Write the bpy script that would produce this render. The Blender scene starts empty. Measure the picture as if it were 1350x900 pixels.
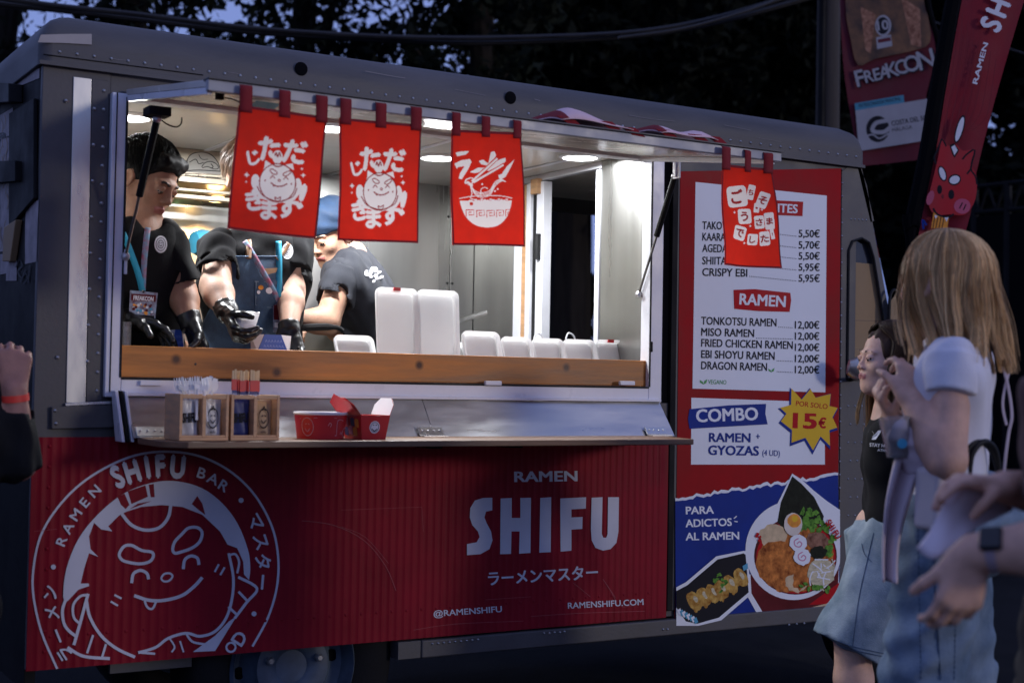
import bpy, bmesh, math, random
import numpy as np
from mathutils import Vector, Matrix, geometry as mgeo

random.seed(7); np.random.seed(7)
SC = bpy.context.scene
COL = SC.collection
rad = math.radians

# ------------------------------------------------------------------ camera
FPX = 1900.0                                   # focal length in photo pixels (50.7 mm)
CAMP = np.array([0.0, -4.055, 1.2])
_y, _p, _r = rad(30.963), rad(1.709), rad(1.028)
FWD = np.array([math.sin(_y)*math.cos(_p), math.cos(_y)*math.cos(_p), math.sin(_p)])
_rt = np.array([math.cos(_y), -math.sin(_y), 0.0]); _up = np.cross(_rt, FWD)
RGT = math.cos(_r)*_rt + math.sin(_r)*_up
UPV = -math.sin(_r)*_rt + math.cos(_r)*_up
cd = bpy.data.cameras.new('camera'); cam = bpy.data.objects.new('camera', cd); COL.objects.link(cam)
cam.matrix_world = Matrix(((RGT[0], UPV[0], -FWD[0], CAMP[0]), (RGT[1], UPV[1], -FWD[1], CAMP[1]),
                           (RGT[2], UPV[2], -FWD[2], CAMP[2]), (0, 0, 0, 1)))
cd.sensor_width = 36.0; cd.lens = FPX/1350*36; cd.clip_start = 0.05; cd.clip_end = 900
cd.dof.use_dof = True; cd.dof.focus_distance = 4.75; cd.dof.aperture_fstop = 2.8; cd.dof.aperture_blades = 9
SC.camera = cam

# ------------------------------------------------------------------ dusk sky, low sun behind the camera
wd = bpy.data.worlds.new('World'); SC.world = wd; wd.use_nodes = True
nt = wd.node_tree; nt.nodes.clear()
sky = nt.nodes.new('ShaderNodeTexSky'); sky.sky_type = 'NISHITA'; sky.sun_disc = False
SUN_EL, SUN_ROT = rad(1.0), rad(149)
sky.sun_elevation = SUN_EL; sky.sun_rotation = SUN_ROT
sky.air_density = 1.0; sky.dust_density = 0.4; sky.ozone_density = 5.0; sky.altitude = 50
bg = nt.nodes.new('ShaderNodeBackground'); out = nt.nodes.new('ShaderNodeOutputWorld')
bg.inputs['Strength'].default_value = 0.115
bg2 = nt.nodes.new('ShaderNodeBackground'); bg2.inputs['Color'].default_value = (0.205, 0.255, 0.545, 1); bg2.inputs['Strength'].default_value = 1.0   # the even blue of the hour after sunset
ad = nt.nodes.new('ShaderNodeAddShader'); nt.links.new(sky.outputs[0], bg.inputs['Color'])
nt.links.new(bg.outputs[0], ad.inputs[0]); nt.links.new(bg2.outputs[0], ad.inputs[1]); nt.links.new(ad.outputs[0], out.inputs['Surface'])
sl = bpy.data.lights.new('sun', 'SUN'); so = bpy.data.objects.new('sun', sl); COL.objects.link(so)
sl.energy = 0.62; sl.angle = rad(7); sl.color = (1.0, 0.90, 0.84)
_sd = Vector((math.sin(SUN_ROT)*math.cos(rad(9)), math.cos(SUN_ROT)*math.cos(rad(9)), math.sin(rad(9))))
so.rotation_euler = _sd.to_track_quat('Z', 'Y').to_euler(); so.location = (0, 0, 30)
vs = SC.view_settings
vs.view_transform = 'Standard'; vs.look = 'None'; vs.exposure = 0.0; vs.gamma = 1.0; vs.use_curve_mapping = False
SC.render.engine = 'CYCLES'
SC.cycles.use_denoising = True
SC.cycles.max_bounces = 8; SC.cycles.diffuse_bounces = 4; SC.cycles.glossy_bounces = 4; SC.cycles.transmission_bounces = 6
SC.cycles.sample_clamp_indirect = 4.0; SC.cycles.caustics_reflective = False; SC.cycles.caustics_refractive = False

# ------------------------------------------------------------------ points in space through a picture point, on a real plane
def ray(px, py): return FWD + (px-675)/FPX*RGT - (py-450)/FPX*UPV
def W(px, py, y=0.0):
    d = ray(px, py); return CAMP + d*(y-CAMP[1])/d[1]
def WX(px, py, x):
    d = ray(px, py); return CAMP + d*(x-CAMP[0])/d[0]
def WZ(px, py, z):
    d = ray(px, py); return CAMP + d*(z-CAMP[2])/d[2]
def WD(px, py, dep): return CAMP + ray(px, py)*dep

# ------------------------------------------------------------------ objects, labels, parts
def link(o, parent=None, wl=None):
    COL.objects.link(o)
    if parent is not None: o.parent = parent
    return o
def wloc(o):
    v = Vector((0, 0, 0))
    while o is not None:
        v = v + o.location; o = o.parent
    return v
def thing(name, label, cat, loc=(0, 0, 0), group=None):
    o = bpy.data.objects.new(name, None); o.location = loc; o.empty_display_size = 0.1
    COL.objects.link(o); return tag(o, label, cat, group)
def tag(o, label=None, cat=None, group=None, kind=None):
    if label: o['label'] = label
    if cat: o['category'] = cat
    if group: o['group'] = group
    if kind: o['kind'] = kind
    return o
def dup(root, delta, label=None):
    def cp(o, par):
        c = o.copy(); COL.objects.link(c)
        if par is not None: c.parent = par
        for ch in list(o.children): cp(ch, c)
        return c
    r = cp(root, None); r.location = Vector(root.location)+Vector(delta)
    if label: r['label'] = label
    return r

# ------------------------------------------------------------------ materials
def rgb(c): return (c[0], c[1], c[2], 1.0)
MATS = {}
def pm(name, col, rough=0.5, metal=0.0, var=0.12, scale=6.0, bump=0.0, bscale=40.0, rvar=0.12, spec=0.5, coat=0.0,
       trans=0.0, stretch=(1, 1, 1), col2=None, detail=4.0, sss=0.0, aniso=0.0, alpha=1.0, translucent=0.0, sheen=0.0):
    m = bpy.data.materials.new(name); m.use_nodes = True; MATS[name] = m
    n = m.node_tree.nodes; l = m.node_tree.links; b = n['Principled BSDF']
    tc = n.new('ShaderNodeTexCoord'); mp = n.new('ShaderNodeMapping'); l.new(tc.outputs['Object'], mp.inputs['Vector'])
    mp.inputs['Scale'].default_value = stretch
    nz = n.new('ShaderNodeTexNoise'); nz.inputs['Scale'].default_value = scale; nz.inputs['Detail'].default_value = detail
    nz.inputs['Roughness'].default_value = 0.6
    l.new(mp.outputs[0], nz.inputs['Vector'])
    rp = n.new('ShaderNodeMapRange'); rp.inputs[1].default_value = 0.3; rp.inputs[2].default_value = 0.7; l.new(nz.outputs['Fac'], rp.inputs[0])
    mx = n.new('ShaderNodeMix'); mx.data_type = 'RGBA'; l.new(rp.outputs[0], mx.inputs[0])
    a = [max(0, v*(1-var)) for v in col]; c = col2 or [min(1, v*(1+var)) for v in col]
    mx.inputs[6].default_value = rgb(a); mx.inputs[7].default_value = rgb(c)
    l.new(mx.outputs[2], b.inputs['Base Color'])
    rr = n.new('ShaderNodeMapRange'); l.new(nz.outputs['Fac'], rr.inputs[0])
    rr.inputs[1].default_value = 0.3; rr.inputs[2].default_value = 0.7
    rr.inputs[3].default_value = max(0.02, rough-rvar); rr.inputs[4].default_value = min(1, rough+rvar)
    l.new(rr.outputs[0], b.inputs['Roughness'])
    b.inputs['Metallic'].default_value = metal; b.inputs['Specular IOR Level'].default_value = spec
    b.inputs['Coat Weight'].default_value = coat; b.inputs['Transmission Weight'].default_value = trans
    b.inputs['Subsurface Weight'].default_value = sss; b.inputs['Subsurface Radius'].default_value = (0.6, 0.25, 0.12); b.inputs['Subsurface Scale'].default_value = 0.02
    b.inputs['Anisotropic'].default_value = aniso; b.inputs['Alpha'].default_value = alpha
    b.inputs['Sheen Weight'].default_value = sheen
    if bump:
        n2 = n.new('ShaderNodeTexNoise'); n2.inputs['Scale'].default_value = bscale; n2.inputs['Detail'].default_value = 3
        l.new(mp.outputs[0], n2.inputs['Vector'])
        bp = n.new('ShaderNodeBump'); bp.inputs['Strength'].default_value = bump; bp.inputs['Distance'].default_value = 0.004
        l.new(n2.outputs['Fac'], bp.inputs['Height']); l.new(bp.outputs[0], b.inputs['Normal'])
    if translucent:
        t = n.new('ShaderNodeBsdfTranslucent'); l.new(mx.outputs[2], t.inputs['Color'])
        ms = n.new('ShaderNodeMixShader'); ms.inputs[0].default_value = translucent
        l.new(b.outputs[0], ms.inputs[1]); l.new(t.outputs[0], ms.inputs[2]); l.new(ms.outputs[0], n['Material Output'].inputs['Surface'])
    return m
def emit(name, col, s):
    m = bpy.data.materials.new(name); m.use_nodes = True; n = m.node_tree.nodes; b = n['Principled BSDF']
    b.inputs['Emission Color'].default_value = rgb(col); b.inputs['Emission Strength'].default_value = s
    b.inputs['Base Color'].default_value = rgb((0.8, 0.8, 0.8)); MATS[name] = m; return m

RIB = 0.026                                     # pitch of the pressed beads of the lower side panel
def ribbed(name, col, rough):
    m = pm(name, col, rough, var=0.16, scale=5, rvar=0.1)
    return m
pm('grey_paint', (0.068, 0.065, 0.069), 0.55, var=0.30, scale=5, bump=0.12, bscale=90, detail=8)
pm('roof_paint', (0.074, 0.071, 0.075), 0.6, var=0.38, scale=3.5, bump=0.2, bscale=60, detail=8, stretch=(0.5, 1, 2))
pm('pale_fibreglass', (0.36, 0.33, 0.32), 0.6, var=0.15, scale=9)
pm('galvanised', (0.55, 0.54, 0.5), 0.33, metal=0.75, var=0.12, scale=12, bump=0.08, bscale=20, stretch=(1, 1, .3))
pm('rivet_metal', (0.5, 0.5, 0.5), 0.35, metal=0.8)
pm('white_alu', (0.72, 0.73, 0.78), 0.35, var=0.05, scale=10, bump=0.05)
pm('lip_alu', (0.28, 0.29, 0.33), 0.4, var=0.08, scale=10)
pm('black_rubber', (0.009, 0.009, 0.010), 0.6, spec=0.25)
pm('black_metal', (0.008, 0.008, 0.009), 0.65, spec=.15)
pm('dark_gap', (0.004, 0.004, 0.005), 0.9, spec=0.05)
pm('steel', (0.37, 0.368, 0.35), 0.31, metal=0.97, var=0.07, scale=2, rvar=0.05, bump=0.006, bscale=9, stretch=(5, 5, 0.3), detail=4)
pm('steel_flap', (0.50, 0.51, 0.54), 0.33, metal=0.97, var=0.08, scale=4, rvar=0.09, bump=0.05, bscale=10, stretch=(0.6, 4, 4), detail=8)
def brushed():
    m = MATS['steel_flap']; n = m.node_tree.nodes; b = n['Principled BSDF']; c = n.new('ShaderNodeCombineXYZ')
    for i, v in enumerate((0, -.62, -.785)): c.inputs[i].default_value = v
    m.node_tree.links.new(c.outputs[0], b.inputs['Tangent']); b.inputs['Anisotropic'].default_value = .85
brushed()
pm('hinge_steel', (0.6, 0.6, 0.6), 0.35, metal=0.9, bump=0.1)
pm('red_vinyl', (0.235, 0.0075, 0.019), 0.5, spec=0.12, var=0.2, scale=4, rvar=0.1, bump=0.1, bscale=25)
pm('menu_red', (0.34, 0.006, 0.010), 0.5, spec=0.08, var=0.2, scale=4, rvar=0.1, bump=0.12, bscale=9)
pm('menu_white', (0.84, 0.86, 0.88), 0.42, spec=0.08, var=0.04, scale=3, bump=0.1, bscale=8)
pm('print_white', (0.76, 0.76, 0.80), 0.5, spec=0.08, var=0.05, scale=5)
pm('panel_print', (0.62, 0.62, 0.70), 0.5, spec=0.1, var=0.08, scale=5)
pm('scuff_pale', (0.33, 0.07, 0.085), 0.6, spec=0.2)
pm('scuff_grey', (0.20, 0.19, 0.20), 0.6, spec=0.2)
pm('print_black', (0.015, 0.015, 0.02), 0.5, spec=0.08)
pm('print_red', (0.48, 0.008, 0.015), 0.45, spec=0.08, var=0.06)
pm('print_blue', (0.012, 0.035, 0.24), 0.45, spec=0.08, var=0.12, scale=5)
pm('print_yellow', (0.80, 0.50, 0.035), 0.45, spec=0.08, var=0.06)
pm('print_green', (0.05, 0.3, 0.06), 0.5)
pm('print_maroon', (0.12, 0.012, 0.016), 0.45, spec=0.08, var=0.3, scale=8)
pm('print_cyan', (0.05, 0.33, 0.5), 0.5)
pm('glossy_ceiling', (0.80, 0.78, 0.72), 0.22, var=0.05, scale=3, rvar=0.06, bump=0.07, bscale=5)
pm('awning_under', (0.62, 0.58, 0.52), 0.25, var=0.10, scale=5, rvar=0.08, bump=0.12, bscale=5)
pm('grubby_wall', (0.42, 0.41, 0.38), 0.4, var=0.2, scale=5)
pm('floor_rubber', (0.30, 0.30, 0.29), 0.5)
pm('tyre', (0.010, 0.010, 0.011), 0.8, spec=0.15, bump=0.3, bscale=80)
pm('rim_paint', (0.06, 0.085, 0.125), 0.5, var=0.45, scale=9, bump=0.1)
pm('asphalt', (0.012, 0.012, 0.013), 0.9, spec=0.1, var=0.35, scale=3, bump=0.9, bscale=160, detail=8)
pm('window_glass', (0.02, 0.022, 0.03), 0.06, spec=0.6)
pm('window_glass_thin', (0.5, 0.5, 0.55), 0.03, trans=1.0)
pm('cardboard', (0.30, 0.20, 0.105), 0.75, var=0.12, scale=5, bump=0.1)
pm('banner_red', (0.66, 0.024, 0.012), 0.85, var=0.10, scale=14, bump=0.25, bscale=260, translucent=0.7)
pm('strap_red', (0.22, 0.006, 0.01), 0.85, bump=0.2, bscale=200)
pm('banner_print', (0.88, 0.80, 0.78), 0.8, translucent=0.68, var=0.03)
pm('banner_line', (0.40, 0.015, 0.015), 0.8, translucent=.3)
pm('banner_back', (0.72, 0.5, 0.52), 0.85, var=0.05)
pm('foam', (0.86, 0.86, 0.86), 0.45, var=0.02, translucent=0.55, bump=0.03)
pm('foam_red', (0.6, 0.02, 0.03), 0.5)
pm('clear_plastic', (0.9, 0.9, 0.92), 0.15, trans=0.85, var=0.02)
pm('white_plastic', (0.8, 0.8, 0.8), 0.35, var=0.03)
pm('pale_wood', (0.56, 0.32, 0.16), 0.5, var=0.25, scale=3, stretch=(4, 4, 18), bump=0.1)
pm('bamboo', (0.65, 0.48, 0.27), 0.6, var=0.12, scale=20)
pm('shelf_wood', (0.16, 0.085, 0.045), 0.45, var=0.4, scale=2.5, stretch=(1, 14, 8), bump=0.15, detail=8)
pm('paper_red', (0.55, 0.018, 0.02), 0.4, var=0.06)
pm('paper_white', (0.78, 0.76, 0.76), 0.5, var=0.03)
pm('paper_kraft', (0.5, 0.34, 0.19), 0.7, var=0.1)
pm('pattern_blue', (0.035, 0.11, 0.5), 0.5, var=0.1)
pm('sleeve_blue', (0.03, 0.04, 0.16), 0.5, var=0.2)
pm('hood_steel', (0.36, 0.31, 0.24), 0.33, metal=0.95, var=0.15)

def wood_board():
    m = pm('board_wood', (0.46, 0.175, 0.034), 0.42, var=0.5, scale=2.2, stretch=(0.9, 8, 9), bump=0.08, detail=8, coat=0.0, spec=.3)
    n = m.node_tree.nodes; l = m.node_tree.links; b = n['Principled BSDF']
    mx = [x for x in n if x.type == 'MIX'][0]
    tc = [x for x in n if x.type == 'TEX_COORD'][0]
    v = n.new('ShaderNodeTexVoronoi'); v.voronoi_dimensions = '2D'; v.inputs['Scale'].default_value = 4.6; v.inputs['Randomness'].default_value = 1
    sp = n.new('ShaderNodeSeparateXYZ'); cb = n.new('ShaderNodeCombineXYZ'); l.new(tc.outputs['Object'], sp.inputs[0]); l.new(sp.outputs[0], cb.inputs[0]); l.new(sp.outputs[2], cb.inputs[1]); l.new(cb.outputs[0], v.inputs['Vector'])
    r = n.new('ShaderNodeMapRange'); r.inputs[1].default_value = 0.03; r.inputs[2].default_value = 0.085; l.new(v.outputs['Distance'], r.inputs[0])
    m2 = n.new('ShaderNodeMix'); m2.data_type = 'RGBA'; l.new(r.outputs[0], m2.inputs[0])
    m2.inputs[6].default_value = (0.075, 0.026, 0.01, 1); l.new(mx.outputs[2], m2.inputs[7]); l.new(m2.outputs[2], b.inputs['Base Color'])
wood_board()

# ------------------------------------------------------------------ mesh builder
def catmull(pts, n=6, closed=False):
    P = [np.array(p, float) for p in pts]; N = len(P); o = []
    segs = N if closed else N-1
    for i in range(segs):
        if closed: a, b, c, d = P[(i-1) % N], P[i], P[(i+1) % N], P[(i+2) % N]
        else: a, b, c, d = P[max(i-1, 0)], P[i], P[i+1], P[min(i+2, N-1)]
        for k in range(n):
            t = k/n
            o.append(0.5*((2*b)+(-a+c)*t+(2*a-5*b+4*c-d)*t*t+(-a+3*b-3*c+d)*t**3))
    if not closed: o.append(P[-1])
    return o
_tc = {}
def glyphs(body, bold=0.0):
    k = (body, bold)
    if k not in _tc:
        c = bpy.data.curves.new('t', 'FONT'); c.body = body; c.resolution_u = 3; c.offset = bold; c.fill_mode = 'FRONT'; c.dimensions = '2D'
        o = bpy.data.objects.new('t', c); COL.objects.link(o); bpy.context.view_layer.update()
        me = bpy.data.meshes.new_from_object(o.evaluated_get(bpy.context.evaluated_depsgraph_get()))
        v = np.array([(p.co.x, p.co.y) for p in me.vertices]) if len(me.vertices) else np.zeros((0, 2))
        f = [tuple(p.vertices) for p in me.polygons]
        bpy.data.objects.remove(o); bpy.data.curves.remove(c); bpy.data.meshes.remove(me)
        _tc[k] = (v, f)
    return _tc[k]
def hcap(bold=0.0): return glyphs('H', bold)[0][:, 1].max()

class MB:
    def __init__(s): s.v = []; s.f = []; s.m = []; s.off = 0.0
    def add(s, vs, fs, m=0):
        b = len(s.v); s.v.extend([tuple(map(float, p)) for p in vs]); s.f.extend([tuple(i+b for i in f) for f in fs]); s.m.extend([m]*len(fs))
        return s
    def box(s, a, b, m=0, R=None, c=None):
        x0, y0, z0 = a; x1, y1, z1 = b
        vs = [(x0, y0, z0), (x1, y0, z0), (x1, y1, z0), (x0, y1, z0), (x0, y0, z1), (x1, y0, z1), (x1, y1, z1), (x0, y1, z1)]
        if R is not None: vs = [np.array(c)+np.array(R) @ (np.array(p)-np.array(c)) for p in vs]
        return s.add(vs, [(0, 3, 2, 1), (4, 5, 6, 7), (0, 1, 5, 4), (1, 2, 6, 5), (2, 3, 7, 6), (3, 0, 4, 7)], m)
    def hexa(s, p8, m=0):
        return s.add(p8, [(0, 3, 2, 1), (4, 5, 6, 7), (0, 1, 5, 4), (1, 2, 6, 5), (2, 3, 7, 6), (3, 0, 4, 7)], m)
    def prism(s, poly, d, m=0):
        """poly: 3-D points of a planar outline; d: vector to the other face"""
        n = len(poly); P = [np.array(p, float) for p in poly]; d = np.array(d, float)
        b = len(s.v); s.v.extend([tuple(p) for p in P]+[tuple(p+d) for p in P])
        tri = mgeo.tessellate_polygon([[Vector(p) for p in P]])
        for t in tri: s.f.append(tuple(b+i for i in t)); s.m.append(m); s.f.append(tuple(b+n+i for i in reversed(t))); s.m.append(m)
        for i in range(n):
            j = (i+1) % n; s.f.append((b+i, b+n+i, b+n+j, b+j)); s.m.append(m)
        return s
    def poly(s, pts, m=0):
        P = [tuple(map(float, p)) for p in pts]; b = len(s.v); s.v.extend(P)
        for t in mgeo.tessellate_polygon([[Vector(p) for p in P]]): s.f.append(tuple(b+i for i in t)); s.m.append(m)
        return s
    def tube(s, pts, r, n=8, m=0, caps=True):
        P = [np.array(p, float) for p in pts]; b = len(s.v); k = len(P)
        rs = r if hasattr(r, '__len__') else [r]*k
        up = None
        for i in range(k):
            t = P[min(i+1, k-1)]-P[max(i-1, 0)]; t = t/(np.linalg.norm(t)+1e-12)
            if up is None:
                a = np.array([0, 0, 1.]) if abs(t[2]) < .9 else np.array([1., 0, 0]); up = np.cross(t, a)
            up = up-t*(up@t); up = up/(np.linalg.norm(up)+1e-12); w = np.cross(t, up)
            for j in range(n):
                an = 2*math.pi*j/n; s.v.append(tuple(P[i]+rs[i]*(math.cos(an)*up+math.sin(an)*w)))
        for i in range(k-1):
            for j in range(n):
                q = (j+1) % n; s.f.append((b+i*n+j, b+i*n+q, b+(i+1)*n+q, b+(i+1)*n+j)); s.m.append(m)
        if caps:
            s.f.append(tuple(b+j for j in reversed(range(n)))); s.m.append(m)
            s.f.append(tuple(b+(k-1)*n+j for j in range(n))); s.m.append(m)
        return s
    def lathe(s, prof, c, ax=(0, 0, 1), n=24, m=0, sc=(1, 1)):
        """prof: (radius, height) pairs"""
        ax = Vector(ax).normalized(); q = Vector((0, 0, 1)).rotation_difference(ax); c = Vector(c); b = len(s.v); k = len(prof)
        for (r, h) in prof:
            for j in range(n):
                an = 2*math.pi*j/n; s.v.append(tuple(c+q @ Vector((r*math.cos(an)*sc[0], r*math.sin(an)*sc[1], h))))
        for i in range(k-1):
            for j in range(n):
                t = (j+1) % n; s.f.append((b+i*n+j, b+i*n+t, b+(i+1)*n+t, b+(i+1)*n+j)); s.m.append(m)
        return s
    def grid(s, fn, nu, nv, m=0):
        b = len(s.v)
        for j in range(nv+1):
            for i in range(nu+1): s.v.append(tuple(map(float, fn(i/nu, j/nv))))
        for j in range(nv):
            for i in range(nu):
                a = b+j*(nu+1)+i; s.f.append((a, a+1, a+nu+2, a+nu+1)); s.m.append(m)
        return s
    def dome(s, c, r, ax, m=0, n=6, flat=0.6):
        return s.lathe([(r, 0), (r*.8, r*.45*flat/.6), (r*.35, r*.85*flat/.6), (0.0001, r*.95*flat/.6)], c, ax, n, m)
    # flat marks: each one laid a hair in front of the one before
    def step(s, d=0.00004): s.off += d; return s.off
    def stroke(s, pts, w, fn, m=0, closed=False):
        """ribbon of width w along 2-D points, fn(x, y, lift) -> 3-D"""
        P = [np.array(p[:2], float) for p in pts]; n = len(P); o = s.step(); b = len(s.v)
        ws = w if hasattr(w, '__len__') else [w]*n
        for i in range(n):
            a = P[(i-1) % n] if closed else P[max(i-1, 0)]; c = P[(i+1) % n] if closed else P[min(i+1, n-1)]
            t = c-a; t = t/(np.linalg.norm(t)+1e-9); nn = np.array([-t[1], t[0]])
            e = np.zeros(2)
            if not closed and i == 0: e = -t*ws[i]*.35
            if not closed and i == n-1: e = t*ws[i]*.35
            for sg in (.5, -.5): q = P[i]+nn*ws[i]*sg+e; s.v.append(tuple(fn(q[0], q[1], o)))
        for i in range(n if closed else n-1):
            j = (i+1) % n; s.f.append((b+2*i, b+2*i+1, b+2*j+1, b+2*j)); s.m.append(m)
        return s
    def fill(s, pts, fn, m=0):
        o = s.step(); P = [Vector((float(p[0]), float(p[1]), 0)) for p in pts]; b = len(s.v)
        s.v.extend([tuple(fn(p.x, p.y, o)) for p in P])
        for t in mgeo.tessellate_polygon([P]): s.f.append(tuple(b+i for i in t)); s.m.append(m)
        return s
    def disc(s, c, rx, fn, ry=None, m=0, n=20, rot=0.0):
        ry = ry or rx; ca, sa = math.cos(rot), math.sin(rot)
        return s.fill([(c[0]+rx*math.cos(2*math.pi*k/n)*ca-ry*math.sin(2*math.pi*k/n)*sa, c[1]+rx*math.cos(2*math.pi*k/n)*sa+ry*math.sin(2*math.pi*k/n)*ca) for k in range(n)], fn, m)
    def text(s, body, a, b, cap, fn, m=0, bold=0.0):
        """body set from a to b (2-D base line ends, y grows down), capital height cap, in the same 2-D units"""
        v, f = glyphs(body, 0.0)
        if not len(v): return s
        x0, x1 = v[:, 0].min(), v[:, 0].max(); h = hcap(0.0); a = np.array(a, float); b = np.array(b, float)
        U = b-a; t = U/np.linalg.norm(U); N = np.array([t[1], -t[0]])*cap; o = s.step(); bs = len(s.v)
        k = np.linalg.norm(U)/max(x1-x0, 1e-6)
        for dx, dy in (((-bold*.8, -bold*.5), (-bold*.8, bold*.5), (bold*.8, -bold*.5), (bold*.8, bold*.5)) if bold > .012 else ((0, 0),)):
            bs = len(s.v); o = s.step(.00001)
            for p in v:
                q = a+U*(p[0]-x0)/max(x1-x0, 1e-6)+t*dx*k+N*(p[1]+dy)/h; s.v.append(tuple(fn(q[0], q[1], o)))
            s.f.extend([tuple(i+bs for i in q) for q in f]); s.m.extend([m]*len(f))
        return s
    def glyph(s, ch, c, size, rot, fn, m=0, bold=0.0, asp=1.0):
        """one sign centred on c, size high, turned by rot (radians, clockwise as seen)"""
        B0 = bold; bold = 0.0
        v, f = glyphs(ch, bold); o = s.step()
        x0, x1, y0, y1 = v[:, 0].min(), v[:, 0].max(), v[:, 1].min(), v[:, 1].max(); k = size/hcap(bold) if ord(ch[0]) < 256 else size/0.86
        ca, sa = math.cos(rot), math.sin(rot)
        cy = (hcap(bold)/2 if ord(ch[0]) < 256 else (y0+y1)/2)
        b2 = B0*.8
        for dx, dy in (((-b2, 0), (b2, 0), (0, -b2), (0, b2)) if b2 > .004 else ((0, 0),)):
            bs = len(s.v); o = s.step(.00001)
            for p in v:
                x = (p[0]-(x0+x1)/2+dx)*k*asp; y = -(p[1]-cy+dy)*k; s.v.append(tuple(fn(c[0]+x*ca-y*sa, c[1]+x*sa+y*ca, o)))
            s.f.extend([tuple(i+bs for i in q) for q in f]); s.m.extend([m]*len(f))
        return s
    def build(s, name, mats, parent=None, smooth=False, bevel=0.0, ang=35, sub=0, seg=2, solid=0.0):
        me = bpy.data.meshes.new(name)
        off = wloc(parent) if parent is not None else Vector((0, 0, 0))
        if not s.v: s.v = [(0, 0, 0)]
        V = np.array(s.v)-np.array(off)
        me.from_pydata(V.tolist(), [], s.f)
        if not isinstance(mats, (list, tuple)): mats = [mats]
        for m in mats: me.materials.append(MATS[m] if isinstance(m, str) else m)
        if len(mats) > 1: me.polygons.foreach_set('material_index', s.m)
        bm = bmesh.new(); bm.from_mesh(me); bmesh.ops.recalc_face_normals(bm, faces=bm.faces); bm.to_mesh(me); bm.free()
        if smooth or bevel:
            me.shade_smooth(); me.set_sharp_from_angle(angle=rad(ang))
        o = bpy.data.objects.new(name, me); COL.objects.link(o)
        if parent is not None: o.parent = parent
        if sub:
            d = o.modifiers.new('sub', 'SUBSURF'); d.levels = d.render_levels = sub
        if solid:
            d = o.modifiers.new('solid', 'SOLIDIFY'); d.thickness = solid; d.offset = 0
        if bevel:
            d = o.modifiers.new('bevel', 'BEVEL'); d.width = bevel; d.segments = seg; d.limit_method = 'ANGLE'; d.angle_limit = rad(40); d.harden_normals = True
        return o
def part(name, mat, parent, *boxes, bevel=0.002):
    b = MB()
    for q in boxes: b.box(q[0], q[1])
    return b.build(name, mat, parent, bevel=bevel)
def onwall(y):
    return lambda px, py, lift: W(px, py, y)+np.array([0, -lift, 0])
def fast_mesh(name, V, F, mat, parent=None, kind=None):
    """V (n,3), F (m,k): a mesh straight from arrays"""
    V = np.asarray(V, np.float32); F = np.asarray(F, np.int32); k = F.shape[1]
    if parent is not None: V = V-np.array(wloc(parent), np.float32)
    me = bpy.data.meshes.new(name); me.vertices.add(len(V)); me.vertices.foreach_set('co', V.ravel()); me.loops.add(F.size); me.loops.foreach_set('vertex_index', F.ravel())
    me.polygons.add(len(F)); me.polygons.foreach_set('loop_start', np.arange(0, F.size, k, dtype=np.int32)); me.polygons.foreach_set('loop_total', np.full(len(F), k, np.int32)); me.update(calc_edges=True)
    for m in (mat if isinstance(mat, (list, tuple)) else [mat]): me.materials.append(MATS[m])
    o = bpy.data.objects.new(name, me); COL.objects.link(o)
    if parent is not None: o.parent = parent
    if kind: o['kind'] = kind
    return o
# ================================================================== the food truck
XL, XFO, XFI, XWR, XFR, XP, XM, XE = 0.911, 1.098, 1.143, 2.974, 3.03, 3.115, 3.885, 3.97
YB = 1.27                                        # back wall of the kitchen
ZLIP, ZRED, ZB = 2.078, 1.033, 0.398
truck = thing('food_truck', 'grey and red street food truck with its serving hatch propped open', 'food truck', (2.4, 0.6, 0))

# floor and shell
part('chassis_floor', 'floor_rubber', truck, ((XL+.01, .03, .40), (XE, YB+.06, .46)))
def wall_plate(name, a, b, mat='grey_paint', **k): return part(name, mat, truck, (a, b), **k)
wall_plate('side_wall', (XL, 0, .399), (XFO, .025, ZLIP))
wall_plate('side_wall', (XFO, .004, 2.0), (XFR, .03, ZLIP))
wall_plate('side_wall', (XFO, .004, .399), (XP, .03, 1.145))
wall_plate('hatch_post', (XFR, .004, 1.145), (XP-.035, .03, ZLIP), 'dark_gap')
wall_plate('hatch_post', (XP-.036, -.008, .42), (XP-.012, .03, ZLIP-.01), 'black_metal')
wall_plate('hatch_post', (XP-.012, -.002, .42), (XP+.004, .03, ZLIP-.01), 'grey_paint')
wall_plate('front_wall_strip', (XP+.004, .004, .34), (XE, .03, ZLIP))
wall_plate('end_wall', (XL, .025, .34), (XL+.03, YB+.06, ZLIP), 'black_metal')
for a_, b_ in (((XL+.03, .34), (3.22, ZLIP)), ((3.9, .34), (XE, ZLIP)), ((3.22, .34), (3.9, 1.30)), ((3.22, 1.97), (3.9, ZLIP))): wall_plate('rear_side_wall', (a_[0], YB+.03, a_[1]), (b_[0], YB+.06, b_[1]), 'grey_paint')

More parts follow.
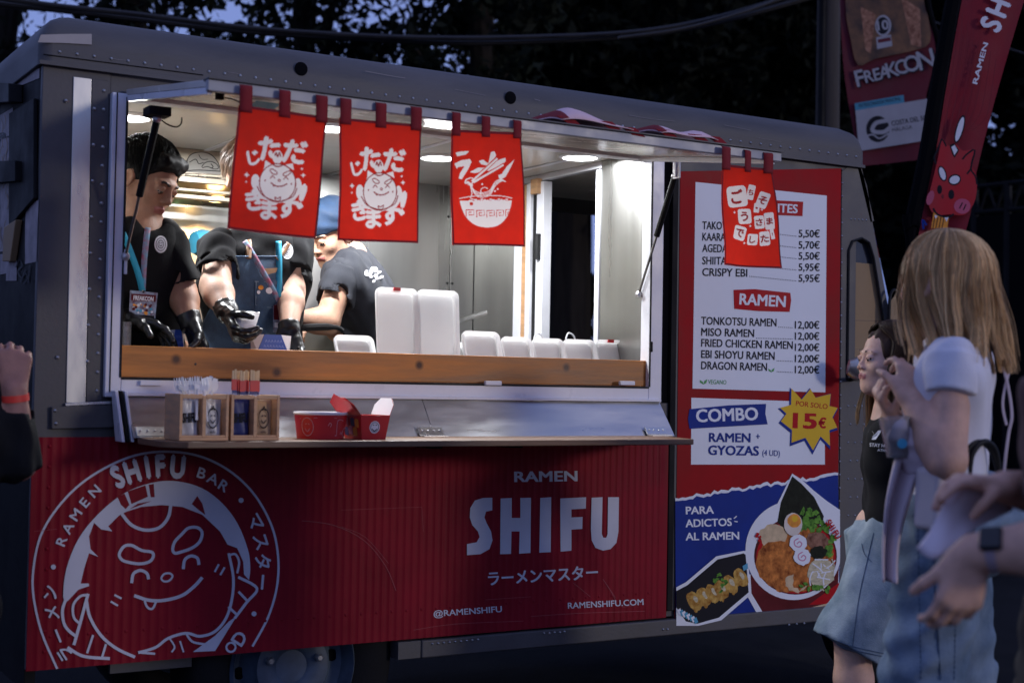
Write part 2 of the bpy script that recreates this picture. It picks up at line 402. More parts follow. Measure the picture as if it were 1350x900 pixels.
# roof: a shallow cap with rounded shoulders, overhanging the walls by a finger
rb = MB(); rb.box((XL-.012, -.016, ZLIP-.022), (XE+.03, YB+.09, 2.215))
roof = rb.build('roof', 'roof_paint', truck, bevel=.10, seg=5)
m = roof.modifiers['bevel']; m.limit_method = 'WEIGHT'
bw = roof.data.attributes.new('bevel_weight_edge', 'FLOAT', 'EDGE')
for e in roof.data.edges:
    p, q = [roof.data.vertices[i].co+wloc(roof) for i in e.vertices]
    up = p.z > 2.1 and q.z > 2.1
    vert_r = abs(p.x-q.x) < 1e-4 and abs(p.y-q.y) < 1e-4
    bw.data[e.index].value = 1.0 if up else (0.35 if vert_r else 0.04)
rl = MB(); rl.box((XL-.014, -.0195, ZLIP-.024), (XE+.02, -.0165, ZLIP-.012)); rl.build('drip_rail', 'roof_paint', roof, bevel=.001)
rl = MB(); rl.box((XL-.004, -.0182, ZLIP+.002), (1.36, -.0165, ZLIP+.0045)); rl.build('seam_line', 'dark_gap', roof)
pf = MB()
pf.add([W(50, 56, -.0195), W(54, 46, -.0195), W(90, 45, -.0195), W(121, 45, -.0195), W(121, 59, -.0195), W(85, 57, -.0195)], [(0, 1, 2, 3, 4, 5)])
pf.build('repair_patch', 'pale_fibreglass', roof)
for px, py in ((397, 91), (673, 129)):
    c = W(px, py, -.0165); MB().lathe([(.0001, .004), (.017, .004), (.0205, .002), (.021, 0)], c, (0, -1, 0), 20).build('vent_plug', 'dark_gap', roof, smooth=True)

# rivets that show too small to pick apart
rv = MB()
def rivet(px, py, y=0.0, r=.0058): rv.dome(W(px, py, y), r, (0, -1, 0))
for k in range(64):
    x = XL+.04+k*.0475
    if x < XE: rv.dome((x, -.0165, ZLIP+.016), .0052, (0, -1, 0))
for k in range(17):
    a = k/16
    rivet(137+(128-137)*a, 120+(515-120)*a, -.004, .0062)
    if k % 2 == 1: rivet(125+(115-125)*a, 120+(500-120)*a, -.004, .0062)
for p in ((87, 133), (76, 471), (73, 541), (74, 558)): rivet(*p, y=-.004 if p[1] < 500 else -.016, r=.006)
for k in range(34):
    a = k/33; rivet(1110.5-5*a, 224+(800-224)*a, -.0, .0048)
for k in range(5): rivet(1122+5*k, 289+.3*k, 0, .004)
for i in range(3):
    for j in range(9): rivet(1118+9*i+(j % 2)*3, 535+24*j, 0, .0045)
rv.build('rivets', 'rivet_metal', truck, smooth=True)['kind'] = 'stuff'
# lower red panel's own rivets, on the beads
# rear corner: bright strip and riveted plate
def wall_quad(name, pts, y0, t, mat, bevel=.0015):
    P = [W(a, b, y0) for a, b in pts]; return MB().prism(P, (0, t, 0)).build(name, mat, truck, bevel=bevel)
wall_quad('bright_strip', ((97, 101), (121, 104), (113, 531), (87, 531)), -.0045, .0045, 'galvanised')
wall_quad('riveted_plate', ((121.5, 104), (144, 107), (134.5, 527), (113.5, 530)), -.004, .004, 'grey_paint')
wall_quad('lower_rail', ((68, 536), (186, 532), (186, 562), (68, 565)), -.016, .016, 'grey_paint', .003)
wall_quad('weld_strip', ((86, 531), (150, 528), (150, 532.5), (86, 535.5)), -.012, .008, 'rivet_metal', .002)

# hatch frame, white aluminium
fr = MB()
fr.box((XFO, -.022, 1.145), (XFI, .03, 2.0)); fr.box((XFI, -.022, 1.150), (XWR, .03, 1.197)); fr.box((XWR, -.022, 1.145), (XFR, .03, 2.0))
fr.box((XFI, -.010, 1.985), (XWR, .03, 2.003))
frame = fr.build('hatch_frame', 'white_alu', truck, bevel=.003)
g = MB(); g.box((XFI-.006, -.0245, 1.2), (XFI, -.0222, 1.99)); g.box((XWR, -.0245, 1.2), (XWR+.006, -.0222, 1.99)); g.box((XFI, -.0245, 1.1945), (XWR, -.0222, 1.2005)); g.box((XFO+.012, -.0245, 1.16), (XFO+.015, -.0222, 2.0)); g.build('gasket', 'black_rubber', frame)
for px in (198, 505+145, 450+1130/3):
    c = W(px, 504.5, -.03); b = MB(); b.box((c[0]-.03, -.036, c[2]-.008), (c[0]+.03, -.022, c[2]+.006)); b.build('catch', 'white_alu', frame, bevel=.002)
b = MB(); c = W(858, 457, -.025); b.box((c[0]-.004, -.03, c[2]-.018), (c[0]+.006, -.0222, c[2]+.018)); b.build('latch', 'black_metal', frame, bevel=.002)
b = MB(); c = W(165.5, 345, -.026); b.box((c[0]-.004, -.03, c[2]-.035), (c[0]+.004, -.0222, c[2]+.035)); b.build('clip', 'white_alu', frame, bevel=.001)
# counter board and counter
part('counter_board', 'board_wood', truck, ((XFI, -.006, 1.2015), (XWR, .026, 1.291)), bevel=.003)
part('counter_top', 'steel', truck, ((XFI, .028, 1.17), (XWR-.01, .42, 1.205)), bevel=.003)

# serving flap, in two sheets, hung below the hatch; shelf on it
ZS = 1.034
def flap(x0t, x1t, x0b, x1b):
    b = MB(); t = .008
    b.hexa([(x0b, -.115, ZS), (x1b, -.115, ZS), (x1b, -.115+t, ZS), (x0b, -.115+t, ZS), (x0t, -.025, 1.148), (x1t, -.025, 1.148), (x1t, -.025+t, 1.148), (x0t, -.025+t, 1.148)])
    return b.build('serving_flap', 'steel_flap', truck, bevel=.001)
xm = W(561, 540, -.05)[0]
flap(1.155, xm-.0008, 1.155, xm-.0008); flap(xm+.0008, 3.02, xm+.0008, 3.02)
ft = MB()
ft.box((1.155, -.036, 1.1485), (3.02, -.012, 1.158)); ft.build('flap_top_rail', 'white_alu', truck, bevel=.002)
for dx, mt in ((0, 'white_alu'), (.013, 'black_metal'), (.026, 'white_alu')):
    b = MB(); x = 1.128+dx; b.hexa([(x, -.10, ZS-.012), (x+.009, -.10, ZS-.012), (x+.009, -.03, ZS-.012), (x, -.03, ZS-.012), (x-.012, -.06, 1.163), (x-.003, -.06, 1.163), (x-.003, -.02, 1.163), (x-.012, -.02, 1.163)])
    b.build('flap_bracket', mt, truck, bevel=.002)
sh = MB(); P = [(1.215, -.40, ZS-.016), (2.87, -.40, ZS-.016), (2.885, -.39, ZS-.016), (2.96, -.118, ZS-.016), (1.165, -.118, ZS-.016), (1.165, -.33, ZS-.016)]
shelf = sh.prism(P, (0, 0, .018)).build('serving_shelf', 'shelf_wood', truck, bevel=.003)
for px in (200, 569, 866):
    c = W(px, 560, -.116); b = MB(); R = Matrix.Rotation(rad(-38), 3, 'X')
    b.box((c[0]-.042, -.124, ZS+.004), (c[0]+.042, -.1185, ZS+.034), R=R, c=(c[0], -.119, ZS+.004))
    b.box((c[0]-.042, -.15, ZS+.0022), (c[0]+.042, -.120, ZS+.005))
    for s in (-.03, -.01, .01, .03): b.dome((c[0]+s, -.112, ZS+.02), .004, (0, -1, .6))
    b.build('shelf_hinge', 'hinge_steel', truck, bevel=.001)
for px in (330, 555, 660):
    c = W(px, 582, -.2); MB().box((c[0]-.02, -.3, ZS-.026), (c[0]+.02, -.09, ZS-.017)).build('shelf_bracket', 'black_metal', shelf)

# lower side panel: red vinyl on pressed beads
def panel():
    b = MB(); n = int((XP-.04-XL-.012)/RIB); prof = []
    for k in range(n):
        x = XL+.012+k*RIB
        for u, d in ((0, 0), (.30, .0), (.42, .0014), (.56, .0022), (.70, .0014), (.86, 0)): prof.append((x+u*RIB, -.004-d))
    prof.append((XP-.037, -.004)); zs = [ZB, ZB+.02, ZB+.16, .7, .86, ZRED]; k0 = 0
    for j, z in enumerate(zs):
        for x, y in prof: b.v.append((x, y, z))
    N = len(prof)
    for j in range(len(zs)-1):
        for i in range(N-1): b.f.append((j*N+i, j*N+i+1, (j+1)*N+i+1, (j+1)*N+i)); b.m.append(0)
    for i in range(40): b.dome((XL+.06+i*.052, -.0062, ZB+.09), .005, (0, -1, 0), flat=.25)
    for i in range(11): b.dome((XL+.045, -.0062, ZB+.05+i*.056), .005, (0, -1, 0), flat=.25)
    return b.build('lower_panel', 'red_vinyl', truck, smooth=True, ang=50)
lower = panel()
b = MB(); f = lambda x, y, l: W(x, y, -.0066)+np.array((0, -l, 0))
for pts, w in (([(398, 686), (440, 692), (480, 712), (508, 745), (522, 778)], .9), ([(450, 694), (482, 708), (512, 742)], .6), ([(756, 768), (766, 776), (778, 786)], .7), ([(795, 763), (806, 780), (812, 792)], .8), ([(800, 770), (812, 788)], .5), ([(545, 830), (600, 822), (690, 818)], .6), ([(700, 812), (760, 808), (850, 805)], .7), ([(450, 672), (556, 668)], .5), ([(556, 668), (558, 700)], .5), ([(640, 790), (700, 786)], .5), ([(820, 800), (850, 795)], .5), ([(45, 700), (75, 697)], .6)): b.stroke(catmull(pts, 4), w, f)
b.build('crease', 'scuff_pale', lower)['kind'] = 'stuff'  # pale scuffs, and highlights of vinyl wrinkles painted as thin strokes
b = MB(); f = lambda x, y, l: W(x, y, -.0172)+np.array((0, -l, 0))
for pts, w in (([(482, 94), (520, 101), (534, 103)], .9), ([(300, 95), (318, 98)], .6), ([(600, 118), (640, 126)], .5), ([(830, 152), (858, 157), (890, 160)], .6), ([(1000, 182), (1030, 187)], .6), ([(150, 78), (166, 80)], .6), ([(705, 131), (712, 133)], .8), ([(955, 165), (990, 172)], .5)): b.stroke(catmull(pts, 3), w, f)
b.build('scratch', 'scuff_grey', roof)['kind'] = 'stuff'
part('panel_edge', 'red_vinyl', truck, ((XL-.002, -.0045, ZB), (XL+.0125, .0, ZRED)), bevel=.001)
# skirt rail
sk = MB(); a0, a1 = W(523, 850)[0], W(553, 850)[0]
sk.box((a1+.002, -.012, .335), (XM-.03, .06, .392)); sk.box((XM-.03, -.012, .345), (XM+.02, .06, .392)); sk.build('skirt_rail', 'grey_paint', truck, bevel=.006)
part('skirt_end', 'grey_paint', truck, ((a0, -.010, .337), (a1, .06, .392)), bevel=.002)
b = MB()
for k in range(9): b.dome(W(570+7.5*k, 848-.7*k, -.0125), .005, (0, -1, 0))
for p in ((717, 834), (724, 834), (731, 833), (738, 833), (744, 832), (874, 829), (880, 829), (1040, 823), (1050, 822), (1060, 821)): b.dome(W(*p, -.0125), .005, (0, -1, 0))
b.build('rail_bolts', 'rivet_metal', truck, smooth=True)['kind'] = 'stuff'
part('sump_plate', 'grey_paint', truck, ((W(145, 870, .04)[0], .04, .362), (W(253, 870, .04)[0], .06, .41)))

# ------------------------------------------------------------------ emblem and lettering on the red panel
YP = -.0070
e3 = lambda x, y, l: W(x/3, 600+y/3, YP)+np.array([0, -l, 0])
em = MB()
ring = catmull([(225, 840), (165, 700), (133, 560), (132, 450), (160, 320), (225, 210), (320, 112), (440, 37), (560, -6), (690, -14), (810, 10), (920, 70), (1010, 160), (1075, 280), (1100, 400), (1095, 520), (1060, 640), (1000, 752)], 5)
em.stroke(ring, 9, e3)
cres = catmull([(268, 575), (250, 560), (262, 450), (310, 330), (390, 230), (490, 150), (600, 108), (700, 102), (800, 130), (880, 190), (940, 270), (980, 370), (990, 440), (985, 492)], 4)
inn = [(965, 470), (962, 420), (938, 366), (900, 352), (870, 300), (800, 234), (720, 203), (640, 196), (560, 203), (500, 222), (470, 238), (428, 280), (444, 300), (400, 292), (372, 266), (352, 320), (358, 370), (388, 400), (352, 386), (332, 450), (319, 506), (352, 506), (352, 516), (310, 530)]
em.fill(list(cres)+inn, e3)
def emr(pts): em.fill(pts, e3, 1)
emr([(465, 165), (492, 150), (512, 195), (497, 212), (478, 195)]); emr([(505, 142), (575, 118), (585, 163), (520, 192)]); emr([(588, 116), (608, 112), (612, 165), (596, 165)]); emr([(780, 160), (800, 190), (812, 235), (785, 215), (758, 192)]); emr([(512, 212), (545, 190), (600, 180), (560, 195)])
def es(pts, w=12, closed=False): em.stroke(catmull(pts, 5, closed), w, e3, 0, closed)
es([(485, 235), (520, 275), (575, 295), (630, 285), (665, 245), (675, 198)], 13)
es([(472, 388), (490, 360), (520, 355), (560, 375), (600, 382), (606, 400), (590, 420), (550, 428), (500, 420), (478, 408)], 12, True)
es([(683, 370), (692, 340), (720, 310), (745, 287), (780, 285), (799, 305), (790, 340), (760, 365), (720, 380), (692, 386)], 12, True)
es([(521, 500), (528, 467), (555, 454), (580, 465), (587, 485)], 12); es([(725, 445), (731, 412), (755, 397), (780, 405), (786, 428)], 12)
es([(638, 485), (650, 468), (672, 466), (682, 478), (668, 495), (648, 497)], 8, True)
es([(535, 555), (590, 572), (650, 572), (720, 553), (770, 515), (797, 485)], 13)
es([(573, 577), (583, 600), (603, 605), (617, 577)], 9)
for a in (((455, 552), (478, 564)), ((440, 578), (464, 592)), ((850, 458), (864, 432)), ((872, 470), (887, 444))): em.stroke(a, 8, e3)
es([(262, 565), (247, 610), (252, 660), (270, 690), (302, 716)], 12); es([(345, 552), (318, 556), (290, 590), (292, 640), (318, 665)], 10)
es([(347, 550), (320, 650), (293, 745)], 12); es([(342, 575), (356, 640), (400, 712), (460, 762), (530, 795)], 12)
es([(270, 760), (330, 793), (430, 802)], 12); em.stroke([(345, 778), (367, 712)], 9, e3); em.stroke([(403, 798), (418, 748)], 9, e3)
es([(550, 778), (615, 758), (665, 722), (735, 702), (790, 714), (850, 695), (895, 640), (918, 560), (922, 480), (905, 390)], 11); es([(550, 778), (610, 783)], 9)
es([(735, 702), (760, 735), (805, 745)], 9); es([(672, 725), (690, 755), (680, 775)], 7); es([(712, 735), (725, 775)], 7)
es([(945, 482), (1016, 525), (975, 580), (930, 640)], 11); em.stroke([(945, 540), (978, 575)], 10, e3); em.stroke([(905, 600), (938, 630)], 10, e3); es([(905, 395), (930, 390), (945, 420), (938, 462)], 9)
em.fill([(935, 635), (850, 772), (762, 776), (850, 712), (905, 655)], e3)
def eg(ch, x, y, s, rot, bold=.02, asp=1.0): em.glyph(ch, (x, y), s, rad(rot), e3, 0, bold, asp)
for ch, x, y, r in (('R', 243, 338, -68), ('A', 268, 287, -62), ('M', 299, 234, -56), ('E', 334, 186, -50), ('N', 374, 141, -44)): eg(ch, x, y, 37, r, .025, 1.15)
for ch, x, y, r in (('S', 464, 84, -25), ('H', 522, 64, -17), ('I', 582, 46, -9), ('F', 634, 42, -3), ('U', 702, 45, 5)): eg(ch, x, y, 82, r, .065, .72)
for ch, x, y, r in (('B', 797, 70, 17), ('A', 842, 92, 24), ('R', 884, 120, 31)): eg(ch, x, y, 40, r, .025, 1.1)
for ch, x, y, r in (('マ', 1008, 265, 60), ('ス', 1030, 340, 72), ('タ', 1040, 418, 82), ('ー', 1037, 500, 95)): eg(ch, x, y, 60, r, .03)
for ch, x, y, r in (('ン', 198, 540, -88), ('メ', 205, 622, -100), ('ー', 229, 712, -112), ('ラ', 256, 782, -122)): eg(ch, x, y, 56, r, .03)
eg('D', 945, 722, 50, -58, .03); eg('O', 912, 757, 40, -50, .03)
for c in ((952, 177), (210, 440), (1003, 625)): em.disc(c, 10, e3)
em.build('emblem', ['panel_print', 'red_vinyl'], lower)

c8 = lambda x, y, l: W(450+x/3, 600+y/3, YP)+np.array([0, -l, 0])
SHIFU = [[(597, 167), (597, 217), (572, 222), (566, 245), (575, 268), (592, 300), (598, 335), (586, 370), (550, 390), (497, 394), (497, 350), (535, 343), (547, 322), (540, 300), (518, 275), (508, 245), (510, 208), (528, 178), (560, 168)],
 [(630, 170), (674, 168), (674, 247), (708, 247), (708, 168), (750, 167), (748, 385), (703, 388), (705, 300), (673, 300), (671, 389), (628, 390)],
 [(787, 168), (830, 165), (828, 382), (783, 384)],
 [(866, 170), (968, 165), (967, 210), (910, 213), (910, 245), (954, 243), (953, 290), (910, 293), (910, 376), (867, 380)],
 [(990, 167), (1033, 165), (1030, 310), (1036, 325), (1048, 325), (1053, 310), (1055, 165), (1098, 165), (1096, 300), (1088, 345), (1065, 370), (1035, 376), (1005, 365), (990, 335), (987, 290)]]
def lettering(fn_):
    lt = MB(); fn_(lt); lt.build('lettering', 'panel_print', lower)
for g in SHIFU: lettering(lambda lt: lt.fill(g, c8))
lettering(lambda lt: lt.text('RAMEN', (686, 104), (932, 101), 39, c8, 0, .035)); lettering(lambda lt: lt.text('ラーメンマスター', (583, 510), (1015, 484), 42, c8, 0, .03))
lettering(lambda lt: lt.text('@RAMENSHIFU', (366, 637), (635, 618), 23, c8, 0, .02)); lettering(lambda lt: lt.text('RAMENSHIFU.COM', (897, 605), (1195, 590), 23, c8, 0, .02))

# ------------------------------------------------------------------ menu panel
menu = MB().prism([W(897, 226, -.004), W(1109, 222, -.004), W(1103.5, 811, -.004), W(890, 824, -.004)], (0, .006, 0)).build('menu_panel', 'menu_red', truck, bevel=.001)
YM = -.0046
mw = lambda x, y, l: W(x, y, YM)+np.array([0, -l, 0])
sheet = MB()
sheet.fill([(917, 240), (1090, 258), (1088, 517), (913, 512)], mw); sheet.fill([(911.5, 524), (1087, 530), (1087.5, 612), (911, 612)], mw)
sheet.build('price_sheet', 'menu_white', menu)
YM = -.0056
mp_ = MB()   # 0 black 1 red 2 white 3 blue 4 yellow 5 green
def box4(pts, m): mp_.fill(pts, mw, m)
box4([(962, 261), (1059, 266), (1058, 285), (963, 281)], 1); mp_.text('ENTRANTES', (970, 277), (1051, 281), 11, mw, 2, .035)
box4([(967, 382), (995, 381), (1042, 386), (1043, 396), (1041, 411), (1000, 410), (968, 407)], 1); mp_.text('RAMEN', (975, 401), (1035, 404.5), 14, mw, 2, .035)
names = [('TAKOYAKI', 302, 972), ('KAARAGE', 317, 968), ('AGEDASHI', 332, 972), ('SHIITAKE', 348.3, 970), ('CRISPY EBI', 363.5, 985)]
pr = ['5,50€', '5,70€', '5,50€', '5,95€', '5,95€']; pb = [312.7, 327.7, 342.2, 357, 371.5]
def dots(x0, x1, y0, y1):
    n = int((x1-x0)/2.2)
    for k in range(n):
        x = x0+(x1-x0)*k/n; y = y0+(y1-y0)*k/n; mp_.off = 0.0; mp_.fill([(x, y), (x+1, y), (x+1, y-1), (x, y-1)], mw, 0)
for (nm, yb, x1), p, y2 in zip(names, pr, pb):
    mp_.text(nm, (926, yb), (x1, yb+(x1-926)*.02), 10, mw, 0, .02); mp_.text(p, (1053, y2-.3), (1080.5, y2+.2), 9.4, mw, 0, .02); dots(x1+3, 1051, yb+1.2, y2-.5)
rows = [('TONKOTSU RAMEN', 427.5, 1023.5), ('MISO RAMEN', 442.3, 994), ('FRIED CHICKEN RAMEN', 456.6, 1045), ('EBI SHOYU RAMEN', 471.5, 1021), ('DRAGON RAMEN', 486.3, 1011)]
for (nm, yb, x1), y2 in zip(rows, [433, 447.7, 462.4, 477.3, 491.8]):
    mp_.text(nm, (924.5, yb), (x1, yb+(x1-925)*.027), 10, mw, 0, .022); mp_.text('12,00€', (1048, y2-.2), (1080, y2+.2), 9.4, mw, 0, .02)
    if x1 < 1040: dots(x1+(3 if 'DRAG' not in nm else 13), 1046, y2-1.5, y2-.5)
def leaf(x, y, s):
    mp_.fill([(x, y), (x-s*.9, y-s*.5), (x-s, y-s*1.2), (x-s*.2, y-s*.7)], mw, 5); mp_.fill([(x, y), (x+.2*s, y-s*.9), (x+s, y-s*1.4), (x+s*.8, y-s*.4)], mw, 5)
leaf(1017, 490.5, 4); leaf(927.5, 506.5, 5); mp_.text('VEGANO', (933.5, 505.8), (957.5, 506.5), 5.6, mw, 5, .01)
box4([(909, 539), (960, 534), (1010, 532), (1009, 545), (1012, 559), (960, 562), (909, 565), (907, 552)], 3); mp_.text('COMBO', (918.5, 556), (999, 553), 16, mw, 2, .035)
mp_.text('RAMEN', (935, 582), (989, 582.5), 11.5, mw, 3, .03); mp_.text('+', (997, 579), (1001.5, 579), 8, mw, 3, .03); mp_.text('GYOZAS', (934, 599), (1000, 600), 12, mw, 3, .03); mp_.text('(4 UD)', (1005, 600), (1028, 601), 7.5, mw, 3, 0)
star = [(430, 635), (470, 680), (505, 637), (525, 672), (585, 657), (580, 705), (612, 712), (592, 750), (611, 790), (580, 800), (582, 862), (545, 825), (515, 880), (485, 830), (430, 850), (432, 800), (388, 765), (410, 735), (385, 712), (428, 700)]
cs = np.array((500, 750.0))
mp_.fill([((cs[0]+(p[0]-cs[0])*1.05-3)/3+900, (cs[1]+(p[1]-cs[1])*1.08+6)/3+300) for p in star], mw, 3)
mp_.fill([(p[0]/3+900, p[1]/3+300) for p in star], mw, 4)
mp_.text('POR SOLO', (1049, 534.5), (1090.5, 539), 6.4, mw, 1, .02); mp_.text('15', (1046, 563.5), (1075, 564.5), 19, mw, 1, .05); mp_.text('€', (1079, 563.5), (1088, 564), 12.5, mw, 1, .05)
# torn edge and blue field with the picture of the food (flat print)
m9 = lambda x, y, l: mw(min(900+x/3, 1107.5), 600+y/3, l)
rnd = random.Random(5); top = [(x, 168-x*.152+rnd.uniform(-6, 6)) for x in range(-30, 625, 14)]
mp_.fill([(-30, 640)]+[(a, b-rnd.uniform(3, 8)) for a, b in top]+[(621, 640), (560, 640), (-28, 671)], m9, 2)
mp_.fill([(-28, 672)]+[(a, b+6) for a, b in top]+[(622, 640), (555, 640), (-30, 672)], m9, 3)
mp_.text('PARA', (13, 232), (122, 229), 29, m9, 2, .03); mp_.text('ADICTOS', (12, 283), (193, 277), 29, m9, 2, .03); mp_.text('AL RAMEN', (12, 335), (222, 331), 29, m9, 2, .03)
mp_.stroke([(203, 248), (212, 240)], 4, m9, 2); mp_.stroke([(205, 260), (215, 262)], 4, m9, 2)
mp_.build('menu_lettering', ['print_black', 'print_red', 'menu_white', 'print_blue', 'print_yellow', 'print_green'], menu)
pm('food_chicken', (0.34, 0.065, 0.012), .5, spec=.1, scale=40, var=.5, col2=(.78, .27, .06)); pm('food_nori', (0.02, 0.022, 0.014), .7, spec=.1, scale=60, var=.5)
pm('food_egg', (.74, .66, .56), .4, spec=.1, scale=12); pm('food_yolk', (.75, .30, .05), .35, spec=.1, scale=25, var=.3); pm('food_greens', (.02, .10, .012), .6, spec=.1, scale=70, col2=(.2, .45, .06))
pm('food_meat', (.14, .05, .03), .5, spec=.1, scale=45, col2=(.42, .22, .14)); pm('food_noodle', (.62, .55, .36), .5, spec=.1, scale=50, var=.25, stretch=(1, 1, 4)); pm('food_cream', (.66, .5, .3), .5, spec=.1, scale=25, var=.2)
pm('food_gyoza', (.32, .12, .015), .5, spec=.1, scale=45, col2=(.75, .48, .12)); pm('food_pink', (.62, .25, .36), .5, spec=.1)
YM = -.0082
fd = MB(); F = ['menu_white', 'food_chicken', 'food_nori', 'food_egg', 'food_yolk', 'food_greens', 'food_meat', 'food_noodle', 'food_cream', 'food_gyoza', 'food_pink', 'print_maroon', 'print_black', 'print_red', 'print_cyan', 'print_yellow']
def blob(c, rx, ry, m, wob=.08, n=22, rot=0):
    ca, sa = math.cos(rot), math.sin(rot); P = []
    for k in range(n):
        a = 2*math.pi*k/n; w = 1+rnd.uniform(-wob, wob); x = rx*math.cos(a)*w; y = ry*math.sin(a)*w; P.append((c[0]+x*ca-y*sa, c[1]+x*sa+y*ca))
    fd.fill(P, m9, m)
fd.fill([(262, 470), (258, 560), (300, 636), (345, 640), (420, 625), (618, 600), (618, 430)], m9, 0)
fd.fill([(268, 470), (272, 545), (320, 625), (350, 638), (610, 612), (618, 430)], m9, 11); fd.fill([(540, 560), (622, 500), (622, 585), (500, 590)], m9, 13)
fd.fill([(350, 640), (610, 575), (618, 625), (560, 636)], m9, 8)
fd.stroke([(370, 632), (600, 590)], 5, m9, 11); fd.stroke([(430, 634), (600, 606)], 4, m9, 11)
fd.fill([(433, 72), (370, 200), (330, 240), (622, 330), (622, 215), (570, 180), (520, 140), (470, 95)], m9, 0); fd.disc((438, 375), 190, m9, 196, 0, 48); fd.disc((446, 398), 164, m9, 152, 11, 40); fd.disc((448, 402), 157, m9, 144, 13, 40); blob((452, 408), 146, 132, 1, .03, 36)
fd.fill([(433, 82), (388, 185), (374, 262), (398, 292), (480, 262), (552, 275), (558, 240), (520, 165), (470, 112)], m9, 2)
blob((358, 322), 55, 48, 8, .15); blob((375, 430), 85, 92, 1, .08); blob((405, 500), 48, 42, 1, .12); blob((350, 395), 50, 50, 1, .1); blob((450, 505), 45, 36, 8, .15); blob((470, 480), 30, 55, 1, .15, rot=.4)
for k in range(26): blob((512+rnd.gauss(0, 34), 270+rnd.gauss(0, 24)), 16, 9, 5, .35, 9, rnd.random()*3)
for k in range(16): blob((580+rnd.gauss(0, 10), 350+rnd.gauss(0, 36)), 14, 9, 5, .35, 9, rnd.random()*3)
blob((530, 340), 42, 34, 6, .14); blob((535, 385), 36, 26, 2, .15); blob((515, 325), 26, 20, 6, .2)
blob((545, 462), 54, 56, 7, .06)
for k in range(22): 
    a = rnd.random()*6.3; x, y = 545+rnd.gauss(0, 22), 462+rnd.gauss(0, 24); fd.stroke(catmull([(x-25*math.cos(a), y-25*math.sin(a)), (x+6*math.sin(a), y), (x+25*math.cos(a), y+25*math.sin(a))], 3), 5, m9, 0 if k % 2 else 7)
for k in range(12): blob((520+rnd.gauss(0, 30), 520+rnd.gauss(0, 8)), 11, 7, 5, .3, 8, rnd.random()*3)
blob((434, 272), 36, 46, 3, .02); blob((438, 258), 27, 27, 4, .04); blob((441, 250), 12, 12, 15, .1)
for c in ((454, 346), (470, 400)):
    blob(c, 34, 34, 0, .07); fd.stroke(catmull([(c[0]-4, c[1]+2), (c[0]+5, c[1]-6), (c[0]+14, c[1]+3), (c[0]+5, c[1]+15), (c[0]-12, c[1]+10), (c[0]-15, c[1]-8), (c[0], c[1]-18)], 4), 4.5, m9, 10)
for p in ((295, 310), (302, 322), (300, 335), (290, 318)): blob(p, 6, 6, 13, .3, 8)
fd.fill([(-28, 520), (10, 500), (130, 398), (240, 376), (252, 380), (268, 548), (150, 650), (60, 672), (-28, 672)], m9, 0)
fd.fill([(-28, 535), (15, 512), (135, 410), (238, 386), (246, 392), (258, 540), (140, 640), (55, 664), (10, 655), (-28, 600)], m9, 12)
for k, (x, y) in enumerate(((42, 575), (80, 558), (115, 545), (150, 530), (185, 508), (225, 482))):
    blob((x, y), 26, 40, 9, .08, 16, -.5)
    for q in range(4): blob((x+rnd.uniform(-12, 12), y+rnd.uniform(12, 40)), 7, 12, 9, .3, 8)
    blob((x+6, y-8), 9, 16, 7, .2, 9, -.5)
for k in range(14): blob((150+rnd.gauss(0, 16), 500+rnd.gauss(0, 12)), 9, 5, 5, .35, 8, rnd.random()*3)
for k in range(8): fd.fill([(-26+9*k, 610+5*k), (-14+9*k, 602+5*k), (-6+9*k, 622+5*k), (-18+9*k, 630+5*k)], m9, 14 if k % 2 else 0)
for q in range(4): fd.fill([(232+5*q, 436-2*q), (252, 424), (254, 446), (236+5*q, 456)], m9, 14) if q == 0 else None
for i, ch in enumerate('SHIFU'): fd.glyph(ch, (572+9*i, 262+14*i), 24, rad(52), m9, 13, .05, .8)
fd.build('food_print', F, menu)

# ------------------------------------------------------------------ awning: the raised upper half of the hatch
aw = MB(); AX0, AX1, AY, AZ, HZ = 1.139, 2.935, -.716, 1.906, 2.002
aw.hexa([(AX0, AY+.012, AZ-.002), (AX1, AY+.012, AZ-.002), (AX1, -.012, HZ-.004), (AX0, -.012, HZ-.004), (AX0, AY+.012, AZ+.016), (AX1, AY+.012, AZ+.016), (AX1, -.012, HZ+.012), (AX0, -.012, HZ+.012)])
awn = aw.build('awning', 'awning_under', truck, bevel=.002)
b = MB(); b.box((AX0-.004, AY-.006, AZ-.014), (AX1+.012, AY+.011, AZ+.014)); b.build('front_lip', 'lip_alu', awn, bevel=.003)
b = MB(); b.box((AX0-.004, AY-.012, AZ+.0145), (AX1+.016, AY+.03, AZ+.019)); b.build('top_edge', 'grey_paint', awn, bevel=.001)
for x in (AX0, AX1-.012):
    b = MB(); b.hexa([(x, AY+.012, AZ-.02), (x+.012, AY+.012, AZ-.02), (x+.012, -.014, HZ-.022), (x, -.014, HZ-.022), (x, AY+.012, AZ-.003), (x+.012, AY+.012, AZ-.003), (x+.012, -.014, HZ-.005), (x, -.014, HZ-.005)])
    b.build('side_lip', 'white_alu', awn, bevel=.001)
b = MB(); b.box((AX0+.02, -.03, HZ-.018), (AX1-.02, -.013, HZ-.006)); b.build('hinge_bar', 'white_alu', awn, bevel=.001)
b = MB(); c = np.array((1.20, -.62, 1.93)); b.box(c+(-.018, -.02, -.018), c+(.02, .02, .0)); b.box(c+(-.008, -.01, -.036), c+(.01, .01, -.017)); b.tube(catmull([c+(.01, 0, -.03), c+(.05, .03, -.026), c+(.09, .07, -.03), c+(.11, .1, -.045)], 4), .002, 5); b.build('lock', 'black_metal', awn, bevel=.002)
b = MB()
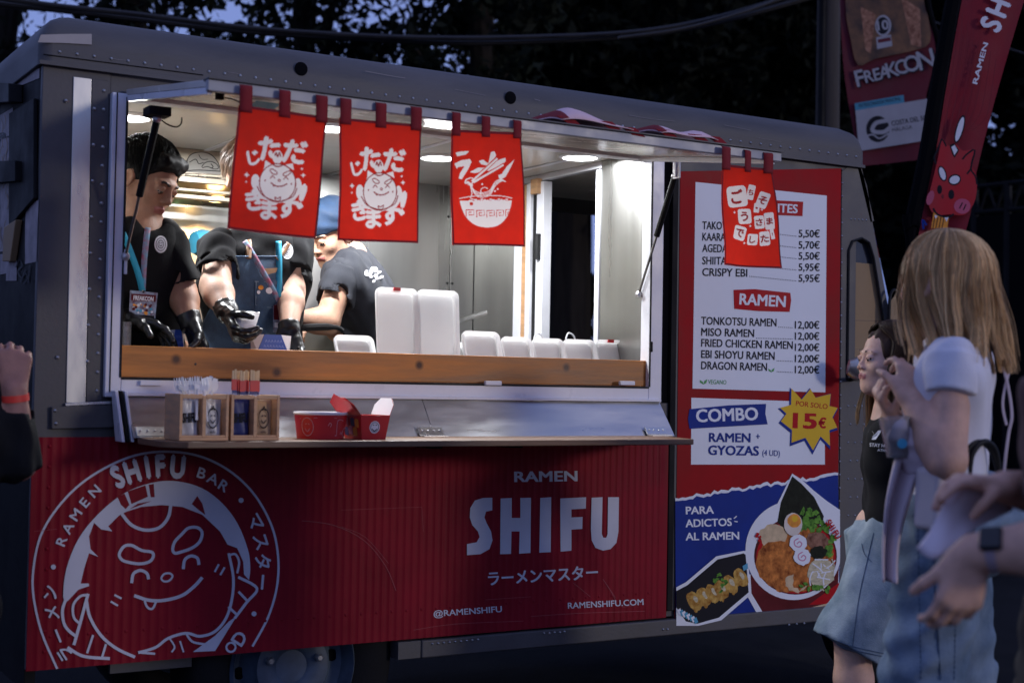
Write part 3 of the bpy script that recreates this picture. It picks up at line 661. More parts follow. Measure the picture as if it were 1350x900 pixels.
for k in range(3): 
    y = -.18-.18*k; b.box((AX0+.02, y, HZ-.0065-.106*abs(y)-.001), (AX1-.02, y+.006, HZ-.0045-.106*abs(y)-.0002))
b.build('stiffener', 'awning_under', awn)
b = MB(); q = lambda u, v: (1.335+u*.07, -.52+v*.12, AZ+.0016+(.196-v*.12)*.109-.006)
b.add([q(0, 0), q(1, 0), q(1, 1), q(0, 1)], [(0, 1, 2, 3)]); b.build('sticker', 'print_cyan', awn)
def strut(a, m, c, hook=False):
    b = MB(); a, m, c = map(np.array, (a, m, c)); b.tube([a, m], .0105, 10); s = b.build('gas_strut', 'black_metal', truck, smooth=True)
    b = MB(); b.tube([m, c], .0045, 8); b.build('rod', 'steel', s, smooth=True)
    b = MB(); b.lathe([(.0001, .012), (.01, .009), (.013, 0), (.01, -.009), (.0001, -.012)], c, (0, 1, 0), 10); b.build('ball_joint', 'rivet_metal', s, smooth=True)
    b = MB(); b.lathe([(.0001, .012), (.01, .009), (.013, 0), (.01, -.009), (.0001, -.012)], a, (0, 1, 0), 10); b.build('ball_joint', 'rivet_metal', s, smooth=True)
    return s
aL, cL = WX(207, 157, 1.16), np.array(W(165.5, 338, -.03)); strut(aL, aL+(cL-aL)*.55, cL)
b = MB(); b.box(aL+(-.03, -.03, .006), aL+(.03, .03, .03)); b.tube(catmull([aL+(.01, 0, 0), aL+(.03, 0, -.012), aL+(.05, -.01, -.018), aL+(.06, -.02, -.01), aL+(.062, -.02, .008)], 4), .0025, 6); b.build('strut_mount', 'black_metal', awn, bevel=.003)
aR, cR = WX(890, 232, 2.955), WX(842, 388, 2.966); strut(aR, aR+(cR-aR)*.5, cR)
c = WX(893, 222, 2.95); b = MB(); b.box(c+(-.005, -.02, -.035), c+(.0, .02, .04)); b.box(c+(-.012, -.006, -.03), c+(-.005, .006, .02)); b.build('strut_mount', 'white_alu', awn, bevel=.006)

# ------------------------------------------------------------------ kitchen inside
ZC = 2.03
part('ceiling', 'glossy_ceiling', truck, ((1.0, .03, ZC), (XE, YB+.03, ZC+.02)))
for x in (1.72, 2.33, 2.88): part('ceiling_joint', 'white_alu', truck, ((x-.012, .04, ZC-.004), (x+.012, YB, ZC-.0005)))
part('inner_wall', 'grubby_wall', truck, ((1.0, .03, .46), (1.02, YB, ZC-.0005)))
xs = [1.02, 1.62, 2.18, XFR-.03+.35]
xj = W(593, 368, YB)[0]
edges = [1.02, 1.50, 2.02, xj, 3.0]
for a, c in zip(edges[:-1], edges[1:]): part('wall_panel', 'steel', truck, ((a+.0015, YB, .46), (c-.0015, YB+.012, ZC-.0005)))
b = MB()
for z in (1.35, 1.62, 1.9):
    for s in (-.012, .012): b.dome((xj+s, YB-.0005, z), .006, (0, -1, 0))
b.build('panel_screws', 'black_metal', truck)['kind'] = 'stuff'
PX = 3.0
def pbox(y0, y1, z0, z1, m, t=.03, x=PX, name='partition_panel'): return part(name, m, truck, ((x, y0, z0), (x+t, y1, z1)))
pbox(.0305, .325, .46, ZC-.001, 'steel'); pbox(.93, YB-.001, .46, ZC-.001, 'steel'); pbox(.325, .93, 2.005, ZC-.001, 'white_alu')
pbox(.325, .352, .46, 2.0, 'white_alu', .04, PX-.006, 'door_post'); pbox(.715, .765, .46, 2.0, 'white_alu', .04, PX-.006, 'door_post'); pbox(.765, .80, .46, 2.0, 'black_rubber', .03, PX, 'door_post'); pbox(.80, .83, .46, 2.0, 'white_alu', .05, PX-.014, 'door_post'); pbox(.83, .875, .46, 2.0, 'pale_wood', .03, PX-.004, 'door_post'); pbox(.875, .93, .46, 2.0, 'white_alu', .03, PX-.008, 'door_post')
b = MB(); c = WX(709, 325, PX-.012); b.tube([c+(0, 0, -.05), c+(0, 0, .05)], .014, 10); b.build('door_handle', 'black_rubber', truck, smooth=True)
b = MB(); c = WX(707, 246, PX-.012); b.box(c+(-.012, -.025, -.03), c+(.012, .025, .03)); b.build('door_closer', 'pale_wood', truck, bevel=.002)
part('sink_unit', 'steel', truck, ((2.25, .86, .46), (2.99, YB-.002, 1.18)))
part('cooker', 'black_metal', truck, ((1.25, .90, .46), (2.2, YB-.002, 1.16)))
# extractor hood with its sign
hd = MB(); y0 = .99
hd.hexa([(1.021, y0, 1.925), (2.05, y0, 1.925), (2.05, YB-.001, 1.86), (1.021, YB-.001, 1.86), (1.021, y0, ZC-.001), (2.05, y0, ZC-.001), (2.05, YB-.001, ZC-.001), (1.021, YB-.001, ZC-.001)])
hood = hd.build('extractor_hood', 'hood_steel', truck, bevel=.002)
b = MB(); b.box((1.021, y0-.014, 1.905), (2.052, y0-.001, 1.928)); b.box((1.021, y0+.02, 1.876), (2.05, y0+.045, 1.89)); b.box((1.021, y0-.02, 1.845), (2.055, y0+.012, 1.862)); b.box((1.021, y0+.002, 1.862), (1.03, y0+.01, 1.905)); b.build('hood_rail', 'hood_steel', hood, bevel=.003)
hs = MB(); h5 = lambda x, y, l: W(150+x/5, 150+y/5, y0-.0015)+np.array([0, -l, 0])
hs.fill(catmull([(480, 380), (485, 300), (520, 262), (590, 252), (650, 275), (690, 330), (705, 395), (640, 395), (560, 390), (455, 385)], 4), h5, 1)
def hst(p, w=5): hs.stroke(catmull(p, 4), w, h5, 0)
hst([(482, 375), (485, 305), (520, 264), (590, 254), (650, 277), (690, 330), (702, 380)]); hst([(455, 378), (560, 372), (700, 380)], 6); hst([(580, 350), (600, 325), (640, 315), (680, 335), (688, 360), (660, 365), (620, 350), (585, 356)]); hst([(500, 320), (540, 300), (560, 330), (590, 322)]); hst([(640, 330), (655, 350), (640, 360)]); hst([(470, 395), (700, 402)], 4); hst([(560, 270), (580, 300), (620, 300)], 4)
hs.text('mundocamper', (470, 412), (712, 432), 17, h5, 0, .03); hs.build('hood_sign', ['print_black', 'grubby_wall'], hood)
# shelf edge / pots on the right, pipe
b = MB(); c = W(600, 424, .8); b.tube([c, W(640, 412, .85)], .012, 8); b.tube([W(612, 470, .8), W(612, 448, .8), W(620, 436, .8)], .01, 8); b.build('tap', 'steel', truck, smooth=True)
# lamps in the ceiling
def downlight(x, y, w=7.5):
    b = MB(); b.lathe([(.062, 0), (.078, -.001), (.078, -.006), (.064, -.010), (.062, 0)], (x, y, ZC), (0, 0, 1), 28); d = b.build('ceiling_lamp', 'white_plastic', truck, smooth=True)
    b = MB(); b.lathe([(.0001, -.0075), (.061, -.0075), (.062, -.004)], (x, y, ZC), (0, 0, 1), 28); b.build('diffuser', 'lamp_white', d)
    l = bpy.data.lights.new('lamp', 'AREA'); l.shape = 'DISK'; l.size = .12; l.energy = w; l.color = (.95, .97, 1.0)
    o = bpy.data.objects.new('lamp', l); COL.objects.link(o); o.location = (x, y, ZC-.014)
emit('lamp_white', (.95, .98, 1.0), 14.0); emit('lamp_warm', (1.0, .62, .25), 10.0)
LAMP = 15.5
for x, y in ((1.29, .48), (1.895, .27), (2.464, .60), (2.87, .275)): downlight(x, y, LAMP*(.34 if x > 2.8 else 1))
# warm lamp under the hood
c = np.array((1.80, 1.10, 1.872)); b = MB(); b.lathe([(.0001, -.012), (.03, -.012), (.035, 0), (.03, .005)], c, (0, 0, 1), 16); b.build('hood_lamp', 'lamp_warm', hood, smooth=True)
l = bpy.data.lights.new('hood_lamp_light', 'SPOT'); l.energy = 120; l.color = (1.0, .52, .16); l.spot_size = rad(100); l.spot_blend = .6; l.shadow_soft_size = .03
o = bpy.data.objects.new('hood_lamp_light', l); COL.objects.link(o); o.location = c+np.array((0, 0, -.02)); o.rotation_euler = (Vector((.0, -.35, .95))).to_track_quat('Z', 'Y').to_euler()
# things seen through the cab: sun visor, far window
part('sun_visor', 'strap_red', truck, ((3.5, .95, 1.83), (3.72, 1.0, 1.93)))

# ------------------------------------------------------------------ cab
cb = MB()
out = [(1110, 226), (1131, 211), (1143, 245), (1150, 292), (1169, 395), (1188, 480), (1215, 600), (1215, 690), (1150, 690), (1128, 712), (1112, 750), (1106, 812)]
P = [W(a, b) for a, b in out]
# door opening cut out as a window: outer ring of quads round the glass
win = [(1119, 330), (1124, 318), (1136, 314), (1146, 320), (1152, 340), (1168, 440), (1172, 500), (1117, 500)]
Wn = [W(a, b) for a, b in win]
loops = mgeo.tessellate_polygon([[Vector(p) for p in P], [Vector(p) for p in Wn]])
allp = [Vector(p) for p in P+Wn]
nb = len(allp)
cb.add([tuple(p) for p in allp]+[tuple(p+Vector((0, .03, 0))) for p in allp], [tuple(t) for t in loops]+[tuple(nb+i for i in reversed(t)) for t in loops])
for ring_, o0 in ((P, 0), (Wn, len(P))):
    n = len(ring_)
    for i in range(n): j = (i+1) % n; cb.f.append((o0+i, o0+j, nb+o0+j, nb+o0+i)); cb.m.append(0)
cab = cb.build('cab_side', 'grey_paint', truck)
MB().prism([W(a, b, .014) for a, b in win], (0, .004, 0)).build('cab_glass', 'window_glass', cab)
bd = [(1118.5, 345), (1150, 348), (1158, 390), (1166, 440), (1170, 500), (1117, 500)]
cbd = MB().prism([W(a, b, .0125) for a, b in bd], (0, .001, 0)).build('cardboard', 'cardboard', cab)
b = MB(); f = lambda x, y, l: W(x, y, .0118)+np.array([0, -l, 0])
b.stroke([(1118, 422), (1164, 423)], 1.2, f); b.stroke(catmull([(1117, 452), (1119, 458), (1124, 460), (1168, 461)], 3), .8, f); b.build('fold_line', 'shelf_wood', cbd)
b = MB(); 
for a, c in zip(win, win[1:]+win[:1]): b.tube([W(*a, -.003), W(*c, -.003)], .005, 6)
b.build('window_seal', 'black_rubber', cab, smooth=True)
# front of the cab: windscreen pillar, bonnet, far side
def xp(px, py, y): return W(px, py, 0)+np.array([0, y, 0])
A = [xp(1131, 211, .0), xp(1150, 292, 0), xp(1188, 480, 0), xp(1215, 600, 0), xp(1215, 690, 0)]; d = np.array((0, YB+.03, 0))
for q in ([A[3], A[4], A[4]+d, A[3]+d], [A[0], A[1], A[1]+d, A[0]+d]): MB().add(q, [(0, 1, 2, 3)]).build('cab_front', 'grey_paint', truck, solid=.02)
MB().add([A[1], A[3], A[3]+d, A[1]+d], [(0, 1, 2, 3)]).build('windscreen', 'window_glass_thin', truck) if 'window_glass_thin' in MATS else None
b = MB(); b.tube(catmull([W(1172, 425, -.03), W(1173, 395, -.03), W(1177, 383, -.03), W(1183, 385, -.03), W(1187, 405, -.03), W(1188, 430, -.03)], 4), .006, 7); b.build('quarter_window_frame', 'black_rubber', truck, smooth=True)
MB().prism([W(1174, 428, -.028), W(1175, 396, -.028), W(1181, 388, -.028), W(1186, 428, -.028)], (0, .003, 0)).build('quarter_window', 'cardboard', truck)
b = MB(); c = W(1134, 486, -.12); b.lathe([(.0001, -.05), (.03, -.045), (.045, -.02), (.05, .02), (.045, .045), (.0001, .055)], c, (.85, -.5, -.12), 14, sc=(1, .75)); mir = b.build('wing_mirror', 'galvanised', truck, smooth=True)
b = MB(); b.tube([c+(0, .02, -.03), W(1122, 500, 0)], .009, 6); b.build('mirror_arm', 'black_metal', mir, smooth=True)

# wheels
def wheel(x, y):
    w = Vector((x, y, .333)); b = MB()
    b.lathe([(.20, .0), (.225, -.02), (.27, -.03), (.31, -.022), (.327, .0), (.333, .04), (.333, .15), (.31, .19), (.2, .2)], w, (0, 1, 0), 48); o = b.build('wheel_tyre', 'tyre', truck, smooth=True, ang=50)
    b = MB(); b.lathe([(.203, -.005), (.195, -.016), (.188, -.004), (.18, .045), (.15, .06), (.125, .035), (.115, .0), (.09, -.004), (.06, .0), (.05, .012), (.0001, .012)], w, (0, 1, 0), 48); r = b.build('rim', 'rim_paint', o, smooth=True, ang=50)
    for k in range(5):
        b = MB(); a = 2*math.pi*k/5+.3; c = w+Vector((.083*math.cos(a), -.004, .083*math.sin(a))); b.lathe([(.013, .0), (.013, -.014), (.008, -.02), (.0001, -.02)], c, (0, 1, 0), 6); b.build('wheel_nut', 'rivet_metal', o)
    for k in range(6):
        b = MB(); a = 2*math.pi*k/6+.1; c = w+Vector((.152*math.cos(a), .052, .152*math.sin(a))); b.lathe([(.0001, .0), (.019, .0), (.019, .01)], c, (0, 1, 0), 12, sc=(1, 1)); b.build('rim_slot', 'dark_gap', o)
wheel(W(386, 883, .05)[0], .05); wheel(W(1192, 850, .05)[0]+.03, .05)
wheel(W(386, 883, .05)[0], YB-.2)

# rear end of the truck, with its door, posters and black fittings
ye = lambda px: WX(px, 300, XL)[1]
ex = lambda x, y, l: WX(x, y, XL-.002)+np.array([-l, 0, 0])
en = MB()
en.fill([(0, 152), (17, 142), (18, 212), (0, 213)], ex, 0); en.fill([(0, 243), (14, 243), (12, 330), (0, 332)], ex, 0); en.fill([(33, 300), (34, 280), (44, 266), (51, 264), (48, 345), (33, 348)], ex, 0); en.fill([(0, 335), (12, 335), (11, 360), (0, 362)], ex, 0); en.fill([(2, 119), (33, 98), (52, 90), (52, 103), (30, 112)], ex, 0)
en.fill([(8, 323), (22, 322), (22, 370), (8, 370)], ex, 0)
for k in range(40):
    x = rnd.uniform(0, 16); y = rnd.uniform(150, 330); en.stroke(catmull([(x, y), (x+rnd.uniform(-3, 3), y+8), (x+rnd.uniform(-2, 2), y+18)], 3), 1.2, ex, 2)
en.text('ga.', (-8, 184), (13, 181), 11, ex, 1, .03); 
en.stroke(catmull([(22, 352), (26, 342), (30, 350), (24, 358), (30, 366), (34, 356)], 4), 1.6, ex, 1); en.stroke(catmull([(28, 372), (33, 360), (37, 366), (32, 374)], 4), 1.4, ex, 1); en.stroke([(38, 372), (40, 350)], 1.6, ex, 1)
pm('poster_pale', (0.30, 0.26, 0.27), .7, scale=18, var=.35, bump=.2)
en.build('poster', ['poster_pale', 'print_black', 'shelf_wood'], truck)
def endbox(pts, t, m, name):
    P = [WX(a, b, XL-.001) for a, b in pts]; MB().prism(P, (-t, 0, 0)).build(name, m, truck, bevel=.003)
endbox([(17, 150), (50, 130), (50, 262), (17, 300)], .012, 'black_metal', 'door_frame'); endbox([(-10, 214), (34, 213), (34, 240), (-10, 243)], .03, 'black_metal', 'door_hinge'); endbox([(-10, 110), (30, 112), (30, 136), (-10, 140)], .04, 'black_rubber', 'door_hinge')
endbox([(14, 300), (30, 290), (22, 345), (12, 345)], .02, 'cardboard', 'door_strip')
# ================================================================== banners on the awning lip
YBN = -.730
def banner(name, label, tl, tr, br, bl, straps, group, wave=.006, seed=0, back=False):
    P = [W(*p, YBN) for p in (tl, tr, br, bl)]
    root = thing(name, label, 'banner', tuple((P[0]+P[1])/2), group)
    N = np.array((0, -1.0, 0))
    def F(u, v, lift=0):
        p = (P[0]*(1-u)+P[1]*u)*(1-v)+(P[3]*(1-u)+P[2]*u)*v
        return p+N*(lift+wave*math.sin(u*5+seed+v*1.3)*(.3+v)+wave*.5*math.sin(v*6+u*3+seed*2))
    h = MB(); s = .022
    for u0, u1, v0, v1 in ((0, s, 0, 1), (1-s, 1, 0, 1), (s, 1-s, 1-s*.8, 1), (s, 1-s, 0, s)):
        h.grid(lambda u, v: F(u0+(u1-u0)*u, v0+(v1-v0)*v, .0022), 12, 20)
    h.build('hem', 'strap_red', root, smooth=True, ang=180)
    for u, w in straps:
        g = MB(); a, b_ = u-w/2, u+w/2
        top = AZ+.004
        def S(uu, vv):
            p = F(uu, .0, .003); z0 = F(uu, .055, 0)[2]
            if vv < .7: q = np.array((p[0], p[1]-.002, z0+(top-z0)*vv/.7)); return q
            t = (vv-.7)/.3; return np.array((p[0], p[1]-.002+.006*t, top+.004*t))
        g.grid(lambda i, j: S(a+(b_-a)*i, j), 2, 10); g.build('strap', 'strap_red', root, smooth=True, ang=60, solid=.0016)
    return root, F
def dyed(root, F, pr, line='banner_line', NU=190, NV=250):
    """the cloth, its white figures dyed through: every cell takes the colour of the mark that covers its centre"""
    K = np.zeros((NV, NU), np.int8); V = np.array(pr.v)[:, :2]*(NU, NV)
    for f, m in zip(pr.f, pr.m):
        for k in range(1, len(f)-1):
            a, b, c = V[f[0]], V[f[k]], V[f[k+1]]; x0, y0 = np.maximum(np.floor(np.minimum(np.minimum(a, b), c)-1), 0).astype(int); x1, y1 = np.minimum(np.ceil(np.maximum(np.maximum(a, b), c)+1), (NU, NV)).astype(int)
            if x1 <= x0 or y1 <= y0: continue
            X, Y_ = np.meshgrid(np.arange(x0, x1)+.5, np.arange(y0, y1)+.5); e = lambda p, q: (q[0]-p[0])*(Y_-p[1])-(q[1]-p[1])*(X-p[0]); e1, e2, e3_ = e(a, b), e(b, c), e(c, a)
            w = ((e1 >= 0) & (e2 >= 0) & (e3_ >= 0)) | ((e1 <= 0) & (e2 <= 0) & (e3_ <= 0)); K[y0:y1, x0:x1][w] = m+1
    P = np.array([F(i/NU, j/NV) for j in range(NV+1) for i in range(NU+1)]); a = (np.arange(NV)[:, None]*(NU+1)+np.arange(NU)[None, :]).ravel(); Fc = np.stack([a, a+1, a+NU+2, a+NU+1], 1)
    o = fast_mesh('cloth', P, Fc, ['banner_red', 'banner_print', line], root); o.data.polygons.foreach_set('material_index', K.ravel().astype(np.int32)); o.data.shade_smooth(); return o
def uv(zoom, ox, oy, tl, tr, br, bl):
    """picture coordinates of an enlarged detail -> (u, v) on the banner, by inverse bilinear iteration"""
    A = [np.array(p, float) for p in (tl, tr, br, bl)]
    def f(x, y):
        q = np.array((ox+x/zoom, oy+y/zoom)); u = v = .5
        for _ in range(8):
            p = (A[0]*(1-u)+A[1]*u)*(1-v)+(A[3]*(1-u)+A[2]*u)*v; du = (A[1]-A[0])*(1-v)+(A[2]-A[3])*v; dv = (A[3]-A[0])*(1-u)+(A[2]-A[1])*u
            J = np.array((du, dv)).T; e = np.linalg.solve(J, q-p); u += e[0]; v += e[1]
        return u, v
    return f
GB = 'red cloth banners hanging from the hatch'
def itadakimasu(label, tl, tr, br, bl, seed, off):
    straps = [(.07, .135), (.50, .13), (.93, .135)]
    root, F = banner('cloth_banner', label, tl, tr, br, bl, straps, GB, seed=seed)
    inv = uv(5, 150, 150, (314, 139), (431.6, 154), (415.7, 315), (297.6, 302))      # drawn once, from the first banner
    f = lambda x, y, l: (*inv(x, y), 0.0)
    pr = MB()
    def g(ch, x, y, s, r): pr.glyph(ch, (x, y), s, rad(r), f, 0, .055)
    g('い', 0, 0, .01, 0) if False else None
    g('じ', 915, 290, 95, -12); g('た', 1025, 225, 150, -6); g('だ', 1195, 250, 150, 8); g('き', 920, 570, 130, -8); g('ま', 1020, 630, 130, 4); g('す', 1145, 620, 135, 10); g('!', 1240, 545, 150, 14)
    # round laughing face with topknot, horns, ears and collar
    C = (1078, 455)
    pr.disc((1078, 285), 36, f, 44); pr.disc((930, 450), 30, f, 50); pr.disc((1213, 470), 26, f, 46)
    pr.fill([(985, 370), (996, 305), (1040, 335)], f); pr.fill([(1130, 335), (1182, 325), (1190, 372)], f)
    pr.fill([(935, 455), (915, 500), (960, 560), (1075, 590), (1190, 570), (1228, 525), (1205, 470)], f)
    pr.disc(C, 122, f, 126, n=32)
    L = lambda pts, w=5, cl=False: pr.stroke(catmull(pts, 4, cl), w*1.7, f, 1, cl)
    L([(C[0]+122*math.cos(a*.393), C[1]+126*math.sin(a*.393)) for a in range(16)], 4, True)
    L([(1050, 335), (1065, 345), (1090, 347), (1118, 335)], 5); L([(1060, 275), (1068, 255), (1078, 285), (1090, 255), (1098, 280)], 5)
    L([(1028, 372), (1045, 365), (1075, 385), (1070, 400), (1045, 395)], 4, True); L([(1115, 400), (1135, 385), (1165, 375), (1165, 392), (1135, 410)], 4, True)
    L([(1030, 425), (1045, 410), (1060, 424)], 4); L([(1120, 432), (1135, 418), (1150, 432)], 4); L([(1082, 440), (1090, 432), (1098, 440), (1090, 446)], 4, True)
    L([(1035, 455), (1065, 475), (1105, 477), (1142, 462)], 5); L([(1046, 465), (1054, 478), (1062, 472)], 4)
    L([(940, 480), (980, 540), (1060, 575)], 4); L([(1208, 490), (1180, 545), (1105, 575)], 4); L([(1060, 548), (1078, 560), (1098, 548), (1092, 572), (1066, 572)], 4, True)
    pr.disc((995, 440), 6, f, m=1, n=8); pr.disc((1172, 462), 6, f, m=1, n=8)
    for x, y, s in ((872, 405, 20), (868, 450, 9), (1250, 405, 18), (1243, 362, 11)):
        pr.fill([(x, y-s), (x+s*.3, y-s*.3), (x+s, y), (x+s*.3, y+s*.3), (x, y+s), (x-s*.3, y+s*.3), (x-s, y), (x-s*.3, y-s*.3)], f)
    dyed(root, F, pr)
    return root
itadakimasu('red cloth banner with a laughing round face, leftmost on the hatch', (314, 139), (431.6, 154), (415.7, 315), (297.6, 302), .4, 0)
itadakimasu('red cloth banner with a laughing round face, beside the noodle bowl banner', (447.5, 155), (554, 165), (549, 321), (446, 316.6), 2.3, 0)
q3 = ((594.4, 171), (686.7, 175), (694, 325), (597, 323))
root, F = banner('cloth_banner', 'red cloth banner printed with chopsticks lifting noodles from a bowl', *q3, [(.06, .12), (.48, .12), (.94, .12)], GB, seed=4.0)
inv = uv(4.5, 570, 130, *q3); f = lambda x, y, l: (*inv(x, y), 0.0)
pr = MB()
def P3(pts): pr.fill(pts, f)
P3([(140, 320), (175, 312), (220, 312), (200, 332), (150, 342)]); P3([(135, 385), (175, 365), (225, 358), (235, 375), (215, 420), (180, 478), (162, 472), (170, 440), (195, 400), (160, 405), (150, 415)])
P3([(225, 435), (270, 410), (320, 408), (305, 432), (250, 442)]); P3([(275, 370), (300, 362), (330, 385), (345, 318), (365, 312), (375, 335), (362, 380), (400, 360), (430, 352), (432, 372), (400, 400), (350, 420), (330, 430), (310, 420), (335, 400), (290, 390)])
P3([(385, 455), (405, 448), (440, 400), (485, 362), (460, 410), (428, 465), (400, 482), (388, 475)])
pr.stroke([(240, 488), (380, 355)], 22, f, 1); pr.stroke([(250, 495), (415, 395)], 22, f, 1); pr.stroke([(238, 488), (380, 358)], 12, f); pr.stroke([(248, 494), (414, 396)], 12, f)
for k in range(4):
    d = 9*k; pr.stroke(catmull([(205+d*.4, 490+d*.8), (225+d*.5, 500+d*.3), (235-d*.3+12, 560-d), (275, 585-d), (330, 575-d), (365, 520-d*.9), (400, 492-d*.4), (428, 494)], 5), 4.5, f)
pr.stroke(catmull([(200, 500), (205, 480), (235, 470), (248, 488), (230, 505), (212, 500)], 4, True), 7, f, 0, True); pr.stroke(catmull([(225, 510), (235, 560), (228, 592), (260, 600)], 4), 5, f); pr.stroke(catmull([(282, 575), (285, 540), (305, 528), (322, 535)], 4), 5, f)
pr.fill(list(catmull([(168, 606), (176, 645), (200, 705), (250, 752), (315, 766), (380, 752), (430, 705), (455, 645), (462, 606)], 4)), f)
pr.stroke(catmull([(166, 592), (230, 580), (315, 577), (400, 580), (464, 592)], 4), 5, f); pr.disc((225, 622), 20, f, 22, n=14); pr.disc((230, 624), 10, f, 11, m=1, n=10)
for k in range(12): pr.disc((255+k*16, 603+4*math.sin(k*2.1)), 8, f, 5, n=7)
for k in range(5):
    x = 200+k*56; y = 676+8*math.sin((k+.5)/5*3.14); pr.stroke([(x, y+20), (x, y-18), (x+42, y-18), (x+42, y+12), (x+14, y+12), (x+14, y-4), (x+28, y-4)], 5, f, 1)
for x, y in ((292, 508), (362, 550), (378, 538), (345, 605)): pr.disc((x, y), 6, f, n=7)
dyed(root, F, pr, 'banner_red')
q4 = ((950, 217), (1018, 222), (1027.8, 354), (950.7, 349.5))
root, F = banner('cloth_banner', 'red cloth banner with white lettered tiles, hanging over the menu', *q4, [(.06, .17), (.53, .13), (.93, .17)], GB, wave=.012, seed=1.2)
inv = uv(4.5, 900, 170, *q4); f = lambda x, y, l: (*inv(x, y), 0.0)
pr = MB()
for ch, x, y, w, h, r in (('ご', 327, 400, 128, 126, -7), ('ち', 415, 374, 42, 90, 14), ('そ', 477, 422, 58, 96, 22), ('う', 371, 518, 82, 90, -3), ('さ', 455, 553, 52, 78, -5), ('ま', 508, 547, 50, 100, -6), ('で', 338, 617, 80, 84, 14), ('し', 420, 655, 60, 66, 2), ('た', 486, 650, 54, 84, -6), ('!', 525, 625, 20, 60, -12), ('♦', 443, 468, 30, 56, 8)):
    ca, sa = math.cos(rad(r)), math.sin(rad(r)); rr = min(w, h)*.18; pts = []
    for (sx, sy) in ((1, 1), (-1, 1), (-1, -1), (1, -1)):
        for k in range(4):
            a = {(1, 1): 0, (-1, 1): 90, (-1, -1): 180, (1, -1): 270}[(sx, sy)]+30*k
            px = sx*(w/2-rr)+rr*math.cos(rad(a)); py = sy*(h/2-rr)+rr*math.sin(rad(a)); pts.append((x+px*ca-py*sa, y+px*sa+py*ca))
    pr.fill(pts, f)
    if ch != '♦': pr.glyph(ch, (x, y), min(h*.62, w*.8), rad(r), f, 1, .05)
    else: pr.disc((x, y), 7, f, m=1, n=6)
for x, y in ((308, 495), (372, 676), (405, 575), (470, 478)): pr.fill([(x, y-9), (x+3, y-3), (x+9, y), (x+3, y+3), (x, y+9), (x-3, y+3), (x-9, y), (x-3, y-3)], f)
dyed(root, F, pr)

# two banners thrown back over the top of the awning
def flipped(px, py, w, label, seed):
    c = W(px, py, -.70); root = thing('folded_banner', label, 'banner', tuple(c), 'banners thrown back over the hatch')
    zt = AZ+.020
    def F(u, v):
        x = c[0]+u*w; s = math.sin(u*5+seed)
        return np.array((x+.02*v, AY-.012+.34*v, zt+.002+v*.30*.11+.062*math.sin(min(v*3.0+.12, 1)*3.14*.55)*(1-.75*v)*(1-.7*(2*u-1)**4)*(.7+.3*s)))
    b = MB(); b.grid(F, 16, 14); b.build('cloth', 'banner_back', root, smooth=True, ang=180, solid=.002)
    h = MB(); h.grid(lambda u, v: F(u*.1, v)+np.array((0, -.002, .003)), 3, 14); h.build('hem', 'strap_red', root, smooth=True, ang=180)
    for u in (.06, .62, .95):
        g = MB(); q = F(u, .05)
        g.tube(catmull([q+(0, .06, .012), q+(.01, 0, .006), np.array((q[0]+.03, AY-.016, zt-.004)), np.array((q[0]+.05, AY-.018, zt-.018))], 4), [.006]*13, 6); 
        g = MB(); g.add([q+(-.025, -.004, .0), q+(.025, -.004, .002), q+(.055, -.012, -.022), q+(.01, -.012, -.02)], [(0, 1, 2, 3)]); g.build('strap', 'strap_red', root, solid=.002)
flipped(733, 166, .245, 'pale back of a red banner folded over the hatch top, left one', .5)
flipped(864, 180, .21, 'pale back of a red banner folded over the hatch top, right one', 2.2)

# ================================================================== on the serving shelf
ZT = ZS+.0025
def caddy(x0, x1, yf, yb, h, label):
    r = thing('wooden_caddy', label, 'caddy', ((x0+x1)/2, (yf+yb)/2, ZT), 'wooden cutlery boxes on the shelf'); t = .008
    P = lambda n, a, b: part(n, 'pale_wood', r, (a, b), bevel=.0012)
    P('base', (x0, yf, ZT), (x1, yb, ZT+t)); P('side_panel', (x0, yf, ZT+t), (x0+t, yb, ZT+h)); P('side_panel', (x1-t, yf, ZT+t), (x1, yb, ZT+h))
    P('back_panel', (x0+t, yb-t, ZT+t), (x1-t, yb, ZT+h-.001)); xm = (x0+x1)/2; P('divider', (xm-.005, yf+.001, ZT+t), (xm+.005, yb-t, ZT+h-.004))
    for a, b in ((x0+t, xm-.005), (xm+.005, x1-t)): P('front_rail', (a, yf+.001, ZT+t), (b, yf+.008, ZT+t+.006)); P('front_rail', (a, yf+.001, ZT+h-.012), (b, yf+.008, ZT+h-.001))
    return r
YC, YK = -.345, -.215
x0 = W(237, 540, YC)[0]; x1 = W(302, 540, YC)[0]; x2 = W(305, 540, YC)[0]; x3 = W(369, 540, YC)[0]
hc = W(240, 519, YC)[2]-ZT
caddy(x0, x1, YC, YK, hc, 'pale wooden box of white plastic forks on the serving shelf'); caddy(x2, x3, YC, YK, hc, 'pale wooden box of chopsticks and kraft bags on the serving shelf')
rnd = random.Random(11)
pm('clear_bag', (.55, .55, .55), .25, var=.3, scale=14, stretch=(6, 6, 1), bump=.3, bscale=25); pm('sleeve_print', (.09, .12, .32), .5, scale=150, col2=(.5, .5, .6), stretch=(2, 2, .6))
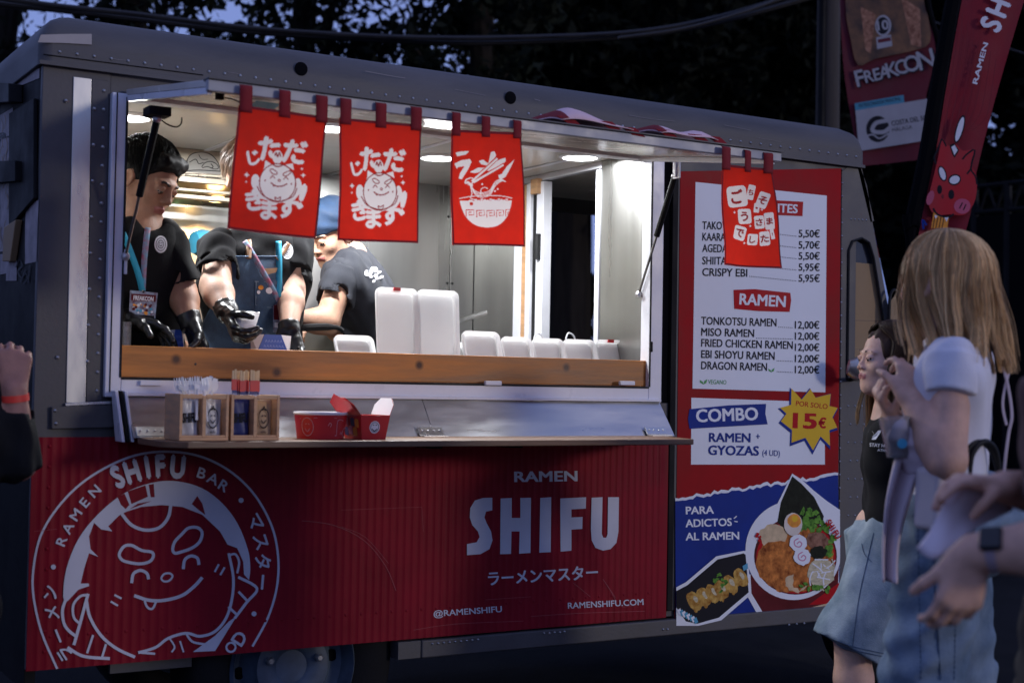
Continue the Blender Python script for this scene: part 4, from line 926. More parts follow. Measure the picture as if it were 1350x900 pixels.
def fork(x, y, zt, a, spoon=False, label=''):
    r = tag_none = None
    d = np.array((math.sin(a)*.5, .1*math.cos(3*a), 1.0)); d /= np.linalg.norm(d); c = np.array((x, y, zt)); s = np.array((math.cos(a*2), .35*math.sin(a*7), -.3)); s -= d*(s@d); s /= np.linalg.norm(s)
    b = MB(); b.tube([c-d*.085, c-d*.02, c], [.0035, .003, .0036], 6)
    if spoon: b.grid(lambda u, v: c+d*(.036*v-.002)+s*(.026*(u-.5)*math.sin(min(1, .25+v*.9)*2.6)), 4, 6)
    else:
        b.hexa([c-s*.011-d*.004, c+s*.011-d*.004, c+s*.011-d*.004+np.cross(d, s)*.002, c-s*.011-d*.004+np.cross(d, s)*.002, c-s*.0125+d*.012, c+s*.0125+d*.012, c+s*.0125+d*.012+np.cross(d, s)*.002, c-s*.0125+d*.012+np.cross(d, s)*.002])
        for k in range(4): q = c+s*(-.0105+.007*k)+d*.01; b.tube([q, q+d*.022+np.cross(d, s)*.003], [.0018, .001], 5)
    o = b.build('plastic_spoon' if spoon else 'plastic_fork', 'white_plastic', None, smooth=True, ang=50)
    return o
for k in range(14):
    u = (k+.5)/14; sp = u > .55
    o = fork(x0+.015+u*(x1-x0-.03), YC+.02+rnd.uniform(.0, .085), ZT+hc+.006+rnd.uniform(0, .010), (u-.5)*1.4+rnd.uniform(-.3, .3), sp)
    tag(o, 'white plastic spoon lying in the left wooden box' if sp else 'white plastic fork standing in the left wooden box', 'spoon' if sp else 'fork', 'plastic spoons in the left wooden box' if sp else 'plastic forks in the left wooden box')
def card(xa, xb, y, z0, z1, mat, name, label, cat, prints):
    r = thing(name, label, cat, ((xa+xb)/2, y, z0))
    b = MB(); b.grid(lambda u, v: np.array((xa+(xb-xa)*u, y+.006*math.sin(u*6+v*4)*.5, z0+(z1-z0)*v)), 8, 8); b.build('bag', mat, r, smooth=True, ang=180, solid=.001)
    p = MB(); f = lambda x, z, l: np.array((xa+(xb-xa)*x, y-.006-l, z0+(z1-z0)*(1-z))); prints(p, f); p.build('print', 'print_black', r)
def pr_word(p, f): p.text('SHIFU', (.1, .62), (.9, .60), .24, f, 0, .06)
def pr_face(p, f):
    p.stroke(catmull([(.5+.3*math.cos(k*.52), .5+.26*math.sin(k*.52)) for k in range(12)], 3, True), .035, f, 0, True); p.stroke(catmull([(.36, .55), (.5, .63), (.64, .55)], 4), .03, f); p.stroke([(.38, .45), (.45, .42)], .03, f); p.stroke([(.55, .42), (.62, .45)], .03, f); p.stroke(catmull([(.42, .28), (.5, .18), (.58, .28)], 4), .04, f); p.text('shifu', (.35, .9), (.65, .9), .07, f)
xm1, xm2 = (x0+x1)/2, (x2+x3)/2; zb, zt = ZT+.009, ZT+hc-.014
card(x0+.012, xm1-.008, YC+.03, zb, zt, 'clear_bag', 'cutlery_bag', 'clear bag of white cutlery in the first window of the left box', 'bag', pr_word)
card(xm1+.008, x1-.012, YC+.03, zb, zt, 'clear_bag', 'cutlery_bag', 'clear bag with a printed face in the second window of the left box', 'bag', pr_face)
card(x2+.012, xm2-.008, YC+.03, zb, zt, 'sleeve_blue', 'chopstick_bag', 'dark blue bag of chopsticks in the first window of the right box', 'bag', pr_word)
card(xm2+.008, x3-.012, YC+.03, zb, zt, 'paper_kraft', 'paper_bag', 'brown paper bag with a printed face in the right wooden box', 'bag', pr_face)
for k in range(6):
    x = x0+.02+k*.011+rnd.uniform(-.002, .002); b = MB(); b.tube([(x, YC+.045, zb), (x+rnd.uniform(-.01, .01), YC+.05, zt)], .0045, 6)
    tag(b.build('plastic_knife', 'white_plastic', smooth=True), 'white cutlery handle standing behind the first window of the left box', 'cutlery', 'cutlery handles in the left wooden box')
for k in range(9):
    x = W(309+3.7*k+rnd.uniform(-.8, .8), 510, YC+.05)[0]; zz = W(310, 487+2.0*abs(math.sin(k*1.7)), YC+.05)[2]; yy = YC+.04+.012*(k % 3); tilt = (k-4)*.0012+rnd.uniform(-.003, .003)
    r = thing('chopsticks', 'pair of wrapped chopsticks standing in the right wooden box', 'chopsticks', (x, yy, ZT+hc*.4), 'chopstick pairs in the right wooden box')
    b = MB(); b.hexa([(x-.0065, yy, ZT+.02), (x+.0065, yy, ZT+.02), (x+.0065, yy+.004, ZT+.02), (x-.0065, yy+.004, ZT+.02), (x-.0065+tilt, yy, zz-.026), (x+.0065+tilt, yy, zz-.026), (x+.0065+tilt, yy+.004, zz-.026), (x-.0065+tilt, yy+.004, zz-.026)]); b.build('sleeve', 'sleeve_blue', r)
    b = MB(); b.box((x-.0068+tilt, yy-.0007, zz-.056), (x+.0068+tilt, yy+.0047, zz-.0262)); b.build('red_band', 'paper_red', r)
    b = MB(); b.box((x-.0068+tilt*.7, yy-.0007, zz-.094), (x+.0068+tilt*.7, yy+.0047, zz-.064)); b.build('print_band', 'sleeve_print', r)
    for s in (-.0032, .0032):
        b = MB(); b.box((x+s-.0027+tilt, yy+.0003, zz-.03), (x+s+.0027+tilt, yy+.0037, zz+rnd.uniform(-.003, .003))); b.build('stick', 'bamboo', r)
# paper bowl
cb_ = (W(388, 571, -.24)+W(456, 571, -.24))/2; rw = (W(455, 545, -.24)[0]-W(388, 545, -.24)[0])/2; hb = W(420, 543.5, -.24)[2]-ZT
bw = thing('paper_bowl', 'red paper soup bowl with a white rim on the serving shelf', 'bowl', (cb_[0], -.24, ZT))
b = MB(); rt, rb_ = rw*.97, rw*.84; C0 = (cb_[0], -.24, ZT)
b.lathe([(.0001, .002), (rb_, .002), (rb_, 0), (rb_*1.01, 0), (rt*.99, hb-.004), (rt*.955, hb-.006), (rb_*.97, .006), (.0001, .006)], C0, n=40); b.build('bowl', 'paper_red', bw, smooth=True)
b = MB(); b.lathe([(rt*.97, hb-.004), (rt, hb-.006), (rt*1.03, hb-.002), (rt*1.0, hb+.002), (rt*.965, hb-.001)], C0, n=40); b.build('rim', 'paper_white', bw, smooth=True)
b = MB(); b.lathe([(rt*.952, hb-.007), (rb_*.965, .0075), (.0001, .0075)], C0, n=40); b.build('lining', 'paper_white', bw, smooth=True)
pb_ = MB()
def bowlf(x, z, l):
    rr = rb_*1.01+(rt*.99-rb_*1.01)*z+.0012+l; return np.array((C0[0]+rr*math.sin(x), C0[1]-rr*math.cos(x), ZT+z*(hb-.004)))
circ = [(-.95+.26*math.cos(k*.52), .5+.36*math.sin(k*.52)) for k in range(12)]; pb_.stroke(catmull(circ, 2, True), .03, bowlf, 0, True); pb_.stroke(catmull([(-1.05, .42), (-.95, .3), (-.85, .42)], 3), .03, bowlf); pb_.stroke([(-1.02, .6), (-.98, .62)], .03, bowlf); pb_.stroke([(-.9, .62), (-.86, .6)], .03, bowlf)
for p in ([(-.1, .55), (-.05, .66), (.02, .6), (-.02, .5)], [(.3, .15), (.3, .75), (.62, .75)], [(.3, .15), (.22, .15)], [(.7, .1), (.7, .4), (1.0, .45)], [(.5, .2), (.55, .3), (.6, .18), (.66, .32)]): pb_.stroke(catmull(p, 4), .025, bowlf)
pb_.stroke([(-1.3, .82), (-.6, .86), (.2, .86), (1.2, .84)], .018, bowlf); pb_.build('print', 'banner_print', bw)
# red folded take-away pail
def pail():
    yf, yk = -.30, -.20; A = W(479, 571, yf); xl, xr = W(479, 571, yf)[0], W(508, 571, yf)[0]; ht = W(480, 547, yf)[2]-ZT
    r = thing('takeaway_pail', 'open red folded paper food pail on the serving shelf', 'food box', ((xl+xr)/2, -.25, ZT)); xb0 = xl-.012
    fl = .008; v = [(xl-.004, yf, ZT), (xr, yf, ZT), (xr-.004, yk, ZT), (xb0, yk, ZT), (xl-.012, yf-fl, ZT+ht), (xr+.01, yf-fl, ZT+ht), (xr+.006, yk+fl, ZT+ht), (xb0-.010, yk+fl, ZT+ht)]
    b = MB(); b.add(v, [(0, 1, 5, 4), (1, 2, 6, 5), (2, 3, 7, 6), (3, 0, 4, 7), (0, 3, 2, 1)]); b.build('body', 'paper_red', r, solid=.0016)
    T = [np.array(q) for q in v[4:]]
    def flap(a, c, d, h, w, name, ins):
        d = np.array(d, float); m = (a+c)/2; e = (c-a); q = [a, c, c+d*h*.6, m+e*w+d*h, m-e*w+d*h, a+d*h*.6]
        MB().poly(q).build('flap', 'paper_red', r, solid=.0016); n = np.cross(e, d); n /= np.linalg.norm(n); n = n if n@ins > 0 else -n
        MB().poly([p+n*.0012 for p in q]).build('flap_lining', 'paper_white', r)
    flap(T[3], T[0], (-.62, 0, .78), .062, .28, 'flap', np.array((1., 0, 0))); flap(T[1], T[2], (.35, 0, .93), .052, .28, 'flap', np.array((-1., 0, 0)))
    flap(T[0], T[1], (0.0, -.35, .1), .0, .3, 'flap', np.array((0, 1., 0))) if False else None
    MB().fill([(0, 0), (1, 0), (1, 1), (.5, 1.7), (0, 1)], lambda u, w, l: T[0]*(1-u)+T[3]*u+np.array((-.028*w-.01, -.004, .035*w))+np.array((-l, 0, 0))).build('tab', 'paper_red', r, solid=.0012)
    f = lambda x, z, l: np.array((v[0][0]*(1-x)+v[1][0]*x, yf-fl*z-.0014-l, ZT+ht*z)); p = MB(); p.disc((.5, .5), .22, f, .26, n=20); p.stroke(catmull([(.4, .42), (.5, .34), (.6, .42)], 3), .04, f, 1); p.stroke(catmull([(.5+.17*math.cos(k*.52), .5+.2*math.sin(k*.52)) for k in range(12)], 2, True), .025, f, 1, True); p.stroke([(.42, .58), (.46, .6)], .035, f, 1); p.stroke([(.54, .6), (.58, .58)], .035, f, 1); p.build('badge', ['paper_white', 'print_black'], r)
    g = lambda y, z, l: np.array((v[3][0]*(1-y)+v[0][0]*y-.011*z-.0022-l, yk+(yf-yk)*y, ZT+ht*z)); p = MB()
    for k, (m, y, z) in enumerate(((0, .2, .3), (1, .45, .35), (2, .7, .3), (1, .25, .7), (0, .6, .7), (2, .85, .65))): p.fill([(y-.11, z-.16), (y+.1, z-.18), (y+.12, z+.15), (y, z+.2), (y-.12, z+.12)], g, m)
    p.text('RAMEN SHIFU', (.1, 1.04), (.9, 1.04), .1, g, 1, .02); p.build('picture', ['sleeve_blue', 'food_pink', 'food_yolk'], r)
pail()

# ================================================================== on the counter inside
ZK = 1.207
def rrect(cx, w, h, z0, y, r, n=5, tilt=0.0, taper=0.0):
    pts = []
    for (sx, sy, a0) in ((1, -1, -90), (1, 1, 0), (-1, 1, 90), (-1, -1, 180)):
        for k in range(n):
            a = rad(a0+90*k/(n-1)); px = sx*(w/2-r)+r*math.cos(a); pz = (h/2+sy*(h/2-r))+r*math.sin(a); px *= 1-taper*(1-pz/h); pts.append((px, pz))
    return [np.array((cx+p, y+q*math.sin(tilt), z0+q*math.cos(tilt))) for p, q in pts]
def foambox(pl, pr_, pt, pbot, y, label, tilt=.12, redtag=False, lean=0.0, lidw=1.0, tray=None, depth=.14, group='white lidded food boxes on the counter'):
    a, c = W(pl, pbot, y), W(pr_, pbot, y); w = c[0]-a[0]; cx = (a[0]+c[0])/2; h = W((pl+pr_)/2, pt, y)[2]-(ZK+.052); h0 = .05
    r = thing('foam_box', label, 'food box', (cx, y, ZK), group)
    b = MB(); lo = rrect(cx, w*.86, depth*.86, 0, 0, .02); hi = rrect(cx, w, depth, 0, 0, .022); n = len(lo)
    L0 = [(p[0], y-depth-.01+depth*.07+p[2], ZK) for p in lo]; L1 = [(p[0], y-depth-.01+p[2], ZK+h0) for p in hi]; L2 = [(cx+(p[0]-cx)*.93, y-depth-.01+depth*.035+p[2]*.93, ZK+h0) for p in hi]; L3 = [(cx+(p[0]-cx)*.96, q[1], ZK+.006) for p, q in zip(lo, L0)]
    b.add(L0+L1+L2+L3, [tuple(reversed(range(n)))]+[(i, (i+1) % n, n+(i+1) % n, n+i) for i in range(n)]+[(n+i, n+(i+1) % n, 2*n+(i+1) % n, 2*n+i) for i in range(n)]+[(2*n+i, 2*n+(i+1) % n, 3*n+(i+1) % n, 3*n+i) for i in range(n)]+[tuple(3*n+i for i in range(n))]); b.build('tray', 'foam', r, smooth=True, ang=50)
    # lid: a shallow rounded tray standing open, inside towards the viewer
    O = rrect(cx+lean, w*lidw, h, ZK+h0+.002, y, min(.022, w*.2), 6, tilt, .03); I = rrect(cx+lean, w*lidw*.86, h*.88, ZK+h0+.002+h*.06*math.cos(tilt), y+.004, min(.018, w*.16), 6, tilt, .03); nv = np.array((0, math.cos(tilt), -math.sin(tilt)))
    n = len(O); Bk = [p+nv*.028 for p in I]; Fr = [p+nv*.004 for p in I]; Bo = [p+nv*.008 for p in O]
    b = MB(); b.add([*O, *Fr, *[p+nv*.022 for p in I], *Bo, *Bk], [(i, (i+1) % n, n+(i+1) % n, n+i) for i in range(n)]+[(n+i, n+(i+1) % n, 2*n+(i+1) % n, 2*n+i) for i in range(n)]+[tuple(2*n+i for i in range(n))]+[(3*n+i, i, (i+1) % n, 3*n+(i+1) % n)[::-1] for i in range(n)]+[(3*n+i, 3*n+(i+1) % n, 4*n+(i+1) % n, 4*n+i) for i in range(n)]+[tuple(4*n+i for i in reversed(range(n)))])
    b.build('lid', 'foam', r, smooth=True, ang=45)
    if redtag:
        z = ZK+h0+h*math.cos(tilt); b = MB(); b.box((cx+lean-.012, y+h*math.sin(tilt)-.003, z-.008), (cx+lean+.012, y+h*math.sin(tilt)+.01, z+.003)); b.build('red_tab', 'foam_red', r)
    return r
foambox(495, 551, 378, 466, .15, 'tall white lid standing open with a red tab, left of the tall pair', .10, True, lean=.008)
foambox(549, 604, 381, 466, .155, 'tall white lid standing open, right of the tall pair', .10, lean=.012)
foambox(447, 500, 436, 466, .16, 'low white plastic box left of the two tall lids', .5, lean=0)
foambox(596, 622, 446, 470, .17, 'narrow low white box between the tall lids and the short row', .5, depth=.1)
for i, (a, c, t, tl, ln) in enumerate(((614, 664, 433, .35, .006), (667, 708, 441, .35, 0), (708, 750, 443, .35, 0), (749, 792, 444.5, .35, 0), (792, 834, 445, .35, 0))):
    foambox(a, c, t, 474, .15, ['short white lid with a raised corner, nearest the tall lids', 'short white box lid second in the row after the tilted lid', 'short white box lid in the middle of the row before the doorway', 'short white box lid second from the right end of the row', 'short white box lid with a red tab at the right end of the row'][i], tl, i == 4, ln)
foambox(836, 850, 450, 476, .16, 'clear edged container at the far right end of the counter', .1, depth=.1)
def tub(pl, pr_, pt, y, label, mat):
    a, c = W(pl, 450, y), W(pr_, 450, y); h = W(pl, pt, y)[2]-ZK; cx = (a[0]+c[0])/2; rr = (c[0]-a[0])/2
    r = thing('plastic_tub', label, 'tub', (cx, y, ZK)); b = MB(); b.lathe([(.0001, 0), (rr*.9, 0), (rr, h), (rr*.94, h), (rr*.85, .004), (.0001, .004)], (cx, y, ZK), n=24); b.build('cup', mat, r, smooth=True); b = MB(); b.lathe([(rr, h-.006), (rr*1.06, h-.004), (rr*1.05, h+.002), (rr*.98, h)], (cx, y, ZK), n=24); b.build('rim', mat, r, smooth=True)
tub(157, 173, 425, .12, 'clear plastic tub at the left end of the counter board', 'clear_plastic')
# blue patterned folded boxes
def bluebox(px0, px1, pt, pbm, y, label):
    a, c = W(px0, pbm, y), W(px1, pbm, y); w = c[0]-a[0]; z1 = W(px0, pt, y)[2]; z0 = ZK+.002; cx = (a[0]+c[0])/2; h = z1-z0
    r = thing('patterned_box', label, 'food box', (cx, y, ZK), 'blue patterned paper boxes'); 
    front = [(cx-w*.29, y, z0), (cx+w*.29, y, z0), (cx+w*.36, y+.01, z0+h*.62), (cx+w*.2, y+.012, z1), (cx-w*.2, y+.012, z1), (cx-w*.36, y+.01, z0+h*.62)]
    MB().poly([np.array(p) for p in front]).build('front_panel', 'pattern_blue', r, solid=.002)
    for s in (-1, 1):
        q = [np.array((cx+s*w*.3, y+.003, z0)), np.array((cx+s*w*.37, y+.012, z0+h*.62)), np.array((cx+s*w*.21, y+.014, z1)), np.array((cx+s*w*.5, y+.03, z1-.002)), np.array((cx+s*w*.42, y+.03, z0))]
        MB().poly(q).build('flap', 'paper_white', r, solid=.002)
    b = MB(); b.box((cx-w*.28, y+.03, z0), (cx+w*.28, y+.09, z0+h*.5)); b.build('body', 'paper_white', r)
    p = MB(); f = lambda x, z, l: np.array((cx+w*.33*x, y+.0085*min(z*1.1, 1)+.0015-.004-l-.0005, z0+h*z))
    for j in range(7):
        for i in range(8):
            x = -.78+i*.22+(j % 2)*.11; z = .1+j*.12
            if abs(x) < .92-max(0, z-.62)*1.1: p.stroke(catmull([(x-.07, z), (x, z+.05), (x+.07, z)], 2), .02, f)
    p.build('wave_pattern', 'pattern_pale', r)
pm('pattern_pale', (.25, .38, .75), .5)
bluebox(334, 388, 440, 464, .10, 'blue patterned paper box with white flaps in front of the denim apron'); bluebox(226, 246, 434, 464, .13, 'blue patterned paper box between the two left cooks')
# utensils
def utensil(pts, r, y, label, mat='black_metal', name='utensil'):
    P = [W(px, py, y) for px, py in pts]; b = MB(); b.tube(P, r, 8); tag(b.build(name, mat, smooth=True), label, 'utensil')
utensil([(832, 470), (818, 438), (808, 419)], [.005, .007, .007], .30, 'thin black utensil handle leaning behind the end boxes', name='ladle'); utensil([(832, 470), (834, 445), (836, 428)], [.008, .010, .008], .28, 'thick black utensil handle upright behind the end boxes', name='spatula')
for x, lab in ((711, 'white hooked handle behind the row of lids, left one'), (753, 'white hooked handle behind the row of lids, right one')):
    P = [W(*p, .26) for p in ((x+8, 460), (x+4, 444), (x-2, 439), (x-5, 441), (x-7, 447))]; b = MB(); b.tube(catmull(P, 4), .003, 7); tag(b.build('ladle_hook', 'white_plastic', smooth=True), lab, 'hook')
b = MB(); P = [W(*p, .35) for p in ((385, 438), (400, 432), (440, 431), (452, 436))]; b.tube(catmull(P, 4), [.006]*4+[.012]*4+[.008]*5, 8); tag(b.build('frying_pan', 'black_metal', smooth=True), 'black pan handle lying beside the capped cook', 'pan')
b = MB(); c = W(497, 430, 1.1); b.lathe([(.16, 0), (.155, .012), (.13, .03), (.05, .045), (.0001, .048)], c+(0, 0, 0), (.1, -.95, .15), 32); b.lathe([(.16, 0), (.165, .004), (.15, .01)], c, (.1, -.95, .15), 32); tag(b.build('steel_plate', 'steel', smooth=True), 'round steel pan lid leaning behind the capped cook', 'lid')
b = MB(); c = W(268, 321, 1.05); b.lathe([(.0001, .05), (.03, .046), (.05, .02), (.052, -.01), (.04, -.04), (.0001, -.045)], c, (1, .2, 0), 18); tag(b.build('blue_bottle', 'print_cyan', smooth=True), 'bright blue round bottle on the wall between the two left cooks', 'bottle')
# ================================================================== ground and what stands behind the truck
b = MB(); b.box((-60, -40, -.3), (90, 90, 0)); tag(b.build('ground', 'asphalt'), kind='structure')
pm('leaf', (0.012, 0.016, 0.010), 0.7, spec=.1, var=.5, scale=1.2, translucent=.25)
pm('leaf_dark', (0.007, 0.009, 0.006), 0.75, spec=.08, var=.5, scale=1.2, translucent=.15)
pm('bark', (0.02, 0.017, 0.014), .9, spec=.1, var=.4, scale=6, bump=.6, bscale=30, stretch=(3, 3, .4))
pm('pole_wood', (0.05, 0.043, 0.04), .85, var=.35, scale=7, bump=.5, bscale=25, stretch=(5, 5, .3))
pm('cable', (0.012, 0.012, 0.014), .5)
rs = np.random.RandomState(3)
def leaves(C, size):
    """a bent diamond for every centre"""
    n = len(C); a = rs.normal(size=(n, 3)); a[:, 2] -= .4; a /= np.linalg.norm(a, axis=1)[:, None]; c = np.cross(a, rs.normal(size=(n, 3))); c /= np.linalg.norm(c, axis=1)[:, None]
    s = (size*rs.uniform(.6, 1.4, n))[:, None]; nn = np.cross(a, c)
    V = np.stack([C-a*s, C+c*s*.42+nn*s*.12, C+a*s, C-c*s*.42+nn*s*.12], 1).reshape(-1, 3); F = np.arange(4*n).reshape(n, 4); return V, F
def tree(label, base, top, clumps, size, mat='leaf', tr=.18, limbs=7, spray=None):
    """clumps: (centre, radius, number)"""
    base = np.array(base, float); base[2] = 0; r = thing('tree', label, 'tree', tuple(base), 'trees behind the truck')
    b = MB(); top = np.array(top, float); mid = (base+top)/2+np.array((.15, 0, 0)); P = catmull([base, mid, top], 6); b.tube(P, list(np.linspace(tr, tr*.4, len(P))), 9); b.build('trunk', 'bark', r, smooth=True)
    for k, (c, rr, n) in enumerate(clumps[:limbs]):
        b = MB(); t = .45+.5*k/max(1, limbs); s = base*(1-t)+top*t+np.array((.15*4*t*(1-t), 0, 0)); c = np.array(c); Q = catmull([s, (s+c)/2+np.array((0, 0, .12)), c+(c-s)*.15], 5); b.tube(Q, list(np.linspace(tr*.32, .012, len(Q))), 6); b.build('limb', 'bark', r, smooth=True)
    CC = []
    for c, rr, n in ([] if spray is None else clump_field(spray[0], spray[1], -60, 120, spray[2], spray[3], spray[4], .16, 16, 77)): CC.append(np.array(c)+rs.normal(size=(n, 3))*rr*.6)
    for c, rr, n in clumps:
        d = rs.normal(size=(n, 3)); d /= np.linalg.norm(d, axis=1)[:, None]; q = np.array(c)+d*(rr*rs.uniform(0.05, 1, n)**.55)[:, None]*np.array((1, 1, .8))
        CC.append(q)
    CC = np.concatenate(CC); V, F = leaves(CC, np.full(len(CC), size)); fast_mesh('crown', V, F, mat, r)
    return r
GAPS = [(25, 25, 60, 45), (115, 15, 40, 45), (235, 45, 45, 40), (305, 20, 60, 50), (420, 70, 40, 30), (505, 10, 60, 40), (525, 88, 60, 32), (600, 70, 40, 26), (660, 30, 50, 50), (350, 85, 50, 25), (560, -10, 30, 40), (800, 20, 30, 30)]   # where the sky shows between the crowns
def clump_field(x0, x1, y0, y1, d0, d1, m, rr, n, seed, keep=None):
    q = np.random.RandomState(seed); o = []
    for _ in range(m):
        x, y = q.uniform(x0, x1), q.uniform(y0, y1)
        if keep and not keep(x, y, q): continue
        if any(((x-gx)/gw)**2+((y-gy)/gh)**2 < .34 for gx, gy, gw, gh in GAPS) and q.rand() < .85: continue
        o.append((WD(x, y, q.uniform(d0, d1)), rr*q.uniform(.6, 1.3), int(n*q.uniform(.6, 1.3))))
    return o
def gnd(px, dep): p = WD(px, 500, dep); return (p[0], p[1], 0)
tree('sparse tree whose twigs show against the sky over the rear end of the roof', gnd(-60, 13), WD(10, -60, 13), clump_field(-220, 110, -330, 85, 12, 14.5, 46, .22, 60, 1), .055, spray=(-40, 110, 12, 14, 60))
tree('dark slim tree behind the rear roof corner with sky on both sides', gnd(165, 12), WD(160, -200, 12), clump_field(100, 255, -380, 70, 11.2, 12.8, 34, .26, 230, 2, lambda x, y, q: abs(x-165) < 60 or q.rand() < .4), .06, spray=(100, 290, 11.5, 13, 90))
tree('loose leafed tree above the laughing face banners', gnd(380, 14), WD(390, -220, 14), clump_field(270, 540, -420, 85, 12.5, 15, 60, .28, 130, 3), .065, spray=(270, 560, 12.5, 15, 170))
tree('broad leafed tree above the noodle bowl banner', gnd(620, 13), WD(620, -200, 13), clump_field(520, 710, -420, 100, 12, 14.2, 64, .30, 200, 4), .065, spray=(500, 720, 12, 14, 130))
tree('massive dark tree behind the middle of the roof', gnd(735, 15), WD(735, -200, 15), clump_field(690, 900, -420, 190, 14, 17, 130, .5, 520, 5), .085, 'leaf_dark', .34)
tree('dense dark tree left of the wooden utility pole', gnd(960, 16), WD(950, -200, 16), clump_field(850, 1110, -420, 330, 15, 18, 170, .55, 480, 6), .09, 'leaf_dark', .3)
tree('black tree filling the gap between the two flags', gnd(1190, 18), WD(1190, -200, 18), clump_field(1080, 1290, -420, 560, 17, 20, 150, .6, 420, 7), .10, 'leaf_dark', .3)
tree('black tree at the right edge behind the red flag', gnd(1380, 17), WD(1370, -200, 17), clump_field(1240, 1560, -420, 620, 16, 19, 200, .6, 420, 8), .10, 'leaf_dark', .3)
# low hedge that closes the view under and beside the truck
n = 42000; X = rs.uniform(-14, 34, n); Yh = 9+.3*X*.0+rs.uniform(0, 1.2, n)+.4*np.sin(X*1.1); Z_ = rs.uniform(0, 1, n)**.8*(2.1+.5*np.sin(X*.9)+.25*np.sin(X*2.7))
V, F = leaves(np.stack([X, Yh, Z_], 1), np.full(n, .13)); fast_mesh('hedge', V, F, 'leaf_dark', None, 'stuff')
b = MB(); b.box((-14, 9.6, 0), (34, 10.0, 1.7)); tag(b.build('low_wall', 'bark'), 'dark low wall behind the hedge beyond the truck', 'wall')
# overhead cables
def cable(pts, dep, r, label):
    P = catmull([WD(px, py, d) for (px, py), d in zip(pts, np.linspace(dep[0], dep[1], len(pts)))], 6); b = MB(); b.tube(P, r, 7); tag(b.build('overhead_cable', 'cable', smooth=True), label, 'cable', 'cables over the truck')
cable([(-60, -12), (60, 6), (180, 19), (300, 34), (420, 44), (560, 50), (700, 49), (840, 42), (950, 22), (1085, -18)], (8, 9), .016, 'thick black cable bundle sagging highest across the tree tops')
cable([(-60, -2), (60, 11), (180, 25), (300, 39), (450, 50), (600, 56), (720, 54), (850, 46), (960, 26), (1085, -8)], (8.2, 9), .020, 'thick black cable bundle sagging just below the other one')
cable([(-40, 6), (40, 13), (110, 18), (200, 26)], (8.4, 8.6), .006, 'thin wire under the cables over the rear roof corner')
cable([(815, 50), (900, 38), (980, 16), (1035, -4)], (8.0, 8.4), .009, 'pale cable catching the light left of the wooden pole')
cable([(1225, 27), (1300, 55), (1380, 80)], (10, 10), .008, 'thin pale wire crossing behind the red flag')
# utility pole
p0 = WD(1092, 60, 9.2); r = thing('utility_pole', 'weathered wooden utility pole behind the cab roof', 'pole', (p0[0], p0[1], 0)); b = MB(); b.lathe([(.085, 0), (.078, 2), (.072, 4.2), (.068, 6)], (p0[0], p0[1], 0), n=14); b.build('post', 'pole_wood', r, smooth=True)
b = MB(); b.tube([np.array((p0[0]-.085, p0[1]-.03, .0)), np.array((p0[0]-.08, p0[1]-.03, 5.5))], .022, 7); b.build('conduit', 'black_metal', r, smooth=True)

# ------------------------------------------------------------------ flags
def flag_cloth(root, L, R, dep, mat, nseg=26, wave=.02, name='cloth'):
    """cloth between a left and a right edge given as picture points at one distance"""
    Lp = catmull([WD(x, y, dep) for x, y in L], 10); Rp = catmull([WD(x, y, dep) for x, y in R], 10); n = min(len(Lp), len(Rp)); Lp = [Lp[int(i*(len(Lp)-1)/(n-1))] for i in range(n)]; Rp = [Rp[int(i*(len(Rp)-1)/(n-1))] for i in range(n)]
    def F(u, v, lift=0):
        t = v*(n-1); i = min(int(t), n-2); f = t-i; a = Lp[i]*(1-f)+Lp[i+1]*f; c = Rp[i]*(1-f)+Rp[i+1]*f
        return a*(1-u)+c*u-FWD*(lift+wave*math.sin(u*3.1+v*4)+wave*.5*math.sin(u*7-v*5))
    b = MB(); b.grid(lambda u, v: F(u, v), 12, nseg); b.build(name, mat, root, smooth=True, ang=180)
    return F
def flagpix(dep, lift0, FWD=FWD):
    return lambda x, y, l: WD(x, y, dep)-FWD*(lift0+l)
pm('flag_red', (0.24, 0.008, 0.02), .8, var=.12, scale=5, bump=.15, bscale=120, translucent=.15)
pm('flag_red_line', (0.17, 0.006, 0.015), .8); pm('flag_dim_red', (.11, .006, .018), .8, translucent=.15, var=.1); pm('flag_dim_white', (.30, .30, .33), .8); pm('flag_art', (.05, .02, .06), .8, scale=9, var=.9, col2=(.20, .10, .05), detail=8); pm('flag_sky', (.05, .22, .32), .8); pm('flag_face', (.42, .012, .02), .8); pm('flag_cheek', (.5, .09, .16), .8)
d2 = 6.2
p = WD(1238, 330, d2); rf = thing('feather_flag', 'tall red feather flag with a horned face, behind the blonde woman', 'flag', (p[0], p[1], 0))
Lq = [(1300, -150), (1283, -70), (1267.7, 0), (1246.7, 117), (1233, 200), (1213, 297), (1211, 318)]; Rq = [(1400, -150), (1376, -70), (1352, 0), (1313, 133), (1287, 233), (1280, 277), (1268, 318)]
Ff = flag_cloth(rf, Lq, Rq, d2, 'flag_red', wave=.012)
b = MB(); P = catmull([WD(x-11, y, d2+.01) for x, y in Lq]+[np.array((WD(1205, 330, d2)[0], WD(1205, 330, d2)[1], .4)), np.array((p[0]-.08, p[1], 0.02))], 6); b.tube(P, [.034]*36+[.02]*(len(P)-36), 8); b.build('pole_sleeve', 'dark_gap', rf, smooth=True)
f3 = lambda x, y, l: WD(900+x/3, y/3, d2)-FWD*(.026+l)
pf = MB()
for k in range(7):
    pf.stroke(catmull([(1100+22*k, 60+30*k), (1085+22*k, 220+20*k), (1050+24*k, 380+14*k), (1030+18*k, 520)], 4), 2.5, f3, 4)
pf.glyph('S', (1212, 102), 78, rad(-66), f3, 1, .05, .85); pf.glyph('H', (1240, 36), 78, rad(-68), f3, 1, .05, .85); pf.glyph('I', (1262, -36), 78, rad(-70), f3, 1, .05, .85)
